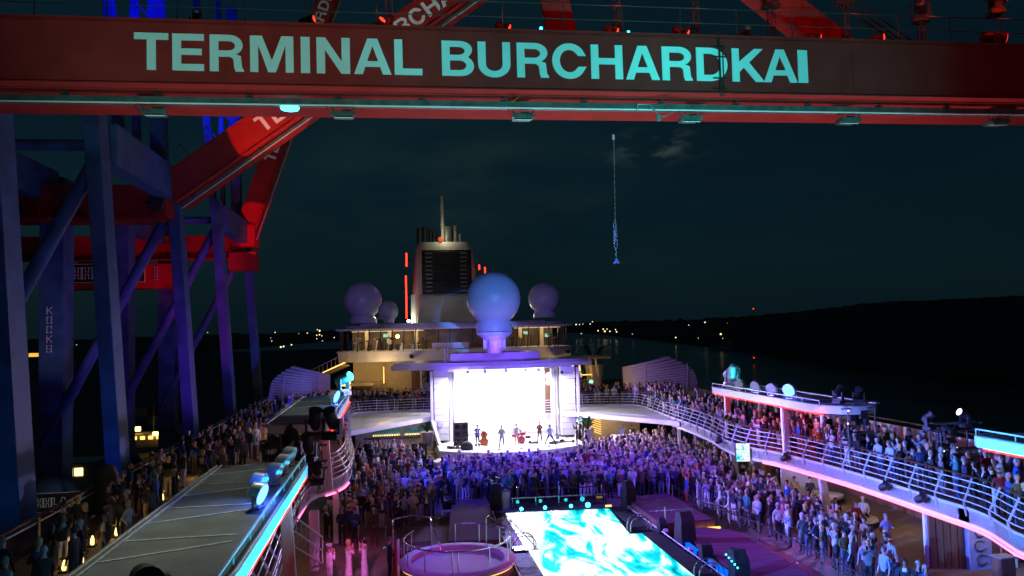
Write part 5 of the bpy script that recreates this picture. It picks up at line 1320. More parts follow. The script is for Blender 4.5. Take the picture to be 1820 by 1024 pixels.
# video screens
def tv(loc, w, h, label, rz, m_=None):
    rt = root('video_screen', loc, label, 'screen', 'video screens under the galleries', rz=rz)
    b = MB(); b.box((0, .05, h / 2), (w + .08, .09, h + .08)); b.build('casing', M['black'], rt, bevel=.01)
    b = MB(); b.box((0, -.005, h / 2), (w, .02, h)); b.build('picture', m_ or scr2, rt)
scr2 = scr.copy(); scr2.name = 'small video picture'
scr2.node_tree.nodes['Mapping'].inputs['Scale'].default_value = (2.2, 2.2, 2.2)
for n_ in scr2.node_tree.nodes:
    if n_.type == 'EMISSION': n_.inputs[1].default_value = 1.0
tv((10.55, 40.85, 30.35), .75, 1.0, 'upright video screen hung on the right gallery fascia showing blue water', R(-12))
tv((7.3, 64.0, 29.85), .9, .75, 'cyan video screen under the right roof shelf beside the stage', R(0))
# speakers and counter at the right of the stage
o = MB().box((0, 0, .6), (1.35, .9, 1.2)).build('bass_speaker', M['black'], None, bevel=.03); o.location = (6.9, 58.0, PD); tag(o, 'big square black bass speaker on the deck right of the stage', 'speaker')
o = MB().box((0, 0, .55), (1.2, .7, 1.1)).build('bass_speaker', M['black'], None, bevel=.03); o.location = (-6.6, 62.6, PD); tag(o, 'black bass speaker on the deck left of the stage below the palm', 'speaker')
rt = root('white_counter', (9.3, 59.5, PD), 'white counter block behind the crowd right of the stage', 'counter')
b = MB(); b.box((-.6, 0, .7), (.35, 1.6, 1.4)); b.box((.6, .3, .7), (2.2, .4, 1.4)); b.build('body', M['ship_white'], rt, bevel=.02)
rt = root('lit_stair', (9.6, 66.6, PD), 'stair wall with yellow light slits under the right gallery beside the stage', 'stair')
for k in range(7):
    b = MB(); b.bar((-1.6, 0, 2.3 - k * .2), (-.2, 0, 1.75 - k * .2), .03, .05); b.build('light_slit', M['e_warmdim'], rt)
b = MB(); b.box((.8, .3, 1.25), (5.2, .1, 2.5)); b.build('wall', M['cream'], rt)
rt = root('table_lamp', (9.7, 70.8, GD), 'glowing pale green ball lamp among the people on the right gallery', 'lamp')
b = MB(); b.cyl((0, 0, 0), (0, 0, 1.7), .03, n=6); b.build('pole', M['black'], rt); b = MB(); b.ico((0, 0, 1.85), .2, 2); b.build('globe', M['e_green'], rt)
# right-hand far gallery structures
rt = root('side_terrace', (8.8, 74.5, GD), 'warm lit terrace with slanting white struts behind the right gallery', 'terrace')
b = MB(); b.box((1.2, 0, 4.0), (4.6, 3, .25)); b.build('roof', M['cream'], rt, bevel=.03)
for x in (-.2, .5, 1.6, 2.2): b = MB(); b.bar((x, -.5, 3.9), (x + .3, -.3, 2.1), .14, .2); b.build('strut', M['ship_white'], rt)
for x in (-.8, 1.2): b = MB(); b.box((x, -1.0, 2.35), (1.0, .08, .08)); b.build('light_strip', M['e_warmdim'], rt)
for k in range(7): b = MB(); b.bar((-.9 + .32 * k, -1.2, .9), (-.7 + .32 * k, -1.2, 2.0), .04, .04); b.build('baluster', M['rail_white'], rt)
b = MB(); b.bar((-1, -1.2, 1.2), (1.6, -1.2, 2.1), .05, .05); b.bar((-1, -1.2, .9), (1.6, -1.2, 1.8), .05, .05); b.build('stair_rail', M['rail_white'], rt)
planter((11.4, 76, GD + 1.2), 'dark leafy palm standing behind the right gallery crowd', 2.3)
# right-hand gallery white fin and black spot lamps hanging on the rail
def hanging_spot(loc, label):
    rt = root('hanging_spotlight', loc, label, 'spotlight', 'black spotlights clamped to the right gallery fascia')
    b = MB(); b.lathe([(.12, -.2), (.16, -.1), (.17, .15), (.13, .2)], n=12); o = b.build('body', M['black'], rt, smooth=True); o.rotation_euler = (.9, .6, 0)
    for k in range(4):
        a = k * math.pi / 2; b = MB(); b.box((.17 * math.cos(a), .17 * math.sin(a), .25), (.2, .2, .02), (0, .8, a)); b.build('barn_door', M['black'], o)
    b = MB(); b.tube([(.1, 0, .0), (.22, 0, .15), (.2, 0, .35)], .025, 5); b.build('clamp', M['black'], rt)
for (y, n_) in ((44.6, 'just left of the upright video screen'), (38.0, 'right of the upright video screen below the canopy column'), (30.35, 'at the middle of the pink-edged fascia'), (28.0, 'the largest, near the person leaning out')):
    x = min((abs(p[1] - y), p[0]) for p in REs)[1]
    hanging_spot((x - .25, y, 30.95), 'black barn-door spotlight on the fascia ' + n_)
# stair rail with lattice at the bottom, left of the women in white
rt = root('stair_rail', (-11.6, 30.6, PD), 'white lattice stair railing at the bottom left of the deck', 'railing')
A0, A1 = Vector((-.75, -1.6, 2.6)), Vector((.05, 3.4, .3))
for k, (oa, ob) in enumerate(((0, 0), (.55, .55), (1.1, 1.1))):
    b = MB(); b.bar(A0 + Vector((0, 0, oa)), A1 + Vector((0, 0, ob)), .05, .06); b.build('rail', M['rail_white'], rt)
for k in range(9):
    p = A0.lerp(A1, k / 8); b = MB(); b.bar(p, p + Vector((-.0, .15, 1.12)), .045, .03); b.build('baluster', M['rail_white'], rt)
rt = root('lattice_gate', (-11.9, 27.6, GD), 'tilted white lattice gate beside the near canopy edge', 'railing')
for k in range(5):
    b = MB(); b.bar((.1 * k - .1, 9.4 + .35 * k - 1.4, .0), (.1 * k + .15, 9.4 + .35 * k - .6, 1.15), .04, .03); b.build('bar', M['rail_white'], rt)
for k in range(4):
    b = MB(); b.bar((-.2, 8.0, .15 + .3 * k), (.5, 10.6, .15 + .3 * k), .035, .03); b.build('cross_bar', M['rail_white'], rt)

# ------------------------------------------------------------------ lamps on the canopies
for i, (x, y, s, tl_) in enumerate([(12.7, 46.9, 1.45, .9), (12.3, 45.7, 1.55, 1.4), (11.9, 44.9, 1.35, .7)]):
    moving_head('moving_head', (x, y, 34.03), 1.8 + .4 * i, tl_, s, body='silver', lens='e_cyan' if i == 2 else 'silver', label=['left one of three pale moving heads on the right canopy', 'middle one of three pale moving heads on the right canopy', 'cyan-lit moving head right of its two neighbours on the right canopy'][i], cat='stage lamp', group='moving heads on the right canopy')
def par(loc, yaw, label, lens, s=1.0, group='round lamps on the right canopy roof', tilt=1.9):
    rt = root('round_lamp', loc, label, 'stage lamp', group, rz=yaw)
    b = MB(); b.box((0, 0, .03), (.3 * s, .2 * s, .05)); 
    for sx in (-1, 1): b.bar((sx * .26 * s, 0, .03), (sx * .26 * s, 0, .42 * s), .03, .06)
    b.build('yoke', M['silver'], rt)
    b = MB(); b.lathe([(.12 * s, -.22 * s), (.22 * s, -.16 * s), (.27 * s, .05 * s), (.28 * s, .12 * s)], n=18); hd = b.build('head', M['silver'], rt, smooth=True); hd.location = (0, 0, .38 * s); hd.rotation_euler = (tilt, 0, 0)
    b = MB(); b.lathe([(.25 * s, 0), (.25 * s, .02)], n=18); b.build('lens', M[lens], hd, loc=(0, 0, .12 * s))
    return rt
for i, (x, y, l, s) in enumerate([(11.75, 43.4, 'silver', 1.0), (11.75, 41.4, 'silver', 1.1), (11.75, 39.5, 'silver', 1.1), (11.75, 37.6, 'e_blue', 1.25)]):
    par((x, y, 34.03), -1.0, 'silver round lamp on the right canopy, %s' % ['first from the moving heads, unlit', 'second from the moving heads, turned left', 'third from the moving heads, unlit', 'the brightly glowing blue one'][i], l, s)
for i, (x, y, l, s) in enumerate([(-11.55, 18.6, 'e_blue', .95), (-11.75, 19.9, 'silver', .95), (-11.6, 21.5, 'silver', .9), (-11.6, 23.0, 'silver', .9), (-11.6, 24.4, 'silver', .9)]):
    par((x, y, 34.03), 1.3, 'pale round lamp on the near left canopy, %s' % ['the glowing blue one', 'next beyond the blue one', 'third from the near end', 'fourth from the near end', 'farthest at the canopy corner'][i], l, s, 'round lamps on the near left canopy')
moving_head('moving_head', (-12.45, 13.5, 33.35), .4, 1.45, 1.25, body='blackcloth', label='black swivel lamp at the bottom edge on the near left canopy')
moving_head('moving_head', (-11.65, 50.3, 34.03), 1.0, 1.2, 1.7, body='silver', lens='e_cyan', label='cyan-lit moving head lamp at the far corner of the second left canopy')
par((-11.75, 44.0, 34.03), 1.2, 'glowing blue round lamp on the inner edge of the second left canopy', 'e_blue', 1.3, 'round lamps on the left canopies')
moving_head('moving_head', (10.9 + 1.5, 9.9, 34.05), 1.0, 1.2, 1.0, label='dark swivel lamp on the right edge canopy')

# black rigs with moving heads on both galleries
def rig(loc, label, n, seed, w=2.2, h=2.3, heads=None):
    rt = root('lighting_rig', loc, label, 'lighting rig', 'black lighting rigs on the galleries')
    for sx in (-1, 1):
        for sy in (-1, 1):
            b = MB(); b.cyl((sx * w * .45, sy * .35, 0), (sx * w * .45, sy * .35, h), .035, n=6); b.build('leg', M['truss'], rt)
    for z in (h * .5, h):
        b = MB()
        for sy in (-1, 1): b.cyl((-w * .6, sy * .18, z), (w * .6, sy * .18, z), .03, n=6); b.cyl((-w * .6, sy * .18, z + .3), (w * .6, sy * .18, z + .3), .03, n=6)
        for k in range(8):
            x0 = -w * .6 + w * 1.2 * k / 8; b.cyl((x0, -.18, z if k % 2 else z + .3), (x0 + w * .15, -.18, z + .3 if k % 2 else z), .015, n=4)
        b.build('crossbeam', M['truss'], rt)
    rn = random.Random(seed)
    for k in range(10):
        b = MB(); b.box((rn.uniform(-w * .4, w * .4), rn.uniform(-.3, .3), rn.uniform(.3, h * .95)), (rn.uniform(.15, .5), .2, rn.uniform(.15, .4))); b.build('control_box', M['black'], rt, bevel=.02)
    for k in range(7):
        b = MB(); x = rn.uniform(-w * .4, w * .4); b.tube([(x, .3, h), (x + .2, .35, h * .7), (x - .1, .3, h * .35), (x + .3, .4, .1)], .015, 4); b.build('cable', M['black'], rt)
    for k in range(5):
        b = MB(); b.box((rn.uniform(-w * .5, w * .5), -.38, rn.uniform(.3, h)), (.07, .02, .05)); b.build('indicator', M['e_white'] if k < 2 else M['silver'], rt)
    return rt
rig((-12.9, 35.8, GD), 'black lighting rig crowded with swivel lamps on the left gallery', 4, 2, 2.4, 2.0)
for i, (x, y, z, s, yw, tl_) in enumerate([(-11.95, 35.4, 33.3, 1.5, .3, .5), (-11.2, 35.3, 33.3, 1.5, -.4, .6), (-13.1, 35.5, 32.6, 1.5, .6, .9), (-12.2, 35.0, 32.45, 1.3, -.2, .4), (-13.9, 35.8, 32.4, 1.3, .4, 1.2), (-12.7, 34.7, 31.6, 1.2, .8, .7), (-11.8, 34.6, 31.5, 1.1, .1, 1.0)]):
    moving_head('moving_head', (x, y, z), yw, tl_, s, body='black', label='black swivel lamp on the left rig, %s' % ['upper left of the top pair', 'upper right of the top pair', 'leaning left below the top pair', 'middle of the second row', 'lowest at the far left', 'lower middle above the canopy lamps', 'lower right beside the curved railing'][i], group='swivel lamps of the left rig')
rig((12.9, 33.6, GD), 'black lighting rig at the near end of the right canopy', 3, 5, 1.5, 2.9)
rig((15.2, 30.2, GD), 'second black lighting rig farther right on the right gallery', 3, 9, 2.0, 2.2)
for i, (x, y, z, yw, tl_, l) in enumerate([(11.7, 33.1, 34.2, 1.9, .9, 'e_white'), (12.9, 33.4, 34.1, -.5, 1.0, 'black'), (13.9, 30.0, 33.3, .4, .9, 'black'), (15.7, 30.1, 33.3, -1.6, 1.1, 'e_white'), (14.8, 30.0, 32.7, .1, 1.8, 'black')]):
    moving_head('moving_head', (x, y, z), yw, tl_, .9, body='black', lens=l, label='black swivel lamp on the right rigs, %s' % ['lit, at the canopy end', 'dark, behind the lit one at the canopy end', 'dark, left on the second rig', 'lit white, right on the second rig', 'dark, low in the middle of the second rig'][i], group='swivel lamps of the right rigs')
# promenade floor lamps on the left
M['lampglass'] = emit('lantern glow', (1.0, .62, .16), 4)
for i, (x, y) in enumerate([(-18.35, 25.5), (-18.0, 25.9), (-18.6, 28.4), (-18.2, 29.5), (-18.5, 34.7), (-18.3, 35.3), (-18.9, 39.9), (-18.0, 40.6)]):
    rt = root('floor_lantern', (x, y, GD), '%s glowing yellow floor lantern from the near end of the left promenade' % ORD[i], 'lantern', 'floor lanterns on the left promenade')
    b = MB(); b.box((0, 0, .03), (.26, .26, .06)); b.build('base', M['black'], rt)
    b = MB(); b.lathe([(.045, .06), (.075, .12), (.055, .26), (.015, .36)], n=10); b.build('glow_glass', M['lampglass'], rt, smooth=True)
    b = MB()
    for sx in (-1, 1):
        for sy in (-1, 1): b.cyl((sx * .1, sy * .1, .05), (sx * .1, sy * .1, .42), .01, n=4)
    b.box((0, 0, .43), (.23, .23, .03)); b.build('cage', M['black'], rt)
# beach-chair like cover on the left promenade
rt = root('covered_chair', (-19.9, 33.6, GD), 'tall rounded olive cover standing at the outboard rail behind the guests', 'cover')
b = MB(); b.lathe([(.5, 0), (.52, .8), (.46, 1.4), (.26, 1.85), (.05, 1.95)], n=20, sy=.8); b.build('cloth', mat('olive cover', (.14, .115, .05), .8, bump=.4, bscale=5), rt, smooth=True)
# quay things: crane sill floodlights, sheds with lit windows, lamp mast
rt = root('quay_hut', (-70, 165, 8), 'small quay hut with a glowing yellow window beyond the crane leg', 'hut')
b = MB(); b.box((0, 0, 3), (7, 6, 6)); b.build('wall', M['cream'], rt)
b = MB(); b.box((0, 0, 6.15), (8, 7, .3)); b.build('roof', M['crane_grey'], rt)
for x in (-.9, .9): b = MB(); b.box((x, -3.03, 4.4), (1.5, .06, 1.5)); b.build('window', emit('lit window', (1, .78, .25), 3, False) if 'lit window' not in bpy.data.materials else bpy.data.materials['lit window'], rt)
rt = root('harbour_launch', (-73, 219, 8), 'small harbour boat wheelhouse with bright yellow deck lamps beyond the legs', 'boat')
b = MB(); b.prism([(-9, -3), (8, -3), (12, 0), (8, 3), (-9, 3)], -2, 1.5); b.build('hull', M['crane_grey'], rt)
b = MB(); b.box((0, 0, 3.2), (8, 5, 3.4)); b.build('wheelhouse', M['cream'], rt, bevel=.2)
for x, z, s in ((-2.5, 6.2, 1.1), (2.6, 4.8, .9)): b = MB(); b.box((x, -2.9, z), (s * 2, .5, s)); b.build('deck_lamp', M['e_warm'], rt)
for k in range(4): b = MB(); b.box((-3 + 2 * k, -2.55, 3.8), (1.2, .06, .9)); b.build('window', M['e_warmdim'], rt)
b = MB(); b.cyl((1, 0, 4), (1, 0, 16), .1, n=5); b.build('mast', M['crane_grey'], rt)
rt = root('quay_lamp_post', (-60.7, 120, 8), 'tall quay lamp post with a pair of amber lamps at the left edge', 'lamp post')
b = MB(); b.cyl((0, 0, 0), (0, 0, 29), .22, r2=.14, n=8); b.build('mast', M['crane_grey'], rt)
b = MB(); b.box((0, 0, 28.1), (4.6, .2, .2)); b.build('arm', M['crane_grey'], rt)
for x in (-1.6, 1.6): b = MB(); b.box((x, -.2, 27.9), (1.6, .6, .5)); b.build('lamp_head', emit('amber lamp', (1, .5, .06), 1.2, False) if 'amber lamp' not in bpy.data.materials else bpy.data.materials['amber lamp'], rt)
rt = root('container_stack', (-95, 260, 8), 'stack of containers faintly lit yellow far behind the cranes', 'containers')
for k in range(3):
    for j in range(4): b = MB(); b.box((j * 6.3, 0, 1.3 + 2.6 * k), (6.1, 2.4, 2.5)); b.build('container', M[('cream', 'crane_red', 'crane_blue')[(k + j) % 3]], rt)
# ================================================================== LAMPLIGHT
VIO, BLU, MAG, CYA, WRM, WHT, REDC = (.12, .045, 1.0), (.03, .05, 1.0), (1.0, .16, .75), (.05, .8, 1.0), (1.0, .66, .28), (.95, .93, 1.0), (1.0, .05, .02)
# stage lamps in its roof
area('stage_light_front', (.4, 61.8, 34.55), (.4, 60.5, 29), 2000, (.93, .88, 1.0), 9, .6)
area('stage_light_back', (.4, 65.2, 34.4), (.4, 64.5, 29), 1300, (.95, .92, 1.0), 8, .5)
spot('stage_key_left', (-10.8, 44, 34.7), (.5, 61, 30.5), 3900, (.9, .75, 1.0), 26, .8, .2)
spot('stage_key_right', (11.0, 45.2, 35.1), (.2, 61, 30.5), 3900, (.85, .78, 1.0), 26, .8, .2)
# violet and blue wash over the guests from the canopy lamps
spot('wash_right_a', (11.0, 45.6, 35.1), (-2, 50, 28), 7618.52, VIO, 70, .9, .15)
spot('wash_right_b', (11.0, 36.9, 34.8), (5, 50, 28), 6420.96, (.16, .06, 1.0), 75, .9, .15)
spot('wash_left_a', (-10.8, 44, 34.7), (1, 48, 28), 7938, BLU, 80, .9, .15)
spot('wash_left_b', (-10.9, 50.6, 35.3), (8, 52, 28), 12219.9, (.17, .07, 1.0), 60, .9, .15)
spot('wash_stage_front', (.4, 61.0, 34.5), (1, 47, 28), 7980, (.14, .09, 1.0), 85, .9, .3)
spot('wash_near_right', (11.0, 33.0, 34.2), (6.0, 32, 28), 2103.75, (.38, .06, 1.0), 80, .9, .1)
spot('wash_rope', (-10.7, 24.6, 34.8), (8.6, 32, 28.5), 7072, (.27, .07, 1.0), 50, .9, .1)
spot('wash_red_spot', (11.0, 33.6, 34.4), (9.3, 32, 29), 700, (1.0, .15, .12), 35, .8, .1)
# magenta on the hot tub and the women in white
spot('magenta_ladies', (-10.6, 22.2, 34.6), (-10.3, 32.6, 29), 4446, (1.0, .16, .8), 17, .8, .1)
spot('magenta_tub', (-10.6, 24.9, 34.7), (-5.8, 31.5, 28.8), 1081.08, (.55, .07, 1.0), 42, .8, .1)
spot('pink_tub', (4.3, 28, 31), (-5.2, 31.4, 28.7), 1728, (1.0, .06, .6), 26, .9, .1)
# fascias
spot('fascia_right', (-10.8, 37.5, 34.6), (12, 34, 30.7), 41040, (.26, .20, 1.0), 50, .8, .2)
spot('fascia_right_near', (-10.7, 20.9, 34.7), (12, 26, 30.7), 60403.2, (.07, .24, 1.0), 46, .8, .2)
spot('fascia_right_far', (-4, 61.2, 34.4), (12.5, 52, 31), 11440, (.60, .42, 1.0), 55, .8, .2)
spot('fascia_left', (6, 61.2, 34.4), (-11.6, 46, 32.5), 10400, (.62, .45, 1.0), 45, .8, .2)
spot('canopy_right_face', (-10.8, 47, 34.8), (11.3, 41, 33.6), 13000, (.75, .75, 1.0), 26, .9, .2)
spot('canopy_right_near', (-10.7, 24.0, 34.8), (11, 20, 33.8), 6480, (.05, .62, 1.0), 26, .9, .1)
point('blue_lamp_right', (11.35, 37.4, 34.55), 60, (.05, .15, 1), .15)
point('blue_lamp_left', (-11.25, 19.2, 34.6), 70, (.03, .15, 1), .15)
point('cyan_lamp_left_far', (-11.3, 49.6, 34.9), 60, (.03, .6, 1), .15)
point('blue_lamp_left_far', (-11.4, 43.6, 34.6), 45, (.03, .25, 1), .15)
point('cyan_lamp_right_far', (11.9, 44.3, 35.3), 50, (.05, .7, 1), .15)
# gallery guests
spot('gallery_right', (-10, 47, 35), (15, 33, 31.5), 7200, (.07, .10, 1.0), 40, .9, .2)
spot('gallery_right_far', (-6, 61.4, 34.4), (14.5, 58, 31.8), 6800, (.7, .55, 1.0), 45, .9, .2)
spot('gallery_left_far', (4, 61.4, 34.3), (-9, 70, 31.8), 4500, (.35, .35, 1.0), 45, .9, .2)
point('gallery_warm_left', (-9.5, 74.5, 34.2), 260, WRM, .3)
point('gallery_warm_left_b', (-13.2, 75.5, 33.2), 112, (1, .6, .15), .3)
point('terrace_warm', (8.6, 73.5, 34), 160, (1, .6, .15), .3)
spot('shell_left', (-13, 62, 33.5), (-17.5, 74, 33), 1260, (.4, .2, 1), 40, .8, .3)
spot('shell_right', (10, 61, 33.5), (18, 72, 32.8), 2100, (.42, .25, 1), 45, .8, .3)
point('shell_right_warm', (13.2, 70.5, 33), 35, (1, .6, .25), .3)
# lanterns on the promenade
for i, y in enumerate((25.7, 29.0, 35, 40.2, 47)):
    point('lantern_light', (-18.2, y + .3, 31.55), 14, (1, .58, .16), .1)
point('promenade_amber', (-14.2, 46.5, 32.6), 26, (1, .62, .05), .1)
# warm lamps under the galleries
for x, y, p in ((14.5, 27, 60), (15.0, 33.5, 75), (14.5, 39, 70), (14.5, 46, 90), (14.5, 53, 90), (11, 60, 120), (9.5, 65, 120), (-8, 65.5, 130), (-13.5, 40, 30), (-14, 34, 30)):
    point('ceiling_lamp_light', (x, y, 30.2), p, (1.0, .74, .50), .15)
spot('blue_wall', (11.5, 24, 30.0), (14.2, 28.3, 29), 390, (.06, .06, 1), 50, .6, .1)
point('wall_violet', (12.6, 40.6, 30.0), 22, (.6, .3, 1), .1)
point('red_canopy_right', (13.0, 40, 33.2), 162.5, REDC, .2); point('red_canopy_near', (12.8, 19.5, 33.2), 180, REDC, .2)
# lounge and funnel
for x in (-11.2, -8.5, -6, 5.2, 7.5): point('lounge_lamp', (x, 79, 37.8), 55, (1, .74, .38), .2)
point('funnel_floodlight', (-7.0, 91.8, 39.2), 182, (1, .93, .6), .2)
spot('funnel_uplight', (-6, 86, 39.2), (-2.2, 93, 44), 151.2, (.9, .85, .8), 60, .8, .3)
point('mast_lamp', (-2.2, 92.4, 49.5), 120, (1, .9, .5), .2)
point('dome_rim_lamp', (-9.2, 85.5, 40.2), 110, (1, .95, .75), .1); point('dome_rim_lamp', (5.4, 86.3, 39.8), 90, (1, .95, .75), .1)
spot('dome_fill_blue', (-1, -3, 43), (-.2, 63.2, 39.6), 114750, (.06, .26, 1), 6, .5, .2)  # unseen spots added behind the camera to colour the domes
spot('dome_fill_violet_left', (-12, -3, 43), (-11.7, 84, 41.0), 29400, (.35, .25, 1), 4.5, .6, .2)
spot('dome_fill_violet_right', (-1, -3, 43), (8.0, 84, 41), 18200, (.35, .22, 1), 4, .6, .2)
spot('upper_step_violet', (-.3, 60.7, 36.6), (-.2, 64.6, 36), 302.4, (.2, .05, 1), 110, .8, .1)
spot('pedestal_violet', (-2.3, 60.5, 36.2), (-.3, 63.2, 37.6), 36, (.2, .08, 1), 50, .8, .1)
# cranes: blue floods on the steel, red and white on the booms
spot('crane_blue_a', (-20.95, 19, 27), (-22.3, 31, 40), 1203.84, (.015, .22, .62), 70, .8, .4)
spot('crane_blue_b', (-20.95, 31, 27), (-22.6, 41.7, 42), 1296, (.012, .24, .60), 75, .8, .4)
spot('crane_blue_low', (-23.6, 36, 24), (-22.2, 42, 30), 900, (.03, .04, 1.0), 80, .8, .4)
spot('crane_violet_b', (-15.2, 47, 34.6), (-23.0, 57, 38), 2196.48, (.45, .06, 1.0), 60, .8, .4)
spot('crane_violet_c', (-15.2, 56, 34.6), (-23, 70, 42), 4212, (.7, .05, .55), 50, .8, .4)
spot('crane_blue_c', (-15, 62, 32), (-24, 83, 40), 1900, (.02, .12, 1.0), 60, .8, .4)
spot('mast_blue_b', (-20, 48, 57), (-25, 56, 62), 7600, (.0, .0, 1.0), 70, .7, .4)
spot('mast_blue_c', (-20, 74, 56), (-25, 82, 62), 7600, (.0, .02, 1.0), 70, .7, .4)
spot('portal_blue', (-17, 44, 43), (-22, 52, 48.5), 504, (.0, .02, 1), 60, .8, .3)
spot('boom_red_b', (-15, 38, 38), (-16.6, 53, 52.2), 14850, (1, .05, .03), 15, .1, .05)
spot('boom_wash_b', (-6, 30, 36), (-8, 53, 57), 13500, (.65, .85, .75), 50, .8, .3)
spot('boom_red_c', (-17, 62, 40), (-21.9, 80, 48.6), 11289.6, (1, .02, .01), 13, .1, .05)
spot('girder_red_c', (-24, 70, 38), (-29, 80, 46.4), 1920, (1, .01, .01), 60, .7, .2)
spot('boom_wash_c', (-12, 62, 40), (-20.5, 79, 56), 1500, (.9, .6, .7), 30, .8, .3)
# near boom: unseen spots added for the lettering in cyan and pale white, warm pink light on the underside
spot('letters_cyan', (-3, 5, 35.5), (-2.5, 26.5, 47.4), 13750, (.0, .90, .88), 38, 1.0, .3)
spot('letters_cyan_right', (6, 5, 35.5), (6.0, 26.5, 47.4), 13750, (.0, .90, .90), 38, 1.0, .3)
spot('letters_pale', (-13, 5, 35.5), (-13.5, 26.5, 47.4), 10200, (.20, .85, .70), 42, 1.0, .3)
spot('web_fill_red', (-3, 5, 35.5), (-2, 26.5, 47.4), 1755, (1.0, .22, .22), 95, .6, .3)  # added fill that reddens the web, no fixture
spot('underside_pink', (-1.5, 29.5, 36), (-1, 28.6, 46.3), 2142, (.85, 1.0, 1.0), 120, 1.0, .4)
spot('underside_pink_left', (-14, 28.5, 38), (-14, 28.6, 46.3), 682.5, (.9, .9, .9), 120, 1.0, .4)
spot('underside_pink_right', (11.5, 28.5, 37), (11.5, 28.6, 46.3), 1350, (1.0, .8, .9), 120, 1.0, .4)
spot('channel_cyan', (1, 20, 42.5), (1, 27.3, 46.0), 500, (.05, .9, .85), 110, 1.0, .3)
for x in (-8.0, .7, 3.9, 7.1, 10.3, 13.7, 16.9): point('red_rig_lamp', (x - .55, 27.2, 50.6 if x < 15 else 50.6), 40, (1, .03, .01), .05)
for x, z in ((-8.5, 49.2), (-4.3, 49.2), (-.2, 49.2), (2.6, 49.2), (8, 49.2), (10.7, 49.2)): point('red_rig_lamp', (x - .45, 26.9, z), 9, (1, .03, .01), .05)

spot('roof_edge_left', (-10.6, 51.2, 35.2), (-1, 61.5, 35), 5200, (.18, .08, 1), 44, .8, .2)
spot('roof_edge_right', (10.8, 47.6, 35.2), (2, 61.5, 35), 5200, (.18, .10, 1), 44, .8, .2)
spot('tower_violet_left', (-6, 50, 34.6), (-4.7, 63, 31.8), 6500, (.30, .24, 1), 22, .8, .2)
spot('tower_violet_right', (7, 50, 34.6), (5.7, 63, 31.8), 6500, (.30, .24, 1), 22, .8, .2)
spot('lounge_roof_violet', (-10.6, 52.5, 38), (-2, 77, 38.4), 2600, (.5, .4, .9), 40, .9, .2)
spot('tub_basin_blue', (-8.6, 34.5, 31), (-6.3, 31.6, 28.7), 480, (.15, .12, 1), 60, .8, .1)

spot('leg_sign_fill', (-27, 47, 33), (-31.3, 55.7, 38.8), 420, (.9, .9, 1), 40, .8, .2)  # added unseen fills that brighten the leg name and sign boards
spot('sill_sign_fill', (-28, 50, 30), (-31.2, 56, 26.4), 160, (1, .9, .75), 40, .8, .2)
spot('house_sign_fill', (-30, 72, 40), (-36, 79, 44.3), 220, (.8, .85, 1), 50, .8, .2)

spot('roof_wash_left', (-10.1, 27.6, 45.6), (-12.7, 22.5, 34), 2620.8, (.9, 1.0, .85), 26, .9, .3)
spot('roof_wash_left_near', (-12.0, 26.4, 45.6), (-12.7, 16.5, 34), 3931.2, (.9, 1.0, .85), 26, .9, .3)
spot('roof_wash_left_far', (-10.1, 30.6, 45.6), (-12.9, 43, 34), 2800, (.9, 1.0, .85), 26, .9, .3)
area('canopy_edge_light_left', (-10.35, 19, 33.35), (-11.1, 19, 33.8), 150, (.02, .62, 1.0), 12, .05)
area('canopy_edge_light_right', (10.2, 17, 33.35), (10.9, 17, 33.8), 190, (.02, .62, 1.0), 13, .05)
point('boom_yellow', (-15.2, 51.8, 49.4), 30, (1, .7, .15), .1)
# ================================================================== PEOPLE
def skin_body(joints, bones, root_i, sub=1):
    """joints: {name: (xyz, rx, ry)}; one continuous surface grown over the skeleton"""
    names = list(joints); idx = {n: i for i, n in enumerate(names)}
    me = bpy.data.meshes.new('person_body')
    me.from_pydata([joints[n][0] for n in names], [(idx[a], idx[c]) for a, c in bones], [])
    o = bpy.data.objects.new('tmp', me); col.objects.link(o)
    md = o.modifiers.new('s', 'SKIN'); md.use_smooth_shade = True
    for n, i in idx.items():
        sv = me.skin_vertices[0].data[i]; sv.radius = (joints[n][1], joints[n][2]); sv.use_root = (n == root_i)
    if sub:
        ms = o.modifiers.new('b', 'SUBSURF'); ms.levels = sub; ms.render_levels = sub
    dg = bpy.context.evaluated_depsgraph_get(); dg.update()
    res = bpy.data.meshes.new_from_object(o.evaluated_get(dg))
    bpy.data.objects.remove(o)
    return res
def seg_dist(p, a, b):
    ab = b - a; t = max(0, min(1, (p - a).dot(ab) / max(1e-9, ab.length_squared))); return (p - (a + ab * t)).length
SKIN, TOP, SHIRT, LEG, SHOE = range(5)
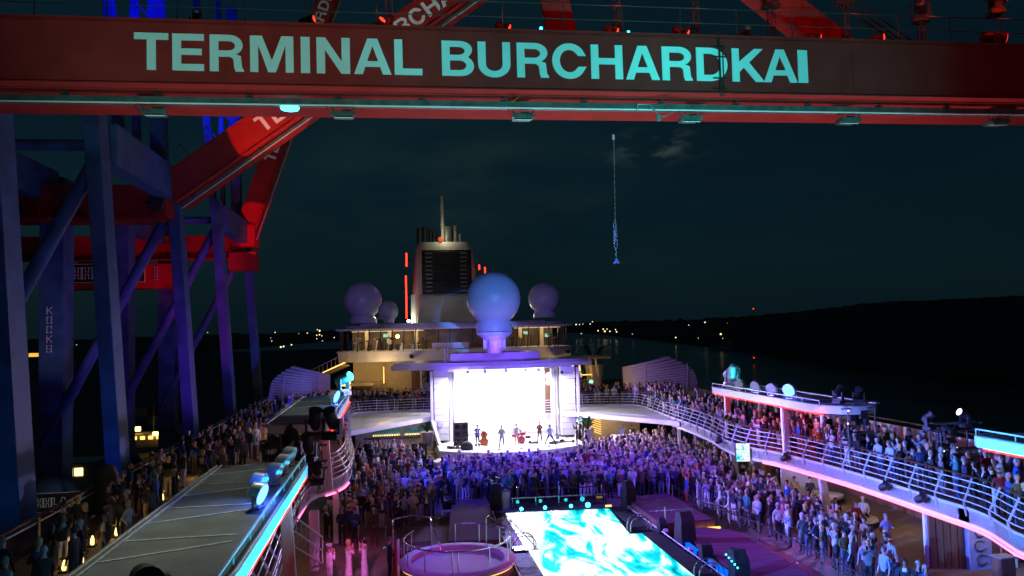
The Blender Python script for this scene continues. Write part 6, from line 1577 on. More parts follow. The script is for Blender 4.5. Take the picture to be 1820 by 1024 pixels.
def person_mesh(pose, hi=True, female=False):
    J, Bn, zone = {}, [], []
    def j(n, p, rx, ry=None): J[n] = (Vector(p), rx, rx if ry is None else ry)
    def bone(a, c, z): Bn.append((a, c)); zone.append((a, c, z))
    sh = .155 if female else .185; hipw = .095
    seat = pose == 'sit'; dz = -.42 if seat else 0
    dress = pose in ('dress', 'dress_up')
    lean = .0
    def T(x, y, z): return (x, y + lean * (z - .95), z + dz)
    if pose == 'lean': lean = -.22
    j('pelvis', T(0, 0, .96), .145, .105); j('waist', T(0, 0, 1.12), .13 if female else .15, .10); j('chest', T(0, -.005, 1.31), .155 if female else .185, .118)
    j('neck', T(0, .0, 1.475), .052, .055); j('head0', T(0, -.012, 1.565), .062, .075); j('head1', T(0, -.005, 1.655), .075, .095); j('head2', T(0, .005, 1.725), .055, .07)
    bone('pelvis', 'waist', TOP); bone('waist', 'chest', TOP); bone('chest', 'neck', TOP); bone('neck', 'head0', SKIN); bone('head0', 'head1', SKIN); bone('head1', 'head2', SKIN)
    if hi:
        j('nose', T(0, -.105, 1.625), .014, .02); bone('head1', 'nose', SKIN)
    # arms
    P = {'stand': ((.235, .02, 1.13), (.255, -.06, .88)), 'folded': ((.25, -.03, 1.16), (.02, -.21, 1.17)), 'clasp': ((.245, .0, 1.14), (.05, -.19, .98)),
         'phone': ((.22, -.16, 1.24), (.085, -.26, 1.50)), 'raise': ((.27, -.08, 1.58), (.10, -.12, 1.74)), 'pocket': ((.29, .05, 1.14), (.19, -.05, .95)),
         'lean': ((.24, -.10, 1.15), (.13, -.30, 1.12)), 'sit': ((.25, -.02, 1.14), (.17, -.24, 1.02)), 'guitar': ((.28, -.02, 1.15), (.05, -.2, 1.05)),
         'dress': ((.2, -.1, 1.2), (.06, -.17, 1.44)), 'dress_up': ((.2, -.1, 1.2), (.06, -.17, 1.44)), 'coat': ((.24, .0, 1.14), (.06, -.18, 1.02)),
         'sing': ((.25, -.08, 1.14), (.1, -.22, 1.3)), 'crouch': ((.3, -.12, 1.1), (.12, -.3, .95)), 'salute': ((.22, -.1, 1.2), (.1, -.16, 1.45))}[pose]
    for s, q in ((-1, 'l'), (1, 'r')):
        el, wr = P
        if pose == 'folded' and s < 0: wr = (-.02, -.19, 1.12)
        if pose in ('clasp', 'folded', 'guitar', 'coat'): wr = (wr[0] if s > 0 else abs(wr[0]) - (.04 if pose == 'folded' else 0), wr[1], wr[2])
        if pose == 'guitar' and s > 0: el, wr = (.33, -.1, 1.2), (.38, -.25, 1.25)
        if pose == 'pocket' and s > 0: el, wr = (.25, -.06, 1.14), (.16, -.2, 1.2)
        j('sh' + q, T(s * sh, 0, 1.405), .058, .062); j('el' + q, T(s * el[0], el[1], el[2]), .043, .043); j('wr' + q, T(s * wr[0], wr[1], wr[2]), .028, .03)
        bone('chest', 'sh' + q, TOP); bone('sh' + q, 'el' + q, TOP); bone('el' + q, 'wr' + q, SKIN if dress else TOP)
        d = (J['wr' + q][0] - J['el' + q][0]).normalized(); hp = J['wr' + q][0] + d * .075
        J['ha' + q] = (hp, .034, .018); bone('wr' + q, 'ha' + q, SKIN)
        if hi:
            side = d.cross(Vector((0, 1, 0)) if abs(d.y) < .8 else Vector((1, 0, 0))).normalized(); bend = side.cross(d).normalized() * (-.35)
            for k, (off_, L) in enumerate(((-.030, .062), (-.010, .072), (.010, .068), (.028, .052))):
                J['f%d%s' % (k, q)] = (hp + side * off_ * 1.1 + d * L * .5, .0105, .0105); J['g%d%s' % (k, q)] = (hp + side * off_ * 1.3 + (d + bend) * L * .95, .008, .008)
                bone('ha' + q, 'f%d%s' % (k, q), SKIN); bone('f%d%s' % (k, q), 'g%d%s' % (k, q), SKIN)
            J['t' + q] = (J['wr' + q][0] + d * .03 + side * .05 + bend * .03, .012, .012); bone('wr' + q, 't' + q, SKIN)
    # legs
    if dress:
        j('k0', (0, 0, .72), .155, .125); j('k1', (0, .01, .40), .175, .15); j('k2', (0, .02, .10), .215, .19)
        bone('pelvis', 'k0', TOP); bone('k0', 'k1', TOP); bone('k1', 'k2', TOP)
    else:
        for s, q in ((-1, 'l'), (1, 'r')):
            if seat: hip, kn, an, to = (s * hipw, -.03, .50), (s * .13, -.45, .52), (s * .13, -.45, .10), (s * .14, -.6, .04)
            elif pose == 'crouch': hip, kn, an, to = (s * .12, 0, .82), (s * .34, -.12, .46), (s * (.42 if s < 0 else .5), .08, .08), (s * .46, -.07, .035)
            elif pose == 'sing': hip, kn, an, to = (s * hipw, 0, .88), (s * .14, -.02, .49), (s * .18, .03, .085), (s * .2, -.12, .035)
            else: hip, kn, an, to = (s * hipw, 0, .88), (s * .105, -.015 - .01 * s, .49), (s * .115, .03, .085), (s * .135, -.12, .035)
            z_ = TOP if pose == 'coat' else LEG
            j('hip' + q, hip, .088, .098); j('kn' + q, kn, .060, .066); j('an' + q, an, .043, .048); j('to' + q, to, .038, .028)
            if pose == 'coat': j('hip' + q, hip, .105, .115); j('kn' + q, (s * .085, 0, .56), .1, .11)
            bone('pelvis', 'hip' + q, LEG if pose != 'coat' else TOP); bone('hip' + q, 'kn' + q, z_); bone('kn' + q, 'an' + q, LEG); bone('an' + q, 'to' + q, SHOE)
    if seat:
        J['pelvis'] = (Vector((0, 0, .54)), .15, .12)
    me = skin_body(J, Bn, 'pelvis', 1 if hi else 0); me.materials.clear()
    zs = [(J[a][0], J[c][0], z, (J[a][1] + J[c][1]) / 2) for a, c, z in zone]
    for f in me.polygons:
        c = f.center; best, bz = 9, TOP
        for a, e, z, r in zs:
            d = seg_dist(c, a, e) - r
            if d < best: best, bz = d, z
        if bz == TOP and f.normal.y < -.35 and abs(c.x) < .05 and 1.17 + dz < c.z - 0 < 1.46 + dz and c.y > -.2: bz = SHIRT
        if bz == TOP and c.z > 1.465 + dz and abs(c.x) < .08 and not dress: bz = SKIN
        if dress and bz == TOP and c.z > 1.36: bz = SKIN
        f.material_index = bz; f.use_smooth = True
    me.name = 'person_body'
    return me
def head_c(pose):
    return Vector((0, -.22 * (1.66 - .95) if pose == 'lean' else 0, 1.66 - (.42 if pose == 'sit' else 0)))
def hair_mesh(style):
    b = MB(); g = bmesh.ops.create_uvsphere(b.bm, u_segments=14, v_segments=9, radius=1.0)
    kill = []
    for v in b.bm.verts:
        x, y, z = v.co
        n = mnoise.noise(v.co * 3 + Vector((len(style), 0, 0))) * .06
        v.co = Vector((x * .094, y * .116 + .008, z * .118 + .012)) * (1 + n)
    for f in list(b.bm.faces):
        c = f.calc_center_median(); zz = c.z
        lim = {'short': -.03, 'long': -.20, 'bob': -.16, 'fringe': -.035}[style]
        front = c.y < -.02
        cut = (front and zz < .045) or (zz < lim) or (style == 'fringe' and zz > .03)
        if cut: kill.append(f)
    bmesh.ops.delete(b.bm, geom=kill, context='FACES')
    if style in ('long', 'bob'):
        low = [v for v in b.bm.verts if v.co.y > -.02 and v.co.z < -.05]
        for v in low: v.co.z *= 2.3 if style == 'long' else 1.5; v.co.y += .01; v.co.x *= 1.15
    if style == 'fringe':
        for v in b.bm.verts: v.co.z -= .03
    me = b.mesh('hair', smooth=True); return me
HAIRS = {s: hair_mesh(s) for s in ('short', 'long', 'bob', 'fringe')}
HC = {'white-haired': mat('white hair', (.36, .35, .35), .8), 'grey-haired': mat('grey hair', (.14, .135, .13), .8), 'dark-haired': mat('dark hair', (.018, .013, .010), .5), 'brown-haired': mat('brown hair', (.07, .035, .018), .5), 'blond': mat('blond hair', (.45, .30, .12), .6)}
for me in HAIRS.values(): me.materials.append(HC['grey-haired'])
LEGM = {'dark trousers': mat('dark trousers', (.018, .018, .024), .8), 'blue jeans': mat('blue jeans', (.045, .075, .16), .8), 'beige trousers': mat('beige trousers', (.38, .31, .22), .8), 'grey trousers': mat('grey trousers', (.14, .14, .15), .8),
        'white trousers': mat('white trousers', (.65, .63, .62), .8), 'brown trousers': mat('brown trousers', (.10, .055, .03), .8), 'red trousers': mat('red trousers', (.55, .07, .04), .8)}
SHIRTM = {'white shirt': mat('white shirt', (.72, .72, .74), .8), 'dark shirt': mat('dark shirt', (.03, .03, .04), .8), 'blue shirt': mat('blue shirt', (.12, .2, .42), .8)}
COLS = {'white jacket': (.55, .53, .54), 'cream jacket': (.40, .34, .25), 'navy jacket': (.018, .028, .075), 'black jacket': (.014, .014, .016), 'grey jacket': (.15, .15, .16), 'light blue shirt': (.28, .38, .60), 'royal blue jacket': (.025, .08, .38),
        'dark red jumper': (.26, .02, .03), 'pink blouse': (.60, .22, .30), 'olive jacket': (.09, .09, .035), 'brown jacket': (.11, .055, .03), 'lilac cardigan': (.33, .24, .48), 'teal jacket': (.03, .18, .20), 'charcoal suit': (.03, .03, .035), 'pale grey pullover': (.38, .38, .40), 'orange anorak': (.55, .14, .03)}
CW = {'white jacket': 7, 'cream jacket': 4, 'navy jacket': 20, 'black jacket': 22, 'grey jacket': 9, 'light blue shirt': 5, 'royal blue jacket': 5, 'dark red jumper': 3, 'pink blouse': 2, 'olive jacket': 4, 'brown jacket': 7, 'lilac cardigan': 3, 'teal jacket': 3, 'charcoal suit': 15, 'pale grey pullover': 5, 'orange anorak': .6}
BODY = {}
def body(pose, hi=True, female=False):
    k = (pose, hi, female)
    if k not in BODY:
        me = person_mesh(pose, hi, female)
        for m_ in (M['skin'], M['top'], SHIRTM['white shirt'], LEGM['dark trousers'], M['shoe']): me.materials.append(m_)
        BODY[k] = me
    return BODY[k]
def person(loc, face, pose, top, legs, hair, style, label, group, female=False, shirt=None, s=1.0, skin='skin', z=None):
    rt = bpy.data.objects.new('person', body(pose, True, female)); col.objects.link(rt)
    rt.location = loc; rt.rotation_euler = (0, 0, face); rt.scale = (s, s, s)
    c = COLS[top] if isinstance(top, str) else top
    rt.color = (*c, 1)
    def slot(i, m_): rt.material_slots[i].link = 'OBJECT'; rt.material_slots[i].material = m_
    if skin != 'skin': slot(SKIN, M[skin])
    if legs: slot(LEG, LEGM[legs])
    if shirt: slot(SHIRT, SHIRTM[shirt])
    else: slot(SHIRT, M['top'])
    tag(rt, label, 'person', group)
    if hair in HC:
        h = bpy.data.objects.new('hair', HAIRS[style]); col.objects.link(h); h.parent = rt; h.location = head_c(pose)
        h.material_slots[0].link = 'OBJECT'; h.material_slots[0].material = HC[hair]
    return rt
def face_to(x, y, tx, ty): return math.atan2(ty - y, tx - x) + math.pi / 2
taken = []
def free(x, y, z, r):
    for a, b_, c in taken:
        if abs(c - z) < 1.5 and (a - x) ** 2 + (b_ - y) ** 2 < r * r: return False
    return True
def claim(x, y, z=PD): taken.append((x, y, z))
CAMX, CAMY = -8.4, 0.0
# ---- people the photograph singles out
def spec(x, y, z, tx, ty, pose, top, legs, hair, style, label, group=None, **k):
    claim(x, y, z)
    return person((x, y, z), face_to(x, y, tx, ty), pose, top, legs, hair, style, label, group, **k)
cam_xy = (CAMX, CAMY)
cap = spec(-11.05, 31.4, PD, -4, 36, 'salute', (.78, .74, .76), 'white trousers', 'grey-haired', 'short', 'ship officer in white uniform and peaked cap, bottom left beside the stair rail')
b = MB(); b.lathe([(.088, 0), (.096, .035), (.13, .07), (.12, .095), (.02, .1)], n=20); b.build('uniform_cap', SHIRTM['white shirt'], cap, smooth=True, loc=(0, .005, 1.70))
b = MB(); b.prism([(-.07, -.08), (.07, -.08), (.05, -.15), (-.05, -.15)], 0, .012); b.build('cap_peak', M['black'], cap, loc=(0, 0, 1.71))
spec(-10.35, 32.0, PD, -9.7, 32.5, 'dress', (.76, .70, .72), None, 'blond', 'bob', 'blond woman in a long white sleeveless dress, hands raised to her face', female=True)
spec(-9.75, 32.2, PD, -10.4, 32.5, 'dress_up', (.74, .72, .78), None, 'dark-haired', 'bob', 'dark-haired woman in a long white dress facing the blond one', female=True)
spec(-8.75, 32.0, PD, -4, 33, 'clasp', 'charcoal suit', 'dark trousers', 'grey-haired', 'short', 'guard in a dark suit standing alone with clasped hands left of the hot tub')
spec(-9.5, 37.4, PD, *cam_xy, 'clasp', 'brown jacket', 'brown trousers', 'white-haired', 'short', 'white-haired person in open brown jacket and white shirt beside the rope post', shirt='white shirt')
spec(-10.4, 37.7, PD, *cam_xy, 'folded', 'royal blue jacket', 'dark trousers', 'dark-haired', 'short', 'person in a royal blue jacket with folded arms behind the women in white')
spec(-11.0, 37.9, PD, *cam_xy, 'clasp', 'navy jacket', 'dark trousers', 'grey-haired', 'short', 'person in a navy jacket at the left end of the group behind the officer')
spec(-7.6, 40.8, PD, *cam_xy, 'folded', 'white jacket', 'beige trousers', 'brown-haired', 'short', 'person in a white jacket right behind the hot tub entry rail')
spec(8.6, 35.2, PD, 1, 34, 'pocket', 'light blue shirt', 'dark trousers', 'white-haired', 'short', 'tall person in a pale patterned blue shirt at the rope of the right walkway', s=1.03)
spec(9.0, 33.2, PD, 1, 34, 'coat', 'white jacket', 'grey trousers', 'white-haired', 'bob', 'person in a white coat, hands on hips, at the rope right of the walkway', female=True)
spec(9.4, 34.4, PD, 0, 38, 'stand', 'pink blouse', 'blue jeans', 'white-haired', 'short', 'person in a loose pink lit shirt behind the rope, seen from the side')
spec(7.75, 36.6, PD, 1, 40, 'clasp', 'white jacket', 'beige trousers', 'white-haired', 'short', 'white-haired person in white jumper and pale trousers beside the gold rail')
spec(7.9, 38.0, PD, 1, 40, 'clasp', 'white jacket', 'dark trousers', 'white-haired', 'short', 'person in a white vest top left of the gold rail')
spec(7.5, 39.9, PD, 1, 44, 'stand', 'pale grey pullover', 'white trousers', 'dark-haired', 'short', 'person in pale pullover and white trousers at the far right walkway rope')
spec(7.35, 41.2, PD, -2, 44, 'stand', 'royal blue jacket', 'red trousers', 'dark-haired', 'short', 'person in royal blue jacket and red trousers at the far corner of the right walkway')
spec(6.9, 42.9, PD, -2, 44, 'stand', 'lilac cardigan', 'beige trousers', 'grey-haired', 'short', 'person in lilac cardigan and beige trousers just left of the red trousers')
spec(12.1, 30.6, PD, 12.8, 20, 'pocket', 'lilac cardigan', 'grey trousers', 'grey-haired', 'short', 'person walking alone across the open deck below the pink fascia tube')
spec(10.9, 30.3, PD, 4, 30, 'folded', 'cream jacket', 'white trousers', 'dark-haired', 'short', 'person in pale clothes standing apart near the daybed, arms folded')
spec(9.7, 29.2, PD, 4, 30, 'clasp', 'cream jacket', 'beige trousers', 'white-haired', 'short', 'balding person in a cream jacket at the lower right rope, nearest the edge')
spec(2.2, 44.2, PD, *cam_xy, 'pocket', 'black jacket', 'white trousers', 'white-haired', 'short', 'person in black jacket and bright white trousers behind the pool lamps')
spec(-4.9, 44.9, PD, *cam_xy, 'folded', 'cream jacket', 'beige trousers', 'white-haired', 'bob', 'person all in cream left of the planter in the front row')
spec(-2.0, 44.4, PD, *cam_xy, 'clasp', 'teal jacket', 'dark trousers', 'grey-haired', 'short', 'person in a teal pullover directly behind the planter palm')
spec(-.6, 44.3, PD, *cam_xy, 'phone', 'black jacket', 'brown trousers', 'dark-haired', 'short', 'person filming with raised phone behind the pool, right of the planter')
spec(3.2, 45.0, PD, *cam_xy, 'stand', 'cream jacket', 'beige trousers', 'blond', 'bob', 'person in a long cream cardigan at the right end of the pool front row')
spec(-8.6, 56.5, PD, 0, 60, 'folded', 'white jacket', 'white trousers', 'white-haired', 'short', 'person in gleaming white standing in the gap of the left crowd')
spec(-15.4, 43.4, GD, -8, 50, 'stand', (.75, .5, .03), 'dark trousers', 'blond', 'short', 'yellow-lit person on the left promenade')  # yellow light put into the colour of the top
# band
spec(-2.2, 60.0, 28.9, -2.2, 40, 'guitar', 'royal blue jacket', 'dark trousers', 'dark-haired', 'short', 'bass player in blue holding the orange double bass', shirt='white shirt')
spec(-.45, 59.0, 28.9, -.6, 40, 'sing', 'pale grey pullover', 'grey trousers', 'brown-haired', 'short', 'singer in a pale jacket and grey trousers in mid stage')
spec(.75, 59.4, 28.9, .5, 40, 'guitar', 'white jacket', 'red trousers', 'grey-haired', 'short', 'guitarist in a white shirt and red trousers')
b_ = root('electric_guitar', (.75, 59.1, 29.9), 'pale electric guitar slung on the player in red trousers', 'guitar')
b = MB(); b.prism([(-.2, -.13), (.12, -.12), (.1, .0), (.16, .1), (-.2, .13), (-.12, 0)], -.03, .03); o = b.build('body', M['slat'], b_, bevel=.01); o.rotation_euler = (R(75), .3, 0)
b = MB(); b.bar((.1, 0, .02), (.75, -.05, .22), .05, .03); b.build('neck', M['wood'], b_)
spec(2.75, 60.4, 28.9, 1.5, 40, 'sing', (.13, .04, .035), 'brown trousers', 'brown-haired', 'short', 'dancer in a wine brown suit stretched out at the right of the drums')
spec(3.35, 59.3, 28.9, 2.5, 40, 'crouch', 'light blue shirt', 'dark trousers', 'dark-haired', 'short', 'player in a blue shirt crouching with legs wide apart', s=.9)
spec(1.5, 62.2, 28.5, 1, 40, 'sit', 'dark red jumper', 'dark trousers', 'dark-haired', 'short', 'drummer in dark red seated behind the drum kit')
spec(5.4, 58.9, 28.9, 1, 60, 'phone', 'black jacket', 'dark trousers', 'dark-haired', 'short', 'photographer in black at the right end of the stage')
spec(6.0, 59.4, 28.9, 1, 60, 'folded', 'black jacket', 'dark trousers', 'dark-haired', 'long', 'long-haired person in black watching from the right stage edge', female=True)
spec(5.9, 57.6, 28.4, 1, 60, 'lean', 'black jacket', 'dark trousers', 'dark-haired', 'short', 'stagehand in black bending forward below the right stage edge')
# right gallery people singled out
spec(12.75, 30.9, GD, 0, 30, 'lean', 'light blue shirt', 'blue jeans', 'grey-haired', 'short', 'person in a light blue jacket leaning on the right gallery rail', s=1.0)
spec(12.8, 31.8, GD, 0, 30, 'lean', 'light blue shirt', 'blue jeans', 'white-haired', 'short', 'white-haired person in a light blue vest beside the leaning one')
spec(12.95, 27.3, GD, -4, 34, 'raise', 'teal jacket', 'blue jeans', 'dark-haired', 'short', 'person raising both arms to take a picture on the right gallery')
spec(12.75, 26.6, GD, -4, 34, 'clasp', 'navy jacket', 'dark trousers', 'grey-haired', 'short', 'person in a navy jacket right of the one with raised arms', shirt='white shirt')
spec(12.7, 34.2, GD, 0, 34, 'lean', 'pale grey pullover', 'white trousers', 'white-haired', 'short', 'person in a pale sun hat and light patterned clothes at the gallery rail')
spec(12.0, 22.2, GD, 0, 26, 'lean', (.5, .2, .12), 'beige trousers', 'brown-haired', 'short', 'person in orange shorts outfit at the gallery bend near the right edge')
spec(11.8, 20.9, GD, 0, 26, 'lean', 'teal jacket', 'beige trousers', 'grey-haired', 'short', 'person cut by the right edge of the picture at the gallery rail')
spec(13.4, 35.9, GD, 0, 36, 'stand', (.5, .05, .2), 'dark trousers', 'brown-haired', 'bob', 'person in a magenta top under the near end of the right canopy', female=True)
# seated guests under the right gallery
for (x, y, top, hair, lab) in [(12.8, 35.6, 'black jacket', 'dark-haired', 'seated guest in black on the daybed under the fascia, back turned'), (13.3, 34.7, 'dark red jumper', 'brown-haired', 'seated guest in dark red beside the one in black'), (14.2, 35.5, 'white jacket', 'blond', 'seated blond guest in white on the daybed'), (13.6, 41.0, 'cream jacket', 'dark-haired', 'seated guest in cream before the violet wall'), (14.3, 40.6, 'charcoal suit', 'dark-haired', 'seated guest in a suit and white shirt before the violet wall')]:
    spec(x, y, PD + .0, 8, 20, 'sit', top, 'dark trousers', hair, 'short', lab, 'seated guests under the right gallery', shirt='white shirt' if 'suit' in lab else None)

# ---- the crowd: places first, then who stands there
rnd = random.Random(21)
spots = []     # (x, y, z, region)
def inside(poly, x, y):
    c = False
    for (xa, ya), (xb, yb) in zip(poly, poly[1:] + poly[:1]):
        if (ya > y) != (yb > y) and x < (xb - xa) * (y - ya) / (yb - ya) + xa: c = not c
    return c
def fill(poly, z, n, region, r, edge=None):
    xs, ys = [p[0] for p in poly], [p[1] for p in poly]; k = 0
    for _ in range(n * 12):
        x, y = rnd.uniform(min(xs), max(xs)), rnd.uniform(min(ys), max(ys))
        if inside(poly, x, y) and free(x, y, z, r):
            claim(x, y, z); spots.append((x, y, z, region)); k += 1
            if k >= n: break
def row(path, z, step, region, side=0, jit=.12):
    for p, d in resample([Vector((a, b_, 0)) for a, b_ in path], step):
        x, y = p.x + rnd.uniform(-jit, jit) - d.y * side, p.y + rnd.uniform(-jit, jit) + d.x * side
        if free(x, y, z, .42): claim(x, y, z); spots.append((x, y, z, region))
row([(-5.9, 44.9), (-2.9, 44.7), (3.4, 44.5), (5.2, 44.3), (7.0, 43.6)], PD, .58, 'pool_row')
row([(8.3, 42.4), (8.2, 38.6), (8.6, 36.2), (8.9, 34), (8.9, 30.6), (9.0, 27.4), (9.1, 24)], PD, .62, 'rope_row')
fill([(-6.2, 45.3), (5.4, 45.0), (5.6, 52.4), (-5.6, 52.6)], PD, 165, 'front', .55)
fill([(-5.0, 52.6), (4.6, 52.6), (4.2, 53.6), (-4.4, 53.6)], PD, 7, 'front', .8)
fill([(5.2, 44.4), (8, 43.0), (11.2, 43.4), (12.6, 47), (12.0, 58.2), (10.5, 59.2), (6.2, 57.0), (5.0, 55.8)], PD, 250, 'right', .49)
fill([(12, 45), (16.5, 45), (16.5, 62), (9.8, 63.5), (9.8, 60.5)], PD, 60, 'right_back', .7)
fill([(8.7, 42), (9.0, 36.5), (9.3, 31), (9.4, 27), (10.4, 27), (11.4, 33), (12.2, 42.5)], PD, 95, 'rope', .56)
fill([(-11.9, 38.0), (-6.6, 41.0), (-6.2, 44.5), (-6.6, 47.5), (-11.8, 45.5)], PD, 80, 'left', .52)
fill([(-11.9, 45.5), (-6.6, 47.5), (-5.8, 52.5), (-7.4, 61), (-11.6, 62)], PD, 80, 'left_back', .58)
row([(13.1, 64.3), (12.55, 57), (12.4, 51), (12.05, 47), (11.5, 44.4), (11.5, 41), (12.2, 39.2), (12.6, 35.5), (12.8, 32), (12.7, 25.2), (12.1, 23.3), (11.6, 22), (11.5, 18)], GD, .60, 'rail_right')
fill([(13.4, 62), (13.0, 52), (12.5, 46), (12.7, 39), (13.3, 34), (13.3, 26), (12.8, 20), (15.3, 20), (16, 34), (15.6, 48), (17, 62)], GD, 150, 'gallery_right', .62)
row([(6.9, 68.0), (9.4, 67.7), (12.4, 67.0)], GD, .5, 'rail_far_right')
fill([(6.4, 68.3), (12.6, 67.6), (14.5, 64.5), (17, 65), (16.5, 72), (6.4, 70.6)], GD, 56, 'far_right', .58)
row([(-5.9, 69.5), (-11.6, 69.5)], GD, .5, 'rail_far_left')
fill([(-5.6, 69.8), (-12.5, 69.8), (-18, 69), (-18, 74), (-5.6, 73.5)], GD, 62, 'far_left', .62)
row([(-12.4, 57), (-11.95, 51), (-11.5, 47.5)], GD, .6, 'rail_left')
row([(-12.1, 38.5), (-12.8, 37.4), (-13.0, 33.5)], GD, .55, 'rig_left')
fill([(-12.0, 45.8), (-12.0, 40), (-13.4, 38.5), (-13.4, 46)], GD, 10, 'rig_left', .7)
fill([(-17.2, 20.8), (-17.2, 23.8), (-19.0, 23.8), (-18.8, 20.8)], GD, 7, 'prom', .62)
fill([(-17.1, 24.5), (-19, 24.5), (-19, 28.6), (-17.1, 28.6)], GD, 9, 'prom', .6)
fill([(-17.0, 29), (-17.0, 34.5), (-19.2, 34.5), (-19.2, 29)], GD, 14, 'prom', .6)
fill([(-16.4, 35.5), (-16.0, 43), (-16.0, 52), (-17.0, 66), (-19.9, 66), (-19.9, 36)], GD, 84, 'prom_far', .66)
PLACE = {'pool_row': 'front row behind the pool', 'rope_row': 'at the right walkway rope', 'front': 'crowd before the stage', 'right': 'packed crowd right of the stage', 'right_back': 'in shade behind the right crowd',
         'rope': 'farther behind the right rope', 'left': 'left crowd behind the tub', 'left_back': 'left crowd near the bar', 'rail_right': 'at the right gallery rail', 'gallery_right': 'back on the right gallery',
         'rail_far_right': 'at the far right cross rail', 'far_right': 'behind the far right cross rail', 'rail_far_left': 'at the left cross rail beside the stage', 'far_left': 'behind the left cross rail', 'rail_left': 'at the left gallery rail',
         'rig_left': 'beside the left lighting rig', 'prom': 'on the near left promenade', 'prom_far': 'far along the left promenade'}
def visible_weight(s):
    x, y, z, r = s; d = math.hypot(x - CAMX, y)
    w = 1 / d
    if r in ('right_back', 'prom_far'): w *= .55
    if r in ('gallery_right', 'far_left', 'far_right'): w *= .7
    if r == 'left_back': w *= .85
    return w
def in_frame(x, y, z):
    v = Vector((x, y, z + 1.5)) - Vector((-8.4, 0, 38)); d = v.dot(cF)
    return abs(v.dot(cR) / d) < .66 + .01 and -.385 < v.dot(cU) / d < .4
spots = [s for s in spots if in_frame(*s[:3])]
spots.sort(key=visible_weight, reverse=True)
n_named = len([o for o in bpy.data.objects if o.get('category') == 'person'])
N_IND = 300 - n_named
used = set()
cl, cw = list(CW), list(CW.values())
def dress_person(region):
    fem = rnd.random() < .42
    hair = rnd.choices(['white-haired', 'grey-haired', 'dark-haired', 'brown-haired', 'blond'], [30, 26, 18, 14, 12] if not fem else [22, 16, 18, 18, 26])[0]
    style = rnd.choice(['bob', 'long', 'bob', 'short']) if fem else rnd.choice(['short', 'short', 'short', 'fringe'])
    if hair in ('dark-haired', 'blond') and style == 'fringe': style = 'short'
    top = rnd.choices(cl, cw)[0]
    legs = rnd.choices(['dark trousers', 'blue jeans', 'beige trousers', 'grey trousers', 'white trousers', 'brown trousers'], [38, 20, 12, 14, 7, 9])[0]
    if region.startswith('rail'): pose = rnd.choices(['lean', 'phone', 'clasp', 'folded'], [6, 2, 2, 1])[0]
    else: pose = rnd.choices(['stand', 'folded', 'clasp', 'phone', 'pocket', 'coat' if fem else 'stand', 'raise'], [8, 6, 6, 4, 6, 2, .4])[0]
    if pose == 'coat': legs = 'dark trousers'
    return fem, hair, style, top, legs, pose
POSE = {'stand': 'arms hanging', 'folded': 'arms folded', 'clasp': 'hands clasped', 'phone': 'phone raised', 'pocket': 'hand in pocket', 'coat': 'in a long coat', 'raise': 'arms raised', 'lean': 'bent forward', 'sit': 'seated'}
def facing(x, y, region):
    if region == 'pool_row': t = cam_xy if rnd.random() < .85 else (.4, 60)
    elif region == 'front': t = (.4, 60) if rnd.random() < .45 else (0, 20)
    elif region in ('right', 'right_back'): t = (.4, 58) if rnd.random() < .5 else (0, 34)
    elif region in ('rope_row', 'rope'): t = (0, 40) if rnd.random() < .6 else (-8, 10)
    elif region in ('left', 'left_back'): t = (0, 30) if rnd.random() < .6 else (.4, 60)
    elif region.startswith('prom'): t = (x + rnd.uniform(-6, 6), y + rnd.uniform(-6, 6))
    elif region in ('rail_far_left', 'rail_far_right', 'far_left', 'far_right'): t = (0, 40)
    else: t = (0, 52 if rnd.random() < .6 else 36)
    return face_to(x, y, *t) + rnd.gauss(0, .5)
phone_mesh = MB().box((0, 0, 0), (.075, .012, .15)).mesh('phone'); phone_mesh.materials.append(M['blackgloss'])
GRP = {r: 'guests, ' + p for r, p in PLACE.items()}
ind, rest = spots[:N_IND], spots[N_IND:]
# sight-lines used to tell look-alikes apart: which of them stands where across the picture
def px_of(x, y, z):
    v = Vector((x, y, z + 1.6)) - Vector((-8.4, 0, 38)); d = v.dot(cF); return v.dot(cR) / d
for (x, y, z, region) in ind:
    for _ in range(400):
        fem, hair, style, top, legs, pose = dress_person(region)
        kind = ('balding ' if style == 'fringe' else '') + hair
        if style == 'fringe': kind = 'balding ' + hair
        elif style == 'long': kind = 'long-haired ' + {'white-haired': 'white', 'grey-haired': 'grey', 'dark-haired': 'dark', 'brown-haired': 'brunette', 'blond': 'blond'}[hair]
        a = '%s person, %s, %s, %s' % (kind, top, POSE[pose], PLACE[region])
        if a not in used: break
    else:
        a = '%s person, %s, %s, %s' % (kind, top, legs, PLACE[region])
    used.add(a)
    p = person((x, y, z), facing(x, y, region), pose, top, legs, hair, style, a, GRP[region], fem, 'white shirt' if ('suit' in top or ('jacket' in top and rnd.random() < .4)) else ('blue shirt' if rnd.random() < .1 else None), rnd.uniform(.93, 1.04) * (.94 if fem else 1.0), rnd.choice(['skin', 'skin', 'skin', 'skin_tan']))
    if pose == 'phone' and rnd.random() < .5:
        o = inst('phone', phone_mesh, p, (0, -.31, 1.56), (.2, 0, 0))
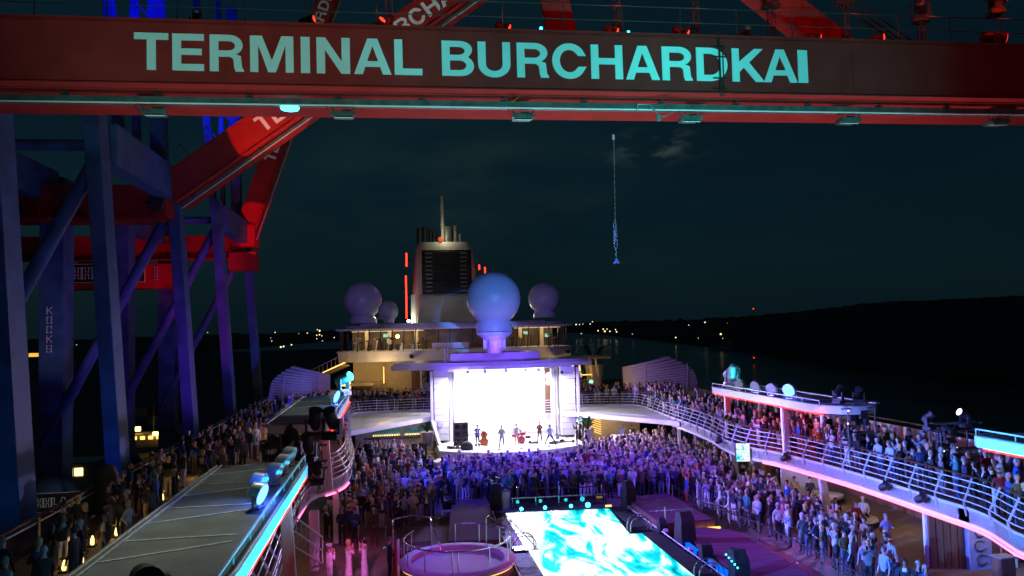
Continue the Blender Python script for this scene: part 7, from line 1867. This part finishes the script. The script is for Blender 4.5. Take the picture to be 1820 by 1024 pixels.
# the rest of the crowd, past three hundred: one mesh per level, bodies in low relief
lowmats = [M['skin']] + [mat('crowd ' + k, v, .85, var=.15) for k, v in COLS.items()] + list(LEGM.values()) + list(HC.values())
iTop = {k: 1 + i for i, k in enumerate(COLS)}; iLeg = {k: 1 + len(COLS) + i for i, k in enumerate(LEGM)}; iHair = {k: 1 + len(COLS) + len(LEGM) + i for i, k in enumerate(HC)}
low = {}
def low_arrays(pose, fem):
    if (pose, fem) not in low:
        me = person_mesh(pose, False, fem)
        low[(pose, fem)] = ([v.co.copy() for v in me.vertices], [(tuple(p.vertices), p.material_index) for p in me.polygons])
    return low[(pose, fem)]
hairarr = {k: ([v.co.copy() for v in me.vertices], [tuple(p.vertices) for p in me.polygons]) for k, me in HAIRS.items()}
V, Fc, Mi = [], [], []
for (x, y, z, region) in rest:
    fem, hair, style, top, legs, pose = dress_person(region)
    vs, fs = low_arrays(pose, fem); s = rnd.uniform(.93, 1.04) * (.94 if fem else 1)
    mt = Matrix.Translation((x, y, z)) @ Matrix.Rotation(facing(x, y, region), 4, 'Z') @ Matrix.Scale(s, 4)
    o0 = len(V); V += [mt @ v for v in vs]
    for f, mi in fs:
        Fc.append(tuple(i + o0 for i in f)); Mi.append(0 if mi == SKIN else iTop[top] if mi in (TOP, SHIRT) else iLeg[legs] if mi == LEG else iLeg['dark trousers'])
    hv, hf = hairarr[style]; o0 = len(V); hc = head_c(pose); V += [mt @ (v + hc) for v in hv]
    for f in hf: Fc.append(tuple(i + o0 for i in f)); Mi.append(iHair[hair])
me = bpy.data.meshes.new('crowd'); me.from_pydata([tuple(v) for v in V], [], Fc)
for m_ in lowmats: me.materials.append(m_)
me.polygons.foreach_set('material_index', Mi); me.polygons.foreach_set('use_smooth', [True] * len(Fc)); me.update()
o = bpy.data.objects.new('crowd', me); col.objects.link(o)
tag(o, 'the rest of the dense crowd filling the decks behind the nearer guests', 'crowd', kind='stuff')
print('PEOPLE', n_named, len(ind), len(rest), 'verts', len(V))
